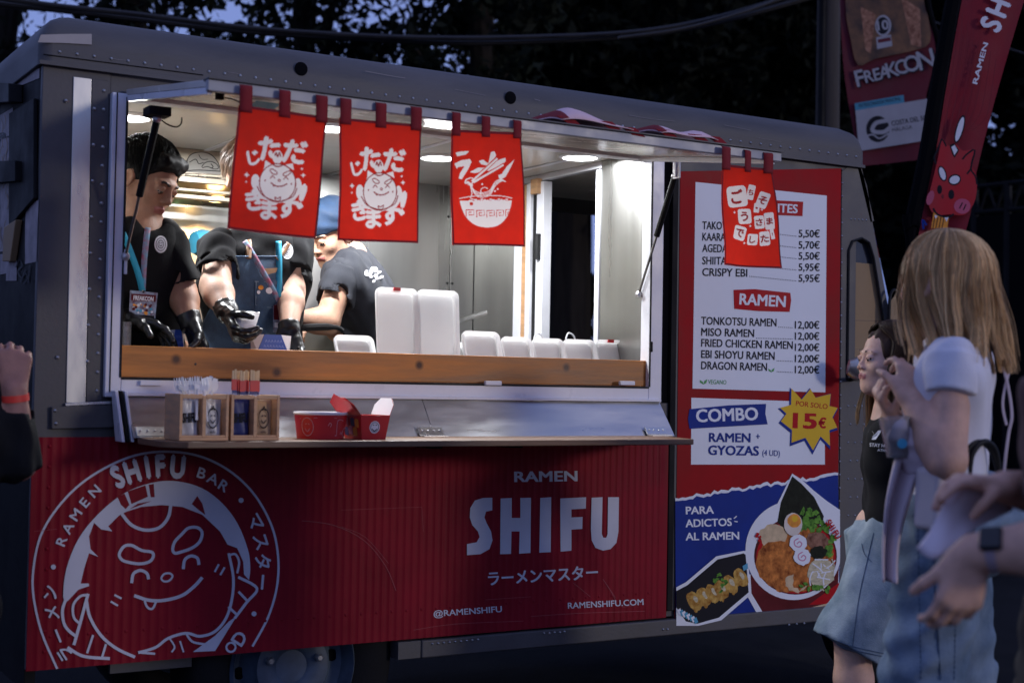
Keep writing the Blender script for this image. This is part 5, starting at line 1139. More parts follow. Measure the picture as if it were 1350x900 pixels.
pf.text('RAMEN', (1157, 338), (1200, 178), 19, f3, 1, .03)
# horned face
pf.fill(catmull([(1000, 640), (1010, 590), (1022, 552), (1042, 580), (1075, 575), (1100, 600), (1146, 598), (1130, 650), (1155, 700), (1150, 790), (1110, 850), (1050, 850), (990, 850), (965, 800), (985, 700)], 3, True), f3, 2)
S_ = lambda pts, w=7, m=3, c=False: pf.stroke(catmull(pts, 3, c), w, f3, m, c)
S_([(995, 650), (988, 625), (1004, 590), (1018, 555), (1034, 580)]); S_([(1100, 632), (1118, 612), (1148, 598), (1132, 668), (1150, 700), (1156, 730)]); S_([(1118, 690), (1132, 672)])
pf.disc((1088, 515), 16, f3, 58, 3, 16, .28); pf.disc((1088, 515), 11, f3, 50, 1, 16, .28); pf.fill([(1048, 578), (1066, 570), (1086, 598), (1068, 628), (1058, 612)], f3, 3); pf.fill([(1055, 585), (1068, 577), (1080, 598), (1067, 618)], f3, 1)
pf.disc((1020, 690), 16, f3, 32, 3, 14, -.3); pf.disc((1020, 690), 11, f3, 26, 1, 14, -.3); pf.disc((1068, 714), 26, f3, 22, 3, 14, -.35); pf.disc((1068, 714), 21, f3, 16, 1, 14, -.35)
pf.disc((1009, 752), 10, f3, 18, 3, 12); pf.disc((1055, 772), 12, f3, 19, 3, 12); pf.disc((1021, 780), 5, f3, 9, 4, 10); pf.disc((1098, 818), 33, f3, 30, 5, 16); S_([(1088, 825), (1098, 805)], 5); S_([(1103, 832), (1112, 812)], 5); pf.disc((972, 785), 14, f3, 30, 5, 12, .3)
pf.fill([(985, 840), (1000, 855), (1045, 862), (1040, 905), (975, 905)], f3, 6); 
for k in range(4): S_([(990+12*k, 862), (982+12*k, 905)], 3)
S_([(985, 828), (1000, 850), (1040, 862), (1062, 850)], 7); pf.fill([(1028, 862), (1036, 880), (1044, 862)], f3, 1); pf.fill([(988, 852), (993, 868), (1001, 856)], f3, 1); S_([(945, 905), (942, 872), (955, 890)], 9, 7)
pf.build('print', ['flag_red', 'print_white', 'flag_face', 'print_black', 'flag_red_line', 'flag_cheek', 'food_yolk', 'print_blue'], rf)
d3 = 8.4
p = WD(1218, 230, d3); ff = thing('event_flag', 'dark red event flag on a pole between the cab and the red feather flag', 'flag', (p[0], p[1], 0))
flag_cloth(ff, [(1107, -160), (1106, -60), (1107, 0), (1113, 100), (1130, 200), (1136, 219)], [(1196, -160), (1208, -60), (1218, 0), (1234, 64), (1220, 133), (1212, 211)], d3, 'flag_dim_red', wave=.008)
b = MB(); b.tube(catmull([WD(1200, -170, d3+.02), WD(1222, 0, d3+.02), WD(1237, 66, d3+.02), WD(1226, 133, d3+.02), WD(1216, 215, d3+.02), np.array((p[0], p[1], .0))], 6), .02, 7); b.build('pole', 'dark_gap', ff, smooth=True)
f4 = lambda x, y, l: WD(900+x/3, y/3, d3)-FWD*(.018+l)
q = MB()
q.fill(catmull([(650, -400), (925, -420), (950, 0), (965, 60), (975, 170), (900, 205), (760, 235), (690, 260), (660, 150), (640, 0)], 3, True), f4, 2)
q.fill([(700, 30), (720, 200), (740, 215), (760, 60)], f4, 5); q.fill([(860, -10), (900, 180), (940, 190), (935, 40)], f4, 5)
q.disc((790, 105), 32, f4, 42, 1, 20); q.disc((788, 105), 25, f4, 34, 3, 18); q.text('10', (770, 124), (812, 118), 36, f4, 1, .03); q.fill([(762, 152), (820, 140), (826, 185), (766, 198)], f4, 1); q.fill([(768, 160), (818, 150), (821, 165), (770, 174)], f4, 0)
for ch, x, y, s in (('F', 697, 312, 62), ('R', 733, 304, 46), ('E', 765, 297, 46), ('A', 795, 288, 46), ('K', 825, 278, 56), ('C', 860, 268, 54), ('O', 902, 254, 60), ('N', 958, 238, 72)): q.glyph(ch, (x+4, y+3), s, rad(-14), f4, 3, .05, .95); q.glyph(ch, (x, y), s, rad(-14), f4, 1, .022, .95)
q.fill([(677, 412), (870, 378), (873, 410), (680, 440)], f4, 4); q.text('PATROCINADOR PRINCIPAL', (695, 428), (860, 399), 13, f4, 3, .02)
q.fill([(680, 440), (972, 392), (945, 560), (694, 600)], f4, 1)
q.disc((768, 513), 46, f4, 52, 3, 24); q.stroke(catmull([(800, 480), (760, 490), (748, 520), (790, 525), (818, 505)], 4), 16, f4, 1); q.stroke(catmull([(724, 540), (750, 535), (775, 550), (810, 530)], 4), 6, f4, 1)
q.text('COSTA DEL SOL', (824, 500), (975, 474), 18, f4, 3, .03); q.text('MÁLAGA', (826, 525), (905, 511), 15, f4, 3, .01)
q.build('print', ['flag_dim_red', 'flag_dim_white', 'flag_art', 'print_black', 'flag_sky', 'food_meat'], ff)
# security fence at the right
r = thing('security_fence', 'dark fence with a lattice top rail behind the blonde woman', 'fence', tuple(WD(1300, 500, 11)*np.array((1, 1, 0)))); A, B = WD(1240, 268, 11.5), WD(1420, 250, 10.2)
for z, nm in ((.10, 'top_rail'), (-.10, 'bottom_rail')): b = MB(); b.tube([A+(0, 0, z), B+(0, 0, z)], .02, 6); b.build(nm, 'black_metal', r)
for k in range(16):
    b = MB(); t0, t1 = k/16, (k+1)/16; b.tube([A+(B-A)*t0+(0, 0, -.1 if k % 2 else .1), A+(B-A)*t1+(0, 0, .1 if k % 2 else -.1)], .012, 5); b.build('lattice_bar', 'black_metal', r)
for k in range(4):
    t0, t1 = k/4+.004, (k+1)/4-.004; q0, q1 = A+(B-A)*t0, A+(B-A)*t1; b = MB(); b.hexa([(q0[0], q0[1], .05), (q1[0], q1[1], .05), (q1[0], q1[1]+.03, .05), (q0[0], q0[1]+.03, .05), (q0[0], q0[1], q0[2]-.13), (q1[0], q1[1], q1[2]-.13), (q1[0], q1[1]+.03, q1[2]-.13), (q0[0], q0[1]+.03, q0[2]-.13)]); b.build('fence_panel', 'dark_gap', r)
for k in range(5):
    q0 = A+(B-A)*(k/4); b = MB(); b.tube([np.array((q0[0], q0[1]-.03, 0)), np.array((q0[0], q0[1]-.03, q0[2]+.1))], .03, 7); b.build('post', 'black_metal', r)
# ================================================================== people: one continuous surface each, grown from blended volumes
class Sdf:
    def __init__(s): s.P = []
    def _a(s, kind, args, m, k, sub, lo, hi): s.P.append((kind, args, m, k, sub, np.array(lo), np.array(hi))); return s
    def cap(s, a, b, ra, rb=None, m=0, k=.01, sub=False, flat=None):
        rb = ra if rb is None else rb; a, b = np.array(a, float), np.array(b, float); r = max(ra, rb)*(1.0 if flat is None else max(1, flat[1]))
        return s._a('cap', (a, b, ra, rb, flat), m, k, sub, np.minimum(a, b)-r, np.maximum(a, b)+r)
    def cone(s, a, b, ra, rb, m=0, k=.004, sub=False, flat=None):
        a, b = np.array(a, float), np.array(b, float); r = max(ra, rb)*(1.0 if flat is None else max(1, flat[1])); return s._a('cone', (a, b, ra, rb, flat), m, k, sub, np.minimum(a, b)-r, np.maximum(a, b)+r)
    def ell(s, c, r, R=None, m=0, k=.01, sub=False):
        c = np.array(c, float); r = np.array(r, float); R = np.eye(3) if R is None else np.array(R); q = r.max(); return s._a('ell', (c, r, R), m, k, sub, c-q, c+q)
    def box(s, c, h, R=None, rr=.004, m=0, k=.003, sub=False):
        c = np.array(c, float); h = np.array(h, float); R = np.eye(3) if R is None else np.array(R); q = np.linalg.norm(h)+rr; return s._a('box', (c, h, R, rr), m, k, sub, c-q, c+q)
    @staticmethod
    def dist(kind, A, Q):
        if kind in ('cap', 'cone'):
            a, b, ra, rb, flat = A; ab = b-a; L2 = ab@ab+1e-12; q = Q-a; t = np.clip((q@ab)/L2, 0, 1); v = q-t[..., None]*ab
            if flat is not None: n, f = flat; n = np.array(n, float); n /= np.linalg.norm(n); c = v@n; v = v+np.multiply.outer(c*(1/f-1), n)
            if kind == 'cap': return np.sqrt((v*v).sum(-1))-(ra+(rb-ra)*t)
            L = math.sqrt(L2); u = ab/L; h = q@u; w = q-h[..., None]*u
            if flat is not None: c = w@n; w = w+np.multiply.outer(c*(1/f-1), n)
            d = np.sqrt((w*w).sum(-1))-(ra+(rb-ra)*np.clip(h/L, 0, 1)); e = np.maximum(-h, h-L); return np.maximum(d, e)
        if kind == 'ell':
            c, r, R = A; q = (Q-c)@R; k0 = np.sqrt(((q/r)**2).sum(-1))+1e-9; k1 = np.sqrt(((q/(r*r))**2).sum(-1))+1e-9; return k0*(k0-1)/k1
        c, h, R, rr = A; q = np.abs((Q-c)@R)-h; return np.sqrt((np.maximum(q, 0)**2).sum(-1))+np.minimum(q.max(-1), 0)-rr
    def build(s, name, mats, parent, res=.006, wrinkle=None, smooth=1):
        add = [p for p in s.P if not p[4]]; lo = np.min([p[5] for p in add], 0)-res*4; hi = np.max([p[6] for p in add], 0)+res*4
        n = np.ceil((hi-lo)/res).astype(int)+1; G = np.full(n, .2, np.float32); M = np.zeros(n, np.int8)
        ax = [(lo[i]+res*np.arange(n[i])).astype(np.float32) for i in range(3)]
        for kind, A, m, k, sub, l, h in s.P:
            mg = k+res*3; i0 = np.maximum(((l-mg-lo)/res).astype(int), 0); i1 = np.minimum(((h+mg-lo)/res).astype(int)+2, n)
            if (i1 <= i0).any(): continue
            sl_ = tuple(slice(a, b) for a, b in zip(i0, i1)); Q = np.stack(np.meshgrid(ax[0][sl_[0]], ax[1][sl_[1]], ax[2][sl_[2]], indexing='ij'), -1)
            d = s.dist(kind, A, Q).astype(np.float32); g = G[sl_]
            if sub:
                d = -d; hh = np.clip(.5-.5*(g-d)/k, 0, 1); ng = np.maximum(g, d)+k*.25*np.clip(1-np.abs(g-d)/k, 0, 1)**2; G[sl_] = ng
            else:
                w = d < g; mm = M[sl_]; mm[w] = m; G[sl_] = np.minimum(g, d)-k*.25*np.clip(1-np.abs(g-d)/k, 0, 1)**2
        if wrinkle is not None:
            I = np.nonzero(np.abs(G) < .025); Q = np.stack([ax[0][I[0]], ax[1][I[1]], ax[2][I[2]]], -1); G[I] += wrinkle(Q).astype(np.float32)
        ins = G < 0
        c = sum(ins[a:n[0]-1+a, b:n[1]-1+b, d:n[2]-1+d].astype(np.int8) for a in (0, 1) for b in (0, 1) for d in (0, 1))
        I = np.nonzero((c > 0) & (c < 8)); I = np.stack(I, 1); idx = np.full(n-1, -1, np.int32); idx[I[:, 0], I[:, 1], I[:, 2]] = np.arange(len(I))
        acc = np.zeros((len(I), 3)); cnt = np.zeros(len(I)); corners = [(a, b, d) for a in (0, 1) for b in (0, 1) for d in (0, 1)]
        gv = {q: G[I[:, 0]+q[0], I[:, 1]+q[1], I[:, 2]+q[2]] for q in corners}
        for q in corners:
            for axn in range(3):
                if q[axn] == 0:
                    r = list(q); r[axn] = 1; r = tuple(r); a, b = gv[q], gv[r]; x = (a < 0) != (b < 0); t = a/(a-b+1e-12); p = np.tile(np.array(q, float), (len(I), 1)); p[:, axn] = t; acc[x] += p[x]; cnt[x] += 1
        V = lo+res*(I+acc/cnt[:, None])
        Fs, Ms = [], []
        for axn in range(3):
            o1, o2 = [(1, 2), (2, 0), (0, 1)][axn]; a = [slice(1, n[i]-1) for i in range(3)]; a[axn] = slice(0, n[axn]-1); b = list(a); b[axn] = slice(1, n[axn])
            A, B = ins[tuple(a)], ins[tuple(b)]; X = np.stack(np.nonzero(A != B), 1); st = np.ones(3, int); st[axn] = 0; X = X+st
            e1 = np.zeros(3, int); e1[o1] = 1; e2 = np.zeros(3, int); e2[o2] = 1
            g = lambda Y: idx[Y[:, 0], Y[:, 1], Y[:, 2]]
            q = np.stack([g(X-e1-e2), g(X-e2), g(X), g(X-e1)], 1); flip = ~ins[X[:, 0], X[:, 1], X[:, 2]]; q[flip] = q[flip][:, ::-1]; e = np.zeros(3, int); e[axn] = 1
            Y = np.where(flip[:, None], X+e, X); Fs.append(q); Ms.append(M[Y[:, 0], Y[:, 1], Y[:, 2]])
        F = np.concatenate(Fs); MM = np.concatenate(Ms); ok = (F >= 0).all(1); F, MM = F[ok], MM[ok]
        for _ in range(smooth):
            sm = np.zeros_like(V); ct = np.zeros(len(V))
            for k in range(4): np.add.at(sm, F[:, k], V[F[:, (k+1) % 4]]+V[F[:, (k-1) % 4]]); np.add.at(ct, F[:, k], 2)
            V = V*.5+.5*sm/np.maximum(ct, 1)[:, None]
        o = fast_mesh(name, V, F, mats, parent); me = o.data
        if isinstance(mats, (list, tuple)) and len(mats) > 1: me.polygons.foreach_set('material_index', MM.astype(np.int32))
        me.shade_smooth(); return o
def wrk(amp, wl, seed, aniso=(1, 1, 1), sharp=1.0):
    q = np.random.RandomState(seed); D = q.normal(size=(7, 3)); D /= np.linalg.norm(D, axis=1)[:, None]; D = D*np.array(aniso); f = 2*math.pi/(wl*q.uniform(.6, 1.8, 7)); ph = q.uniform(0, 6.28, 7)
    def fn(P):
        o = np.zeros(len(P)); w = .4*np.sin(P@D[0]*f[0]*.5+ph[0])
        for i in range(7): o += np.sin(P@D[i]*f[i]+ph[i]+2.2*w)
        o = o/7*2.2; return amp*np.sign(o)*np.abs(o)**sharp
    return fn
def frame_of(f, up=(0, 0, 1)):
    f = np.array(f, float); f /= np.linalg.norm(f); u = np.array(up, float); r = np.cross(f, u); r /= np.linalg.norm(r); u = np.cross(r, f); return np.stack([r, f, u], 1)   # columns: right, forward, up
def head(S, c, f, up=(0, 0, 1), sc=1.0, neck=None, skin=0, lip=1, brow=2, eye=3, female=False, lids=0.3, nr=.052):
    R = frame_of(f, up); c = np.array(c, float); L = lambda x, y, z: c+R@(np.array((x, y, z))*sc)
    E = lambda p, r, m=skin, k=.012, sub=False: S.ell(L(*p), np.array(r)*sc, R, m, k*sc, sub)
    C = lambda a, b, ra, rb, m=skin, k=.012, sub=False: S.cap(L(*a), L(*b), ra*sc, rb*sc, m, k*sc, sub)
    if neck is not None: S.cap(L(0, -.022, -.075), neck, nr*sc, nr*1.08*sc, skin, .02)
    E((0, -.012, .035), (.074, .095, .088)); E((0, .028, -.035), (.060, .062, .078), k=.02)
    E((0, .040, -.078), (.040, .040, .036), k=.02); E((0, .066, -.094), (.018, .014, .016), k=.014)
    C((-.05, .0, -.05), (-.024, .055, -.088), .018, .015, k=.02); C((.05, .0, -.05), (.024, .055, -.088), .018, .015, k=.02)
    for s in (-1, 1):
        E((s*.040, .058, -.020), (.024, .022, .022), k=.018); C((s*.010, .086, .026), (s*.044, .074, .024), .0065 if female else .009, .006 if female else .008, k=.012)
        E((s*.031, .0955 if female else .094, .004), (.015, .012, .009), k=.012, sub=True)
    if female: C((0, .084, .018), (0, .0925, -.016), .0060, .0070, k=.010); E((0, .0975, -.019), (.0080, .0075, .0070), k=.008)
    else: C((0, .086, .022), (0, .101, -.020), .0075, .0095, k=.010); E((0, .104, -.024), (.011, .010, .009), k=.008)
    lr = .8 if female else .92
    for s in (-1, 1):
        E((s*.012, .095, -.028), (.0075, .009, .0065), k=.006); E((s*.031, .0775, .003), (.0135, .0125, .011), eye, .001)
        E((s*.031, .0865, .002-.006*lids), (.0062, .0050, .0062), 4, .0005)
        if lids: E((s*.031, .0785, .008-.003*lids), (.0148, .0138, .0105), k=.003)
        C((s*.018, .087, .0085), (s*.031, .0905, .012), .0032, .0036, k=.004); C((s*.031, .0905, .012), (s*.045, .081, .007), .0036, .003, k=.004); C((s*.020, .086, -.0055), (s*.043, .081, -.004), .003, .003, k=.004)
        C((s*.018, .0885+.002*lids, .0072-.011*lids), (s*.045, .0835+.002*lids, .0055-.010*lids), .0013, .0013, 4, .0005)
        bz, br_ = (.004, .0023) if female else (0, .0034)
        C((s*.014, .0925, .023+bz), (s*.031, .0915, .028+bz), br_, br_, brow, .002); C((s*.031, .0915, .028+bz), (s*.050, .078, .021+bz), br_, br_*.5, brow, .002)
        E((s*.075, -.008, -.006), (.009, .020, .031), k=.006); E((s*.082, -.004, -.004), (.006, .010, .018), k=.004, sub=True)
    C((-.020, .0865, -.0525), (0, .0945 if female else .0955, -.050), (.0045*lr), .0056*lr, lip, .004); C((.020, .0865, -.0525), (0, .0945 if female else .0955, -.050), .0045*lr, .0056*lr, lip, .004)
    C((-.017, .087, -.060), (.017, .087, -.060), .0052*lr, .0052*lr, lip, .004); C((-.019, .0965, -.0557), (.019, .0965, -.0557), .0016, .0016, lip, .002, sub=True)
    return L, R
def hand(S, wr, d, n, t, sc=1.0, curl=(.35, .45, .5, .55), thumb=(.5, .6), m=0, spread=.10, nail=None):
    """wr wrist; d towards the fingers; n out of the palm; t towards the thumb side"""
    d, n, t = [np.array(v, float)/np.linalg.norm(v) for v in (d, n, t)]; n = n-d*(n@d); n /= np.linalg.norm(n); t0 = np.cross(n, d); t = t0 if t0@t > 0 else -t0; w = np.array(wr, float)
    off = (.029, .0095, -.0105, -.029); kl = (.088, .093, .088, .080); fl = (.072, .080, .074, .058)
    for i in range(4):
        k = w+sc*(d*kl[i]+t*off[i]); S.cap(w+sc*(d*.008+t*off[i]*.55), k, .0145*sc, .0115*sc, m, .012*sc)
        dd = d+t*spread*(1.5-i)*.6; dd /= np.linalg.norm(dd); p = k; a = 0; cu = curl[i]
        for j, (fr, rr) in enumerate(((.45, .0094), (.30, .0083), (.25, .0075))):
            a += cu*(1.0, 1.25, .8)[j]; dir_ = dd*math.cos(a)+n*math.sin(a); q = p+dir_*fl[i]*fr*sc; r1 = rr*sc*(.88 if i == 3 else 1); S.cap(p, q, r1, r1*.93, m, .0035*sc)
            if j == 2 and nail is not None: bk = -n*math.cos(a)+dd*math.sin(a); S.ell(q-dir_*.002*sc+bk*.0062*sc, np.array((.0055, .0075, .002))*sc, np.stack([np.cross(dir_, bk), dir_, bk], 1), nail, .001)
            p = q
    b = w+sc*(d*.018+t*.024+n*.006); S.cap(b, w+sc*(d*.05+t*.04+n*.012), .017*sc, .0125*sc, m, .012*sc); p = w+sc*(d*.05+t*.04+n*.012); dd = d*.75+t*.6+n*.25; dd /= np.linalg.norm(dd); a = 0
    for j, (ln, rr) in enumerate(((.034, .0112), (.028, .0096))):
        a += thumb[j]; ax = n*.75-t*.65; ax = ax/np.linalg.norm(ax); q = p+(dd*math.cos(a)+ax*math.sin(a))*ln*sc; S.cap(p, q, rr*sc, rr*.9*sc, m, .004*sc); p = q
def arm(S, sh, el, wr, r=(.052, .043, .028), m=0):
    S.cap(sh, el, r[0], r[1], m, .03); e = np.array(el, float); w = np.array(wr, float); S.cap(e, e+(w-e)*.3, r[1]*.95, r[1]*1.0, m, .02); S.cap(e+(w-e)*.3, w, r[1]*.98, r[2], m, .015)
def torso(S, shl, shr, hip, front, m=0, w=(.105, .10, .12), inf=0.0, chest=.0, k=.06, dpt=.78):
    """shl, shr shoulder joints; hip centre"""
    shl, shr, hip = [np.array(v, float) for v in (shl, shr, hip)]; top = (shl+shr)/2; ax = (shr-shl); W_ = np.linalg.norm(ax); ax /= W_; fr = np.array(front, float); fr /= np.linalg.norm(fr); dn = hip-top; Ld = np.linalg.norm(dn); dn /= Ld
    fl = (fr, dpt); h = W_/2
    S.cap(shl+dn*.02-ax*-.02, shr+dn*.02-ax*.02, .062+inf, .062+inf, m, k)
    for a, hw, rr in ((.25, h-.045, w[0]), (.5, h-.075, w[1]), (.75, h-.085, w[1]), (1.0, h-.06, w[2])):
        c = top+dn*Ld*a; hw = max(hw, .02); S.cap(c-ax*hw, c+ax*hw, rr+inf, rr+inf, m, k, flat=fl)
    if chest:
        for s in (-1, 1): c = top+dn*Ld*.36+ax*s*h*.42+fr*w[0]*dpt*.72; S.ell(c, (chest, chest, chest), None, m, .04)
from mathutils.bvhtree import BVHTree
def surf(o, back=None):
    """picture point -> point on the surface of o (a little in front of it)"""
    q = wloc(o); t = BVHTree.FromPolygons([v.co+q for v in o.data.vertices], [p_.vertices for p_ in o.data.polygons])
    def f(x, y, l=0.0):
        d = Vector(ray(x, y)).normalized(); h = t.ray_cast(Vector(CAMP), d)[0]
        if h is None: h = Vector(back(x, y)) if back else Vector(t.find_nearest(Vector(CAMP)+d*4.3)[0])
        return np.array(h-d*l)
    return f
def strands(name, mat, parent, paths, r=.0009, tip=.35, jit=0.0):
    """paths (n, k, 3): three-sided tapering hairs"""
    P = np.asarray(paths, np.float32); n, k, _ = P.shape; T = np.gradient(P, axis=1); T /= np.linalg.norm(T, axis=2, keepdims=True)+1e-9
    A = rs.normal(size=(n, 1, 3)); U = np.cross(T, np.broadcast_to(A, T.shape)); U /= np.linalg.norm(U, axis=2, keepdims=True)+1e-9; B = np.cross(T, U); rad_ = (np.linspace(1, tip, k)*r)[None, :, None]*(rs.uniform(.6, 1.4, n)[:, None, None] if True else 1)
    V = np.stack([P+rad_*(math.cos(a)*U+math.sin(a)*B) for a in (0, 2.094, 4.189)], 2).reshape(-1, 3); b = (np.arange(n)*k*3)[:, None, None]+(np.arange(k-1)*3)[None, :, None]; j = np.arange(3)[None, None, :]; j2 = (j+1) % 3
    F = np.stack([b+j, b+j2, b+3+j2, b+3+j], 3).reshape(-1, 4); o = fast_mesh(name, V, F, mat, parent, 'stuff'); o.data.shade_smooth()
    at = o.data.attributes.new('shade', 'FLOAT', 'POINT'); at.data.foreach_set('value', np.repeat(rs.uniform(0, 1, n), k*3).astype(np.float32))
    return o
def hair_shades(name):
    m = MATS[name]; n = m.node_tree.nodes; l = m.node_tree.links; b = n['Principled BSDF']; src = b.inputs['Base Color'].links[0].from_socket
    a = n.new('ShaderNodeAttribute'); a.attribute_name = 'shade'; r = n.new('ShaderNodeMapRange'); l.new(a.outputs['Fac'], r.inputs[0]); r.inputs[3].default_value = .55; r.inputs[4].default_value = 1.5
    mx = n.new('ShaderNodeMix'); mx.data_type = 'RGBA'; mx.blend_type = 'MULTIPLY'; mx.inputs[0].default_value = 1.0; l.new(src, mx.inputs[6]); l.new(r.outputs[0], mx.inputs[7]); l.new(mx.outputs[2], b.inputs['Base Color'])
def skin_mat(name, c, r=.56): return pm(name, c, r, var=.14, scale=26, rvar=.08, sss=.12, bump=.2, bscale=260, spec=.28)
skin_mat('skin_tan', (.40, .21, .135)); skin_mat('skin_fair', (.45, .28, .205)); skin_mat('skin_warm', (.50, .29, .20)); skin_mat('skin_girl', (.66, .41, .31)); skin_mat('skin_woman', (.62, .37, .27)); skin_mat('skin_man', (.34, .17, .13))
pm('lip', (.40, .14, .12), .4, sss=.1); pm('lip_pink', (.48, .17, .16), .4, sss=.1); pm('brow_black', (.018, .013, .011), .6); pm('brow_brown', (.07, .04, .025), .6); pm('eye_white', (.36, .31, .28), .3); pm('iris', (.012, .008, .006), .12)
pm('hair_black', (.009, .008, .008), .62, spec=.14, var=.3); pm('hair_brown', (.12, .065, .035), .42, var=.35, scale=30)
pm('tee_black', (.0075, .0075, .009), .9, var=.3, scale=8, bump=.25, bscale=350, spec=.2); pm('tee_grey', (.030, .032, .040), .85, var=.2, bump=.25, bscale=350, spec=.2); pm('tee_white', (.70, .69, .74), .85, var=.03, bump=.25, bscale=320, spec=.2)
pm('nitrile', (.008, .008, .009), .36, spec=.5, var=.2, rvar=.05, bump=.08, bscale=60)
pm('denim_dark', (.022, .05, .105), .8, var=.35, scale=14, bump=.5, bscale=420, col2=(.07, .13, .22), detail=8); pm('denim_light', (.12, .19, .26), .9, var=.25, scale=9, bump=.5, bscale=300, col2=(.36, .43, .49), detail=9, spec=.2)
pm('denim_pale', (.055, .11, .19), .9, var=.25, scale=5, bump=.5, bscale=300, col2=(.27, .35, .44), detail=9, spec=.15); pm('cap_blue', (.012, .032, .075), .8, var=.25, scale=20, bump=.3, bscale=300); pm('tie_blue', (.06, .12, .2), .8)
pm('lanyard_blue', (.03, .36, .55), .6, var=.1); pm('lanyard_mix', (.55, .10, .18), .6, scale=45, var=.3, col2=(.10, .42, .60), detail=2); pm('badge_art', (.42, .12, .20), .35, scale=60, var=.7, col2=(.30, .45, .62), detail=6); pm('leather_brown', (.20, .10, .045), .6); pm('trousers_black', (.014, .013, .015), .8, bump=.2, scale=12, var=.8)
pm('cloth_pink', (.62, .52, .56), .8, var=.05, bump=.2, bscale=200); pm('bag_cream', (.55, .49, .50), .5, var=.06, bump=.15); pm('sleeve_brown', (.10, .05, .05), .85); pm('paper_pink', (.66, .58, .62), .6, var=.05); pm('wrist_red', (.75, .05, .03), .5); pm('watch_band', (.36, .27, .30), .6); pm('watch_glass', (.01, .01, .012), .1)
BODY = lambda sk, lp='lip', br='brow_black': [sk, lp, br, 'eye_white', 'iris']
def legs(S, hip, side, floor, r=(.085, .055, .04), m=0, sp=.09):
    hip = np.array(hip, float); side = np.array(side, float)
    for s in (-1, 1):
        h = hip+side*s*sp; kn = np.array((h[0], h[1], floor+(h[2]-floor)*.52)); an = np.array((h[0], h[1], floor+.08)); S.cap(h, kn, r[0], r[1], m, .04); S.cap(kn, an, r[1], r[2], m, .02); S.cap(an-(0, 0, .04), an+np.array((0, -.14, -.045)), .04, .03, m, .02)
def ribbon(pts, wdt, face, name, mat, parent, thick=.0012):
    P = catmull(pts, 5); b = MB(); fc = np.array(face, float); vs = []
    for i, p in enumerate(P):
        t = P[min(i+1, len(P)-1)]-P[max(i-1, 0)]; s = np.cross(t, fc); s /= np.linalg.norm(s)+1e-9; vs += [p-s*wdt/2, p+s*wdt/2]
    b.add(vs, [(2*i, 2*i+1, 2*i+3, 2*i+2) for i in range(len(P)-1)]); return b.build(name, mat, parent, smooth=True, ang=120, solid=thick)
CAMV = lambda p: (CAMP-np.array(p))/np.linalg.norm(CAMP-np.array(p))
def sleeve(parent, a, b, r0, r1, q, inner, mat, seed, amp=.005, res=.0055):
    """open sleeve from the shoulder a towards the elbow b, as a part of the shirt"""
    d = np.array(b)-np.array(a); L_ = np.linalg.norm(d); u = d/L_; s = Sdf(); s.cap(a, a+u*.03, r0, r0, 0, .03); s.cone(a+u*.0, a+d*q, r0, r1, 0, .02)
    if inner: s.cone(a+d*q-u*.035, a+d*q+u*.05, inner, inner+.002, 0, .004, True)
    return s.build('sleeve', mat, parent, res, wrk(amp, .075, seed, (1.2, 1.2, .7)))
def patch(parent, sf_, cx, cy, rx, ry, mat='print_white'):
    """round printed chest badge lying on the cloth"""
    f = lambda x, y, l: sf_(cx+x*rx, cy+y*ry, .0016+l*1.5)
    b = MB(); P = []; N = 20
    for k, q in enumerate((0, .35, .7, 1.0)): 
        for i in range(N): P.append(f(q*math.cos(6.283*i/N), q*math.sin(6.283*i/N), 0))
    b.add(P, [(k*N+i, k*N+(i+1) % N, (k+1)*N+(i+1) % N, (k+1)*N+i) for k in range(3) for i in range(N)])
    b.step(.0006); b.stroke(catmull([(.74*math.cos(k*.52), .74*math.sin(k*.52)) for k in range(12)], 2, True), .07, f, 1, True); b.stroke(catmull([(.45*math.cos(k*.52), .45*math.sin(k*.52)) for k in range(12)], 2, True), .07, f, 1, True); b.stroke([(-.2, .1), (0, .22), (.2, .1)], .08, f, 1); b.stroke([(-.25, -.12), (-.1, -.16)], .08, f, 1); b.stroke([(.25, -.12), (.1, -.16)], .08, f, 1); b.build('chest_print', [mat, 'print_black'], parent)

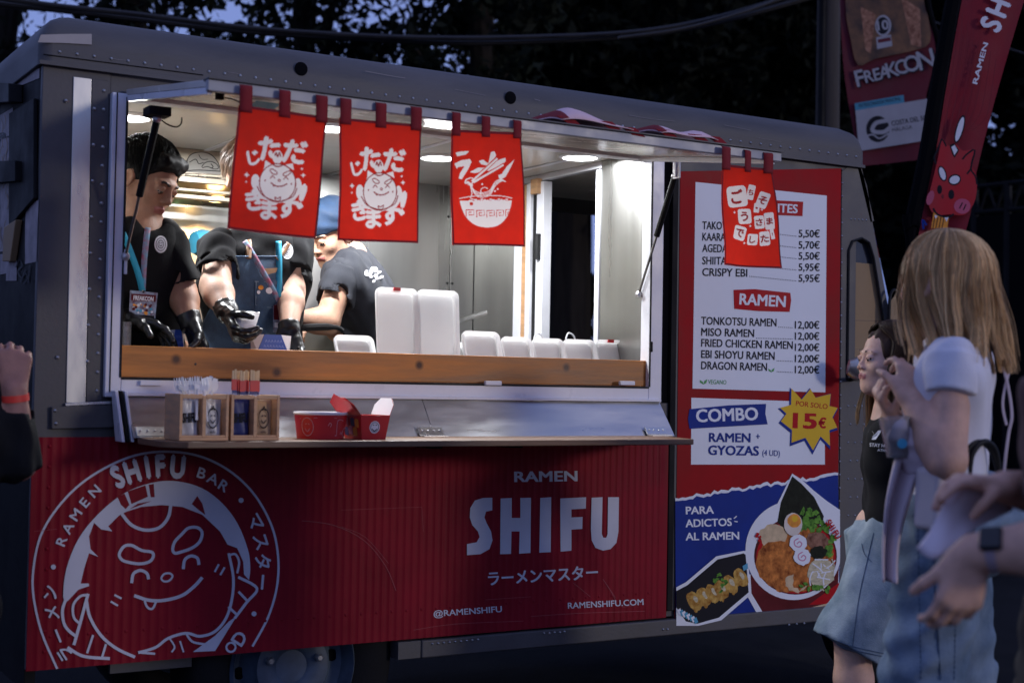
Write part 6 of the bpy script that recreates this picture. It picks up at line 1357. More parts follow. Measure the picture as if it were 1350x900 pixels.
# ------------------------------------------------------------------ cook at the left, looking down
def cook_left():
    y = .21; H = np.array(W(193, 240, y)); f = np.array((.52, -.74, -.42)); r = thing('person', 'cook in a black t-shirt and gloves at the left, looking down, badge on a lanyard', 'person', (H[0]-.04, H[1]+.05, .46))
    S = Sdf(); nk = np.array(W(181, 306, .25)); L, R = head(S, H, f, (.10, .0, 1), 1.0, nk, nr=.056, lids=1.0)
    sl, sr = np.array(W(217, 313, .21)), np.array(W(137, 318, .17)); hip = np.array(W(186, 478, .30)); fr = np.array((.05, -1, 0))
    torso(S, sl, sr, hip, fr, w=(.09, .08, .09), inf=-.014); S.cap(nk+(0, 0, -.03), (sl+sr)/2+(0, 0, .01), .056, .06, 0, .05)
    el, wl = np.array(W(240, 385, .20)), np.array(W(251, 425, .10)); er, wr_ = np.array(W(120, 402, .20)), np.array(W(163, 421, .17))
    arm(S, sl, el, wl, (.044, .043, .029)); arm(S, sr, er, wr_, (.044, .043, .029)); legs(S, hip, (1, 0, 0), .46); S.build('body', BODY('skin_tan'), r, .0045, smooth=1)
    T = Sdf()
    torso(T, sl, sr, hip, fr, w=(.104, .098, .108), inf=.003); T.cap(nk+(0, 0, -.055), (sl+sr)/2, .062, .066, 0, .05); T.cap(nk+(.0, .0, -.03), sl*.75+nk*.25, .058, .052, 0, .04); T.cap(nk+(0, 0, -.03), sr*.7+nk*.3, .058, .052, 0, .04)
    T.ell(nk+(.005, -.02, .012), (.07, .075, .035), None, 0, .01, True)
    ts = T.build('t_shirt', 'tee_black', r, .0055, wrk(.006, .085, 4, (1.2, 1.2, .5))); sf_ = surf(ts, lambda x, y: W(x, y, .12)); sleeve(ts, sl, el, .059, .062, .86, .054, 'tee_black', 71, .0035); sleeve(ts, sr, er, .059, .062, .86, .054, 'tee_black', 72, .0035)
    G = Sdf(); d = np.array(W(262, 455, .07))-wl; hand(G, wl+d*.05, d, (-.6, -.3, -.5), (-.5, -.8, .2), 1.08, (.45, .6, .7, .75), (.4, .5)); G.cone(wl-d*.35, wl+d*.25, .036, .033, 0, .01); G.build('glove', 'nitrile', r, .0032, wrk(.0011, .02, 3))
    G = Sdf(); d = np.array(W(212, 434, .12))-wr_; hand(G, wr_, d, (-.1, -.35, -1), (.2, -1, .1), 1.12, (.28, .33, .38, .45), (.3, .3)); G.cone(wr_-d*.5, wr_+d*.15, .036, .034, 0, .01); G.build('glove', 'nitrile', r, .0032, wrk(.0011, .02, 7))
    # hair: cap of hair with combed strands
    Hs = Sdf(); Q = lambda x, yy, z: L(x, yy, z); Hs.ell(Q(0, -.018, .044), (.082, .101, .090), R, 0, .01); Hs.ell(Q(0, .075, -.012), (.085, .052, .072), R, 0, .012, True); Hs.ell(Q(0, .02, -.085), (.12, .10, .07), R, 0, .02, True); Hs.cap(Q(-.045, .060, .090), Q(.045, .066, .086), .020, .018, 0, .03); Hs.build('hair', 'hair_black', r, .005, wrk(.002, .02, 2))
    n = 2200; u = rs.uniform(0, 1, n); ph = rs.uniform(-math.pi, math.pi, n); th = np.arccos(1-u*1.05); D0 = np.stack([np.sin(th)*np.sin(ph), np.sin(th)*np.cos(ph), np.cos(th)], 1); keep = ~((D0[:, 1] > .55) & (D0[:, 2] < .5)); D0 = D0[keep]; p0 = D0*np.array((.082, .101, .090)); tg = np.stack([D0[:, 0]*.5+.25, np.full(len(D0), .75), -.25-.5*np.abs(D0[:, 0])], 1)
    tg -= D0*(tg*D0).sum(1)[:, None]; tg /= np.linalg.norm(tg, axis=1)[:, None]; ln = rs.uniform(.02, .045, len(D0))[:, None]; pts = []
    for t in np.linspace(0, 1, 5): q = p0+tg*ln*t+D0*(.002+.007*math.sin(t*2.6)-.006*t*t)+rs.normal(size=p0.shape)*.0006; pts.append(q)
    pts = np.stack(pts, 1)+np.array((0, -.018, .044)); pts = np.array(L(0, 0, 0))+pts@R.T; strands('hair_strands', 'hair_black', r, pts, .0011)
    # lanyard and badge
    bs = W(188, 384, sf_(188, 390)[1]-.012)[1]
    ribbon([sf_(153, 296, .006), sf_(162, 308, .006), sf_(172, 332, .006), sf_(182, 360, .006), W(187.5, 383, bs)], .018, CAMV(H), 'lanyard_strap', 'lanyard_blue', r); ribbon([sf_(195, 300, .006), sf_(193, 315, .006), sf_(190, 345, .006), W(188, 383, bs)], .017, CAMV(H), 'lanyard_strap', 'lanyard_mix', r)
    A, B, C_, D_ = [np.array(W(*p, bs)) for p in ((170, 418), (204.5, 420), (208, 386), (171.5, 382.5))]; bd = MB().add([A, B, C_, D_, A+(0, .003, 0), B+(0, .003, 0), C_+(0, .003, 0), D_+(0, .003, 0)], [(0, 1, 2, 3), (7, 6, 5, 4), (0, 4, 5, 1), (1, 5, 6, 2), (2, 6, 7, 3), (3, 7, 4, 0)]).build('badge', 'badge_art', r)
    p = MB(); g = lambda x, yy, l: W(x, yy, bs-.0008)+np.array((0, -l, 0)); p.fill([(173, 387), (206, 389), (205, 398), (173, 396)], g, 2); p.text('FREAKCON', (176, 395), (202, 397), 5.5, g, 0, .05); p.fill([(172, 414), (203, 416), (204, 420), (171, 418)], g, 1); p.disc((189, 384.5), 1.6, g, m=1)
    for k in range(26): p.disc((rnd.uniform(174, 203), rnd.uniform(400, 413)), rnd.uniform(1.2, 2.6), g, None, rnd.choice((0, 2, 3, 4)), 7)
    p.build('badge_print', ['print_white', 'print_black', 'print_maroon', 'food_yolk', 'print_cyan'], bd)
    b = MB(); b.tube([W(188, 384, bs), W(188.5, 372, bs)], .002, 5); b.build('clip', 'steel', r)
    patch(r, sf_, 212, 322, 8.5, 11.5); return r
cook_left()

# ------------------------------------------------------------------ cook in the denim apron, face behind the banner
def cook_apron():
    y = .34; H = np.array(W(333, 236, y)); f = np.array((-.15, -.9, -.35)); r = thing('person', 'cook in a denim apron and black gloves, face hidden behind the red banner', 'person', (H[0], H[1]+.05, .46))
    S = Sdf(); nk = np.array(W(340, 302, .38)); L, R = head(S, H, f, (0, 0, 1), 1.0, nk, nr=.055)
    sl, sr = np.array(W(290, 326, .33)), np.array(W(388, 320, .38)); hip = np.array(W(330, 480, .42)); fr = np.array((-.1, -1, 0))
    torso(S, sl, sr, hip, fr, w=(.095, .088, .095), inf=-.014); S.cap(nk+(0, 0, -.03), (sl+sr)/2, .056, .06, 0, .05)
    el, wl = np.array(W(284, 378, .24)), np.array(W(299, 411, .12)); er, wr_ = np.array(W(384, 385, .32)), np.array(W(381, 432, .20))
    arm(S, sl, el, wl, (.046, .047, .030)); arm(S, sr, er, wr_, (.046, .043, .028)); legs(S, hip, (1, 0, 0), .46); S.build('body', BODY('skin_fair'), r, .005)
    T = Sdf()
    torso(T, sl, sr, hip, fr, w=(.110, .104, .110), inf=.003); T.cap(nk+(0, 0, -.05), (sl+sr)/2, .062, .066, 0, .05)
    T.ell(nk+(0, -.02, .015), (.068, .07, .035), None, 0, .01, True); ts = T.build('t_shirt', 'tee_black', r, .0055, wrk(.0065, .08, 9, (1.2, 1.2, .7))); sf_ = surf(ts, lambda x, y: W(x, y, .25)); sleeve(ts, sl, el, .062, .069, .70, .061, 'tee_black', 73, .0045); sleeve(ts, sr, er, .062, .067, .80, .060, 'tee_black', 74, .0045)
    # apron: a sheet draped over the front of the body
    A = Sdf(); torso(A, sl, sr, hip, fr, w=(.118, .113, .122), inf=.004); tmp = A.build('apron', 'denim_dark', r, .008, wrk(.003, .09, 12, (1, 1, .5))); s0 = surf(tmp, lambda x, y: W(x, y, .27)); bpy.data.objects.remove(tmp)
    rows = [(338, 309, 369), (352, 305, 370), (366, 298, 371), (382, 291, 373), (398, 283, 375), (412, 274, 377), (424, 268, 379), (440, 265, 381), (476, 263, 383)]
    def edge_(v):
        t = v*(len(rows)-1); i = min(int(t), len(rows)-2); t -= i; q = [rows[i][k]*(1-t)+rows[i+1][k]*t for k in range(3)]; return q
    def drape(u, v):
        y_, xl_, xr_ = edge_(v); p_ = s0(xl_+(xr_-xl_)*u, y_, .008); return p_+np.array((0, -.006*math.sin(u*9+v*3)*v-.004*math.sin(u*17-v*5)*v, 0))
    b = MB(); b.grid(drape, 26, 34); ap = b.build('apron', 'denim_dark', r, smooth=True, ang=180); sa_ = surf(ap, sf_)
    b = MB(); b.tube([drape(u, 0)+np.array((0, -.001, 0)) for u in np.linspace(0, 1, 20)], .0025, 5); b.tube([drape(0, v) for v in np.linspace(0, 1, 26)], .0025, 5); b.tube([drape(1, v) for v in np.linspace(0, 1, 26)], .0025, 5); b.build('apron_hem', 'denim_dark', r, smooth=True)['kind'] = 'stuff'
    sx_ = lambda x, y, l=0: min((sf_(x, y, l), sa_(x, y, l)), key=lambda q: np.linalg.norm(q-CAMP))
    ribbon([sf_(327, 316, .004), sf_(328, 325, .004), sx_(327, 341, .004)], .020, CAMV(H), 'apron_strap', 'leather_brown', r); ribbon([sf_(380, 320, .004), sf_(374, 330, .004), sx_(364, 341, .004)], .018, CAMV(H), 'apron_strap', 'leather_brown', r)
    pk = MB(); fp = lambda x, yy, l: sa_(x, yy, .003+l*2); pk.grid(lambda u, v: fp(336+36*u, 370+36*v+3*u*v, 0), 9, 9, 0); pk.step(.001); pk.stroke([(336, 371), (371, 372)], .8, fp, 1); pk.stroke([(338, 371), (337, 402), (365, 407)], .6, fp, 1); pk.fill([(348, 354), (366, 353), (364, 359), (352, 362)], fp, 2); pk.disc((344, 379), 3.6, fp, 3.2, 3, 9); pk.disc((341, 385), 2.4, fp, 2.6, 4, 8); pk.disc((355, 383), 4.6, fp, 4.4, 4, 12); pk.disc((355, 383.5), 3, fp, 2.6, 5, 10); pk.build('pocket', ['denim_dark', 'denim_light', 'leather_brown', 'food_yolk', 'print_white', 'food_pink'], r)
    G = Sdf(); d = np.array(W(309, 436, .06))-wl; hand(G, wl, d, (.75, -.35, .1), (.3, -.9, .3), 1.1, (.55, .7, .8, .85), (.45, .4)); G.cone(wl-d*.32, wl+d*.2, .037, .034, 0, .01); G.build('glove', 'nitrile', r, .0032, wrk(.0012, .02, 5))
    G = Sdf(); d = np.array(W(385, 462, .16))-wr_; hand(G, wr_, d, (-.4, -.7, -.3), (-.8, -.5, 0), 1.05, (.4, .5, .6, .6), (.4, .4)); G.cone(wr_-d*.2, wr_+d*.2, .035, .033, 0, .01); G.build('glove', 'nitrile', r, .0035, wrk(.0012, .02, 6))
    Hs = Sdf(); Hs.ell(L(0, -.016, .042), (.085, .104, .093), R, 0, .01); Hs.ell(L(0, .085, -.02), (.08, .05, .07), R, 0, .012, True); Hs.ell(L(0, .03, -.10), (.12, .10, .07), R, 0, .02, True); Hs.build('hair', 'hair_brown', r, .006, wrk(.004, .025, 3))
    n = 700; ph = rs.uniform(-math.pi, math.pi, n); u = rs.uniform(0, 1, n); th = np.arccos(1-u*.95); D0 = np.stack([np.sin(th)*np.sin(ph), np.sin(th)*np.cos(ph), np.cos(th)], 1); p0 = D0*np.array((.086, .105, .094)); tg = np.stack([D0[:, 0]*1.0, D0[:, 1]*.6, np.full(n, -.8)], 1); tg -= D0*(tg*D0).sum(1)[:, None]; tg /= np.linalg.norm(tg, axis=1)[:, None]+1e-6; ln = rs.uniform(.04, .075, n)[:, None]
    pts = np.stack([p0+tg*ln*t+D0*(.004*math.sin(t*2.8)-.012*t*t+.004) for t in np.linspace(0, 1, 6)], 1)+np.array((0, -.016, .042)); strands('hair_strands', 'hair_brown', r, np.array(L(0, 0, 0))+pts@R.T, .0011)
    bs = W(366, 399, sx_(366, 405)[1]-.008)[1]
    ribbon([sf_(322, 318, .006), sx_(330, 330, .006), sx_(340, 347, .006), sx_(352, 368, .007), sx_(362, 386, .007), W(366, 399, bs)], .018, CAMV(H), 'lanyard_strap', 'lanyard_mix', r); ribbon([sf_(367, 318, .006), sx_(368, 340, .006), sx_(368, 365, .007), sx_(367, 385, .007), W(366.5, 399, bs)], .019, CAMV(H), 'lanyard_strap', 'lanyard_blue', r)
    A_, B_, C_, D_ = [np.array(W(*p, bs)) for p in ((360, 438), (372, 439), (372.5, 400), (360, 399))]; bd = MB().add([A_, B_, C_, D_, A_+(.003, .004, 0), B_+(.003, .004, 0), C_+(.003, .004, 0), D_+(.003, .004, 0)], [(0, 1, 2, 3), (7, 6, 5, 4), (0, 4, 5, 1), (1, 5, 6, 2), (2, 6, 7, 3), (3, 7, 4, 0)]).build('badge', 'badge_art', r)
    p = MB(); g = lambda x, yy, l: W(x, yy, bs-.0008)+np.array((0, -l, 0)); p.fill([(361, 402), (371, 402.5), (371, 422), (361, 421)], g, 0); p.fill([(362, 425), (370, 425.5), (370, 432), (362, 431.5)], g, 1); p.build('badge_print', ['print_maroon', 'print_white'], bd)
    patch(r, sf_, 379, 331, 7.5, 10.5); return r
cook_apron()
# pale box lid held in the glove
b = MB(); q = [np.array(W(*p, yy)) for p, yy in (((308, 430), .045), ((333, 437), .035), ((336, 433), .035), ((342, 413), .06), ((338, 411.5), .06), ((316, 412), .06))]; c = np.array((0, -.012, -.01)); b.poly(catmull(q, 4, True)); tag(b.build('paper_container', 'paper_white', smooth=True, ang=120, solid=.003), 'pale open paper container held in the apron cook\'s black glove', 'container')

# ------------------------------------------------------------------ cook with the blue cap, bending to the left
def cook_cap():
    y = .62; H = np.array(W(437, 312, y)); f = np.array((-.86, -.30, -.42)); r = thing('person', 'cook with a blue cap and grey t-shirt bending to the left behind the boxes', 'person', (W(480, 400, .66)[0], .68, .46))
    S = Sdf(); nk = np.array(W(462, 338, .66)); L, R = head(S, H, f, (-.15, .0, 1), .95, nk, nr=.055, lids=.9)
    sn, sf = np.array(W(452, 364, .52)), np.array(W(470, 352, .80)); hip = np.array(W(505, 452, .70)); fr = np.array((-.85, -.05, -.5))
    torso(S, sn, sf, hip, fr, w=(.095, .09, .10), inf=-.014); S.cap(nk, (sn+sf)/2, .052, .055, 0, .03)
    en, wn = np.array(W(431, 424, .46)), np.array(W(386, 421, .48)); ef, wf = np.array(W(455, 440, .74)), np.array(W(425, 425, .62))
    arm(S, sn, en, wn, (.046, .043, .029)); arm(S, sf, ef, wf, (.046, .041, .029)); hand(S, wn, (-.95, .1, -.2), (0, .2, -1), (0, -1, 0), 1.0, (.5, .6, .6, .6)); hand(S, wf, (-.9, -.2, -.2), (0, .2, -1), (0, 1, 0), 1.0); legs(S, hip, (.1, 1, 0), .46); S.build('body', BODY('skin_warm'), r, .0048)
    T = Sdf()
    torso(T, sn, sf, hip, fr, w=(.115, .110, .118), inf=.003); T.cap(nk+(hip-nk)*.10, (sn+sf)/2, .066, .085, 0, .05); T.cap(nk*.6+sn*.4, sn, .062, .064, 0, .04); T.cap(nk*.6+sf*.4, sf, .062, .064, 0, .04)
    ts = T.build('t_shirt', 'tee_grey', r, .0055, wrk(.006, .08, 15, (1.2, 1.2, .8))); sf_ = surf(ts); sleeve(ts, sn, en, .063, .067, .56, .060, 'tee_grey', 75, .0045); sleeve(ts, sf, ef, .063, .067, .56, .060, 'tee_grey', 76)
    A = Sdf(); torso(A, sn+(hip-sn)*.35, sf+(hip-sf)*.35, hip+(hip-nk)*.15, fr, w=(.128, .126, .136), inf=.0); A.box((hip+np.array((.26, 0, .20))), (.16, .4, .4), Matrix.Rotation(rad(25), 3, 'Y'), .004, 0, .004, True); A.build('apron', 'denim_dark', r, .007, wrk(.003, .08, 17))
    C_ = Sdf(); C_.ell(L(0, -.015, .055), (.086, .108, .090), R, 0, .01); C_.ell(L(0, .03, -.065), (.15, .17, .092), R, 0, .006, True); C_.build('cap', 'cap_blue', r, .0045, wrk(.003, .05, 21))
    Hs = Sdf(); Hs.ell(L(0, -.022, .018), (.079, .092, .074), R, 0, .01); Hs.ell(L(0, .07, -.02), (.10, .075, .09), R, 0, .01, True); Hs.build('hair', 'hair_black', r, .005, wrk(.003, .02, 2))
    b = MB(); q = L(0, -.115, .01); 
    ribbon([q, q+np.array((.02, -.02, -.02)), q+np.array((.03, -.02, -.06))], .022, CAMV(H), 'cap_tie', 'tie_blue', r)
    g = lambda x, yy, l: sf_(370+x/4.09, 260+yy/4.09, .003+l)
    p = MB(); c = np.array(W(491, 360, .50)); 
    p.glyph('S', (487, 400), 62, rad(62), g, 0, .09, .8); p.glyph('H', (518, 428), 58, rad(62), g, 0, .09, .7)
    p.build('back_print', 'print_white', r); return r
cook_cap()
# ------------------------------------------------------------------ blonde woman at the right, seen from behind
LFT = -RGT
pm('hair_blonde', (.70, .38, .13), .42, var=.35, scale=6, col2=(.98, .68, .34), detail=3, spec=.45); pm('hair_blonde_base', (.26, .13, .05), .5, var=.4, scale=10)
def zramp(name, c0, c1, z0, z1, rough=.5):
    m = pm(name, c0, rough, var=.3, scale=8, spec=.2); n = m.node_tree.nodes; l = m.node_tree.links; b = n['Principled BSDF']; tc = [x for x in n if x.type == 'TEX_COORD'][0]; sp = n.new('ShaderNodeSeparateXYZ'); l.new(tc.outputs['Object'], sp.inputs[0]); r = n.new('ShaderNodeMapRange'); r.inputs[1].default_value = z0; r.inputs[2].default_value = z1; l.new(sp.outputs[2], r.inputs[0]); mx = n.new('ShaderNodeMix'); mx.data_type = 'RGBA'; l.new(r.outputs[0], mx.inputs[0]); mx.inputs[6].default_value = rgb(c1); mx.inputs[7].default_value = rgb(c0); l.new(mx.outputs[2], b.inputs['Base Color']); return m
def long_hair(L, R, c, rad_, n, length, back, parent, mat, name='hair_strands', face=.95, r=.0012, seed=1, part=0.0, flare=.03, ends=None, clumps=46, floor=None):
    """strands that leave a parting, run down over the skull and hang; all in head axes (right, forward, up)"""
    q = np.random.RandomState(seed); ph0 = q.uniform(-math.pi, math.pi, n); ph = ph0; ph = np.where(np.abs(ph) < face, np.sign(ph)*(face+q.uniform(0, .7, n)), ph); cl = np.round(ph*clumps/6.283+q.normal(size=n)*.1)/clumps*6.283
    off = q.normal(size=n); lay = q.uniform(0, 1, n)**.6; ln = length*(.76+.24*q.uniform(0, 1, n)**.6)*(.93+.07*np.cos(cl*9)); K = 16; out = []
    clr = np.random.RandomState(seed+1).uniform(-1, 1, clumps*2+9); cw = clr[(np.round(cl*clumps/6.283).astype(int)) % len(clr)]
    rx, ry, rz = rad_
    for i, t in enumerate(np.linspace(0, 1, K)):
        s = t*(ln+.17); th = s/.105; hang = th > 1.62; thc = np.minimum(th, 1.62); w = np.clip((t-.25)/.75, 0, 1); mm = np.clip((th-.5)/.75, 0, 1); a = ph*(1-.40*w)+cl*.40*w; a = ph0*(1-mm)+a*mm; fly = np.where(lay > .97, 1.0, 0)*w
        shell = 1+.03*lay+.07*w*lay+.12*fly*np.abs(off)
        x = np.sin(thc)*np.sin(a)*rx*shell; y = np.sin(thc)*np.cos(a)*ry*shell-.012; z = np.cos(thc)*rz*shell
        dz = np.where(hang, (s-1.62*.105), 0); z = z-dz; g = dz/length
        x = x*(1-.14*g)+flare*np.sin(cl*3+cw)*g+.009*cw*np.sin(s*26+cw*5)*w+.005*off*(1-.3*w); y = y*(1-.10*g)-back*g**1.3+.007*np.cos(s*30+cw*7)*w
        out.append(np.stack([x, y, z+.02], 1))
    P = np.stack(out, 1)@R.T+np.array(c); return strands(name, mat, parent, P, r, .5)
hair_shades('hair_blonde')
def woman():
    dep = 3.3; w = lambda px, py, dd=0.0: np.array(WD(px, py, dep+dd)); H = w(1243, 376, .0); f = LFT*.62+np.array(FWD)*.78; f[2] = .04
    r = thing('person', 'woman with long blonde hair in a white t-shirt and pale jeans, seen from behind', 'person', (w(1250, 700)[0], w(1250, 700)[1], 0))
    S = Sdf(); nk = w(1264, 438, .0); L, R = head(S, H, f, (.03, 0, 1), 1.0, nk, nr=.048)
    sn, sf = w(1257, 476, -.13), w(1262, 470, .19); hip = w(1250, 668, .02); side = (sf-sn); side /= np.linalg.norm(side); fr = np.cross(side, (0, 0, 1.)); fr = fr if fr@f > 0 else -fr
    torso(S, sn, sf, hip, fr, w=(.078, .072, .095), chest=.045, inf=-.010); S.cap(nk, (sn+sf)/2, .046, .05, 0, .03)
    en, wn = w(1247, 606, -.20), w(1203, 530, -.12); ef, wf = w(1215, 600, .22), w(1178, 552, .05)
    arm(S, sn, en, wn, (.041, .043, .027)); arm(S, sf, ef, wf, (.040, .040, .026)); hand(S, wn, w(1200, 475, -.06)-wn, R[:, 0]*-.3+f*-.2+np.array(FWD)*.8, f*.6+np.array((0, 0, .3)), .95, (.5, .62, .75, .85), (.3, .3), 0, nail=5); hand(S, wf, w(1166, 532, .03)-wf, np.array((0, 0, 1.))-f*.6, -np.array(FWD), .92, (.8, .85, .9, .9), (.4, .4), 0)
    legs(S, hip, side, .0, (.055, .036, .03)); S.build('body', BODY('skin_woman', 'lip_pink', 'brow_brown')+['lip_pink'], r, .0052)
    T = Sdf()
    torso(T, sn, sf, hip+(0, 0, .055), fr, w=(.096, .090, .098), chest=.057, inf=.003); T.cap(nk+(0, 0, -.035), (sn+sf)/2, .055, .078, 0, .05)
    T.box(hip+(0, 0, -.10), (.4, .4, .10), None, .002, 0, .004, True); ts = T.build('t_shirt', 'tee_white', r, .0055, wrk(.005, .09, 31, (1, 1, .6))); sleeve(ts, sn, en, .056, .058, .36, None, 'tee_white', 77, .003, .005); sleeve(ts, sf, ef, .055, .057, .33, .051, 'tee_white', 78, .004)
    J = Sdf(); wst = hip+(0, 0, .065); J.cone(wst-side*.0, hip-(0, 0, .02), .128, .150, 0, .04, flat=(fr, .85)); J.ell(hip-fr*.05+(0, 0, -.035), (.135, .115, .12), None, 0, .05)
    for s, fo in ((-1, .05), (1, -.02)):
        h = hip+side*s*.100-(0, 0, .03); kn = h+fr*(fo+.01)+np.array((0, 0, -.42))+side*s*.015; an = kn-fr*.02+np.array((0, 0, -.42)); J.cap(h, kn, .098, .090, 0, .02); J.cone(kn+(0, 0, .05), an, .091, .100, 0, .02); S2 = 0
    J.cone(wst+(0, 0, .02), wst-(0, 0, .05), .108, .108, 0, .004, True, flat=(fr, .82)); jo = J.build('jeans', 'denim_pale', r, .0068, wrk(.0075, .075, 33, (1, 1, 1.3), 1.1))
    # seams, waistband, back pocket
    st = MB(); 
    js = surf(jo)
    st.tube([js(1182, 636, .001), js(1184, 650, .001), js(1190, 672, .001), js(1204, 680, .001)], .0018, 5)
    for k in range(30): 
        a = k/29; st.tube([js(1210+4*a, 690+200*a, .0008), js(1210+4*a, 695+200*a, .0008)], .0012, 4); st.tube([js(1262-4*a, 690+200*a, .0008), js(1262-4*a, 695+200*a, .0008)], .0012, 4)
    for pts in ([(1182, 634), (1230, 640), (1280, 640)], [(1235, 690), (1232, 760), (1236, 830), (1240, 896)], [(1238, 660), (1240, 700), (1262, 706), (1284, 700), (1286, 660)], [(1236, 640), (1240, 668)]): st.tube([js(x, y, .0006) for x, y in catmull(pts, 5)], .0018, 4)
    st.build('stitching', 'denim_dark', jo)['kind'] = 'stuff'
    # hair
    B = Sdf(); B.ell(L(0, -.016, .032), (.074, .092, .084), R, 0, .01); B.ell(L(0, .085, -.03), (.07, .05, .085), R, 0, .012, True); B.cap(L(-.036, -.045, -.02), L(-.040, -.055, -.17), .032, .022, 0, .03); B.cap(L(.036, -.045, -.02), L(.036, -.06, -.17), .032, .022, 0, .03); B.cap(L(0, -.055, 0), L(0, -.085, -.17), .038, .024, 0, .03); B.build('hair', 'hair_blonde_base', r, .006, wrk(.005, .03, 5, (1, 1, .3)))
    long_hair(L, R, L(0, 0, .012), (.080, .103, .094), 8500, .225, .05, r, 'hair_blonde', r=.0010, seed=4, face=.80, clumps=44, flare=.05)
    # cord of a small backpack behind the shoulder
    b = MB(); b.tube(catmull([w(1312, 450, .05), w(1327, 500, .02), w(1334, 545, .0), w(1330, 570, .0), w(1326, 600, .0), w(1322, 640, .02)], 5), .0035, 6); b.tube(catmull([w(1330, 490, .03), w(1322, 530, .01), w(1327, 560, .0)], 5), .0032, 6); b.build('cord', 'cloth_pink', r, smooth=True)
    # shoulder bag with black handle
    c = w(1238, 650, -.17); bg_ = thing('handbag', 'cream handbag with a black handle at the blonde woman\'s hip', 'handbag', tuple(c))
    q = Sdf(); q.box(c+np.array((0, 0, -.01)), (.035, .02, .055), frame_of(f), .014); q.build('bag_body', 'bag_cream', bg_, .004)
    b = MB(); b.tube(catmull([w(1216, 632, -.18), w(1232, 612, -.19), w(1252, 640, -.20), w(1262, 668, -.20)], 6), .0055, 7); b.build('chain_strap', 'black_metal', bg_, smooth=True)
    for dx in (0, 9): b = MB(); b.tube(catmull([w(1268+dx, 640, -.17), w(1272+dx, 600, -.165), w(1288+dx, 582, -.15), w(1306+dx*.6, 592, -.12), w(1318, 625, -.10)], 6), .0065, 8); b.build('handle', 'black_rubber', bg_, smooth=True)
    return r
woman()
# pale garment and plastic cup she carries
def wcloth():
    dep = 3.17; w = lambda px, py, dd=0.0: np.array(WD(px, py, dep+dd)); b = MB()
    Lx = [(1192, 570), (1178, 600), (1166, 660), (1162, 720), (1161, 765)]; Rx = [(1216, 582), (1208, 625), (1196, 680), (1188, 730), (1186, 768)]; A = catmull([w(*p) for p in Lx], 5); B = catmull([w(*p) for p in Rx], 5); n = len(A)
    b.grid(lambda u, v: (lambda i: A[i]*(1-u)+B[i]*u-FWD*(.018*math.sin(u*9+v*2)+.01*math.sin(v*7)))(min(int(round(v*(n-1))), n-1)), 16, n-1); tag(b.build('garment', 'cloth_pink', smooth=True, ang=180, solid=.004), 'pale pink garment hanging from the blonde woman\'s hand', 'garment')
    b = MB(); q = Sdf(); q.cap(w(1196, 572), w(1222, 600), .035, .045, 0, .03); q.cap(w(1190, 585), w(1205, 612), .028, .03, 0, .03); tag(q.build('bundle', 'cloth_pink', None, .006, wrk(.007, .05, 8)), 'bunched pale cloth under the blonde woman\'s forearm', 'cloth')
    c = w(1184, 583, -.02); r = thing('plastic_cup', 'clear plastic cup with a blue sticker in the blonde woman\'s hand', 'cup', tuple(c)); b = MB(); b.lathe([(.0001, 0), (.024, 0), (.033, .085), (.031, .085), (.023, .003), (.0001, .003)], c-np.array((0, 0, .03)), (-.15, 0, 1), 20); b.build('cup', 'clear_plastic', r, smooth=True); b = MB(); b.disc((0, 0), .011, lambda x, y, l: c-FWD*.034+RGT*x-UPV*y, n=14); b.build('sticker', 'print_cyan', r)
wcloth()
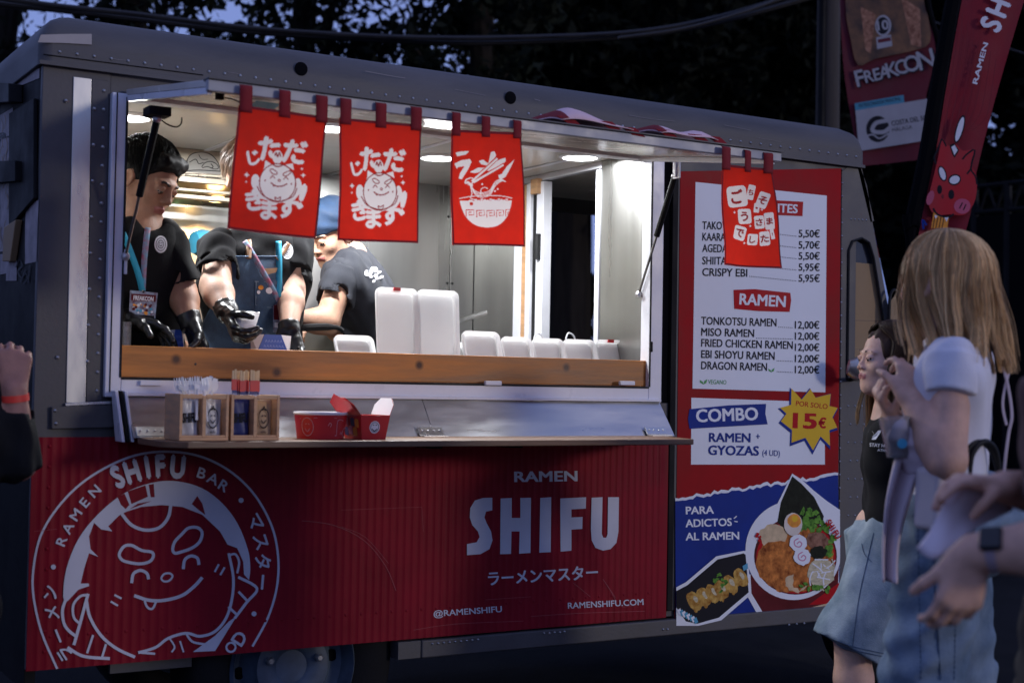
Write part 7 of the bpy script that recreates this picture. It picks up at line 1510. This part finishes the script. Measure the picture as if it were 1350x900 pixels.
# ------------------------------------------------------------------ girl in profile
def girl():
    dep = 4.15; w = lambda px, py, dd=0.0: np.array(WD(px, py, dep+dd)); H = w(1170, 478); f = LFT*.96-np.array(FWD)*.22; f[2] = .10
    r = thing('person', 'girl in profile with long brown hair, black printed t-shirt and denim shorts', 'person', (w(1165, 800)[0], w(1165, 800)[1], 0))
    S = Sdf(); nk = w(1176, 543, .0); L, R = head(S, H, f, (0, 0, 1), .86, nk, nr=.044, female=True)
    sn, sf = w(1180, 568, -.13), w(1172, 566, .13); hip = w(1176, 700, .0); fr = f.copy(); fr[2] = 0; side = np.cross(fr, (0, 0, 1.)); side /= np.linalg.norm(side)
    torso(S, sn, sf, hip, fr, w=(.072, .068, .085), chest=.03, inf=-.012); S.cap(nk, (sn+sf)/2, .045, .06, 0, .04); en, wn = w(1205, 640, -.16), w(1200, 700, -.15); ef, wf = w(1185, 640, .20), w(1200, 695, .22); arm(S, sn, en, wn, (.033, .033, .024)); arm(S, sf, ef, wf, (.032, .032, .024)); hand(S, wn, (0, 0, -1), fr, (-1, 0, 0), .85); hand(S, wf, np.array((0, 0, -1.)), -side, fr, .85)
    h1, h2 = hip-side*.07, hip+side*.07; k1 = w(1123, 832, -.08); a1 = np.array((k1[0]+.03, k1[1], .07)); k2 = w(1190, 838, .10); a2 = np.array((k2[0]+.10, k2[1]-.02, .07))
    for h, k, a in ((h1, k1, a1), (h2, k2, a2)): S.cap(h, k, .075, .052, 0, .03); S.cap(k, k+(a-k)*.3, .050, .053, 0, .02); S.cap(k+(a-k)*.3, a, .053, .034, 0, .02); S.cap(a-(0, 0, .03), a+fr*.13-(0, 0, .045), .035, .025, 0, .02)
    S.build('body', BODY('skin_girl', 'lip_pink', 'brow_brown'), r, .0042)
    T = Sdf()
    torso(T, sn, sf, hip+(0, 0, .02), fr, w=(.082, .079, .088), chest=.034, inf=.003); T.cap(nk+(0, 0, -.04), (sn+sf)/2, .05, .066, 0, .04)
    T.box(hip+(0, 0, -.17), (.3, .3, .10), None, .002, 0, .004, True); ts = T.build('t_shirt', 'tee_black', r, .0055, wrk(.004, .09, 41, (1, 1, .5))); sleeve(ts, sn, en, .048, .051, .55, .044, 'tee_black', 79, .004); sleeve(ts, sf, ef, .047, .05, .55, .043, 'tee_black', 80, .004)
    J = Sdf(); J.cone(hip+(0, 0, .02), hip-(0, 0, .06), .110, .128, 0, .04, flat=(fr, .85)); e1 = k1+np.array((-.0, 0, -.045)); e2 = k2+np.array((0, 0, -.035))
    J.cap(hip-fr*.04-(0, 0, .06), hip-(0, 0, .08), .11, .11, 0, .04)
    for h, e in ((h1, e1), (h2, e2)): d = e-h; J.cone(h-d*.02, e, .100, .112, 0, .05)
    jo = J.build('shorts', 'denim_light', r, .006, wrk(.0075, .10, 43, (1, 1, 1.3), 1.1))
    js = surf(jo); st = MB()
    for pts in ([(1083, 840), (1100, 847), (1125, 856), (1150, 862), (1166, 865)], [(1084, 836), (1101, 843), (1126, 852), (1151, 858), (1166, 861)], [(1152, 702), (1143, 740), (1132, 790), (1124, 852)], [(1136, 716), (1140, 730), (1149, 740)]): st.tube([js(x, y, .0006) for x, y in catmull(pts, 5)], .0014, 4)
    st.build('stitching', 'denim_dark', jo)['kind'] = 'stuff'
    B = Sdf(); B.ell(L(0, -.014, .042), (.0685, .083, .073), R, 0, .01); B.ell(L(0, .092, -.015), (.085, .050, .080), R, 0, .012, True); B.cap(L(-.035, -.05, -.03), L(-.03, -.035, -.20), .036, .026, 0, .03); B.cap(L(.035, -.05, -.03), L(.03, -.035, -.20), .036, .026, 0, .03); zz = H[2]
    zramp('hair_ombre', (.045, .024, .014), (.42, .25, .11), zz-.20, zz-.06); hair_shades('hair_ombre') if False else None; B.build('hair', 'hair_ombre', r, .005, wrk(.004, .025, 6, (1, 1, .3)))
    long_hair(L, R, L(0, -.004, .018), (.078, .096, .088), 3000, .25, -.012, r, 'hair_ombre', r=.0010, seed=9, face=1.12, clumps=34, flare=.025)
    # shirt print on the visible flank
    gs = surf(ts); g = lambda x, y, l: gs(1080+x/2.5, 540+y/2.5, .003+l); p = MB()
    p.fill([(160, 72), (175, 70), (182, 82), (195, 68), (206, 68), (186, 98), (172, 98), (176, 90)], g); p.stroke(catmull([(214, 82), (220, 72), (236, 72), (240, 84), (232, 96), (217, 95)], 4, True), 7, g, 0, True); p.text('STAY HOME', (166, 120), (246, 126), 11, g, 0, .03); p.text('ATHLETIC', (192, 136), (250, 140), 8, g, 0, .02); p.build('shirt_print', 'print_white', r); return r
girl()
# ------------------------------------------------------------------ arms reaching in from the right
def reacher():
    dep = 2.35; w = lambda px, py, dd=0.0: np.array(WD(px, py, dep+dd)); r = thing('person', 'person at the right edge reaching in with a dark watch and a paper sheet', 'person', (w(1470, 700)[0], w(1470, 700)[1], 0))
    S = Sdf(); sn, sf = w(1420, 520, -.16), w(1440, 505, .22); hip = w(1460, 860, .03); fr = LFT*.95+np.array(FWD)*.2; fr[2] = 0
    H = w(1455, 330, .03); torso(S, sn, sf, hip, fr, w=(.10, .095, .115)); L, R = head(S, H, fr, (0, 0, 1), 1.0, (sn+sf)/2+(0, 0, .05)); S.cap((sn+sf)/2+(0, 0, .06), (sn+sf)/2, .055, .08, 0, .05)
    en, wn = w(1425, 720, -.20), w(1284, 727, -.12); ef, wf = w(1420, 660, .12), w(1326, 642, .0)
    arm(S, sn, en, wn, (.052, .047, .029)); arm(S, sf, ef, wf, (.05, .044, .028)); d = LFT*.30-np.array((0, 0, 1.))
    hand(S, wn, d, np.array(FWD)*.9+LFT*.1, LFT+np.array((0, 0, .2)), .95, (.45, .5, .55, .6), (.25, .3), 0, .04, nail=5); hand(S, wf, w(1278, 634, -.02)-wf, np.array((0, 0, -1.))+LFT*.2, -np.array(FWD), .92, (.30, .45, .55, .6), (.75, .55), 0, nail=5)
    legs(S, hip, np.cross(fr, (0, 0, 1.)), 0.0); S.build('body', BODY('skin_woman')+['lip'], r, .0048)
    T = Sdf(); torso(T, sn, sf, hip+(0, 0, .05), fr, w=(.112, .11, .122), inf=.004)
    for a, b in ((sn, en), (sf, ef)): dd = b-a; T.cone(a-dd*.05, a+dd*.75, .075, .07, 0, .05); T.cone(a+dd*.6, a+dd*.85, .056, .058, 0, .006, True)
    T.build('t_shirt', 'sleeve_brown', r, .009, wrk(.006, .1, 51))
    J = Sdf(); J.cap(hip+(0, 0, .04), hip-(0, 0, .05), .135, .14, 0, .04); sd = np.cross(fr, (0, 0, 1.)); sd /= np.linalg.norm(sd)
    for s in (-1, 1): h = hip+sd*s*.09; J.cap(h, np.array((h[0], h[1], .45))+fr*.10, .11, .085, 0, .04); J.cone(np.array((h[0], h[1], .47))+fr*.10, np.array((h[0], h[1], .06))+fr*.06, .086, .08, 0, .03)
    J.build('trousers', 'trousers_black', r, .010, wrk(.006, .1, 53)); Hs = Sdf(); Hs.ell(L(0, -.018, .044), (.084, .104, .092), R); Hs.ell(L(0, .085, -.02), (.09, .055, .075), R, 0, .012, True); Hs.build('hair', 'hair_brown', r, .007, wrk(.004, .02, 2))
    # watch
    a = (en-wn); a /= np.linalg.norm(a); c = wn+a*.035; b = MB(); b.lathe([(.0335, -.011), (.0350, -.011), (.0350, .011), (.0335, .011)], c, a, 28); wa = b.build('watch_strap', 'watch_band', r, smooth=True); n = -np.array(FWD)*.75+np.array((0, 0, .55))+LFT*.1; n -= a*(n@a); n /= np.linalg.norm(n); t = np.cross(a, n); Rm = np.stack([a, t, n], 1); q = Sdf(); q.box(c+n*.036, (.013, .015, .003), Rm, .004); q.build('watch_case', 'watch_glass', wa, .0018)
    return r
reacher()
def sheet_():
    dep = 2.36; w = lambda px, py, dd=0.0: np.array(WD(px, py, dep+dd)); A = [w(1208, 722, -.02), w(1232, 735, -.05), w(1275, 700, -.03), (w(1335, 672, .03))]; B = [w(1262, 636, .0), w(1278, 640, -.02), w(1305, 648, .0), w(1338, 632, .05)]; A, B = catmull(A, 5), catmull(B, 5); n = len(A); b = MB(); b.grid(lambda u, v: A[int(round(u*(n-1)))]*(1-v)+B[int(round(u*(n-1)))]*v-FWD*.012*math.sin(v*5+u*3), n-1, 10); tag(b.build('paper_sheet', 'paper_pink', smooth=True, ang=180, solid=.001), 'crumpled pale paper sheet held by the hand at the right edge', 'paper')
sheet_()
# ------------------------------------------------------------------ man at the left edge holding up a hand
def leftman():
    dep = 3.45; w = lambda px, py, dd=0.0: np.array(WD(px, py, dep+dd)); r = thing('person', 'man at the left edge in dark clothes holding up a hand with a red wristband', 'person', (w(-80, 700)[0], w(-80, 700)[1], 0)); S = Sdf(); sn, sf = w(-45, 500, -.05), w(-150, 490, .12); hip = w(-95, 800, .05); fr = np.array(FWD)*.75+RGT*.5; fr[2] = 0
    H = w(-90, 345, .0); torso(S, sn, sf, hip, fr); L, R = head(S, H, fr, (0, 0, 1), 1.0, (sn+sf)/2+(0, 0, .05)); S.cap((sn+sf)/2+(0, 0, .06), (sn+sf)/2, .055, .08, 0, .05)
    en, wn = w(22, 608, .0), w(17, 517, -.02); ef, wf = w(-160, 640, .1), w(-120, 720, .2); arm(S, sn, en, wn, (.052, .046, .031)); arm(S, sf, ef, wf); hand(S, wn, w(20, 440, .02)-wn, np.array(FWD)*.9-RGT*.3, -RGT*1.0, 1.05, (.75, .8, .85, .9), (.15, .2), 0); hand(S, wf, (0, 0, -1), (1, 0, 0), fr); legs(S, hip, np.cross(fr, (0, 0, 1.)), 0.0); S.build('body', BODY('skin_man'), r, .0055)
    T = Sdf(); torso(T, sn, sf, hip, fr, w=(.115, .112, .122), inf=.006)
    d = en-sn; T.cap(sn, en, .060, .054, 0, .04); dd = wn-en; T.cone(en-dd*.1, en+dd*.72, .056, .046, 0, .03); T.cone(en+dd*.62, en+dd*.9, .036, .036, 0, .004, True); T.cap(sf, ef, .07, .062, 0, .04); T.build('jacket', 'tee_black', r, .008, wrk(.007, .08, 61))
    J = Sdf(); sd = np.cross(fr, (0, 0, 1.)); sd /= np.linalg.norm(sd); J.cap(hip+(0, 0, .02), hip, .13, .13, 0, .04)
    for s in (-1, 1): h = hip+sd*s*.09; J.cap(h, np.array((h[0], h[1], .45)), .10, .08, 0, .04); J.cone((h[0], h[1], .47), (h[0], h[1], .05), .082, .075, 0, .03)
    J.build('trousers', 'trousers_black', r, .011); Hs = Sdf(); Hs.ell(L(0, -.018, .044), (.084, .104, .092), R); Hs.ell(L(0, .085, -.02), (.09, .055, .075), R, 0, .012, True); Hs.build('hair', 'hair_black', r, .008)
    a = (en-wn); a /= np.linalg.norm(a); c = wn+a*.012; b = MB(); b.lathe([(.0345, -.008), (.0360, -.008), (.0365, .008), (.035, .008)], c, a, 24); b.build('wristband', 'wrist_red', r, smooth=True); b = MB(); b.lathe([(.053, -.008), (.0545, -.006), (.055, .006), (.053, .008)], en+dd*.18, a, 24, sc=(1.02, 1.02)); b.build('orange_trim', 'wrist_red', r, smooth=True)
leftman()
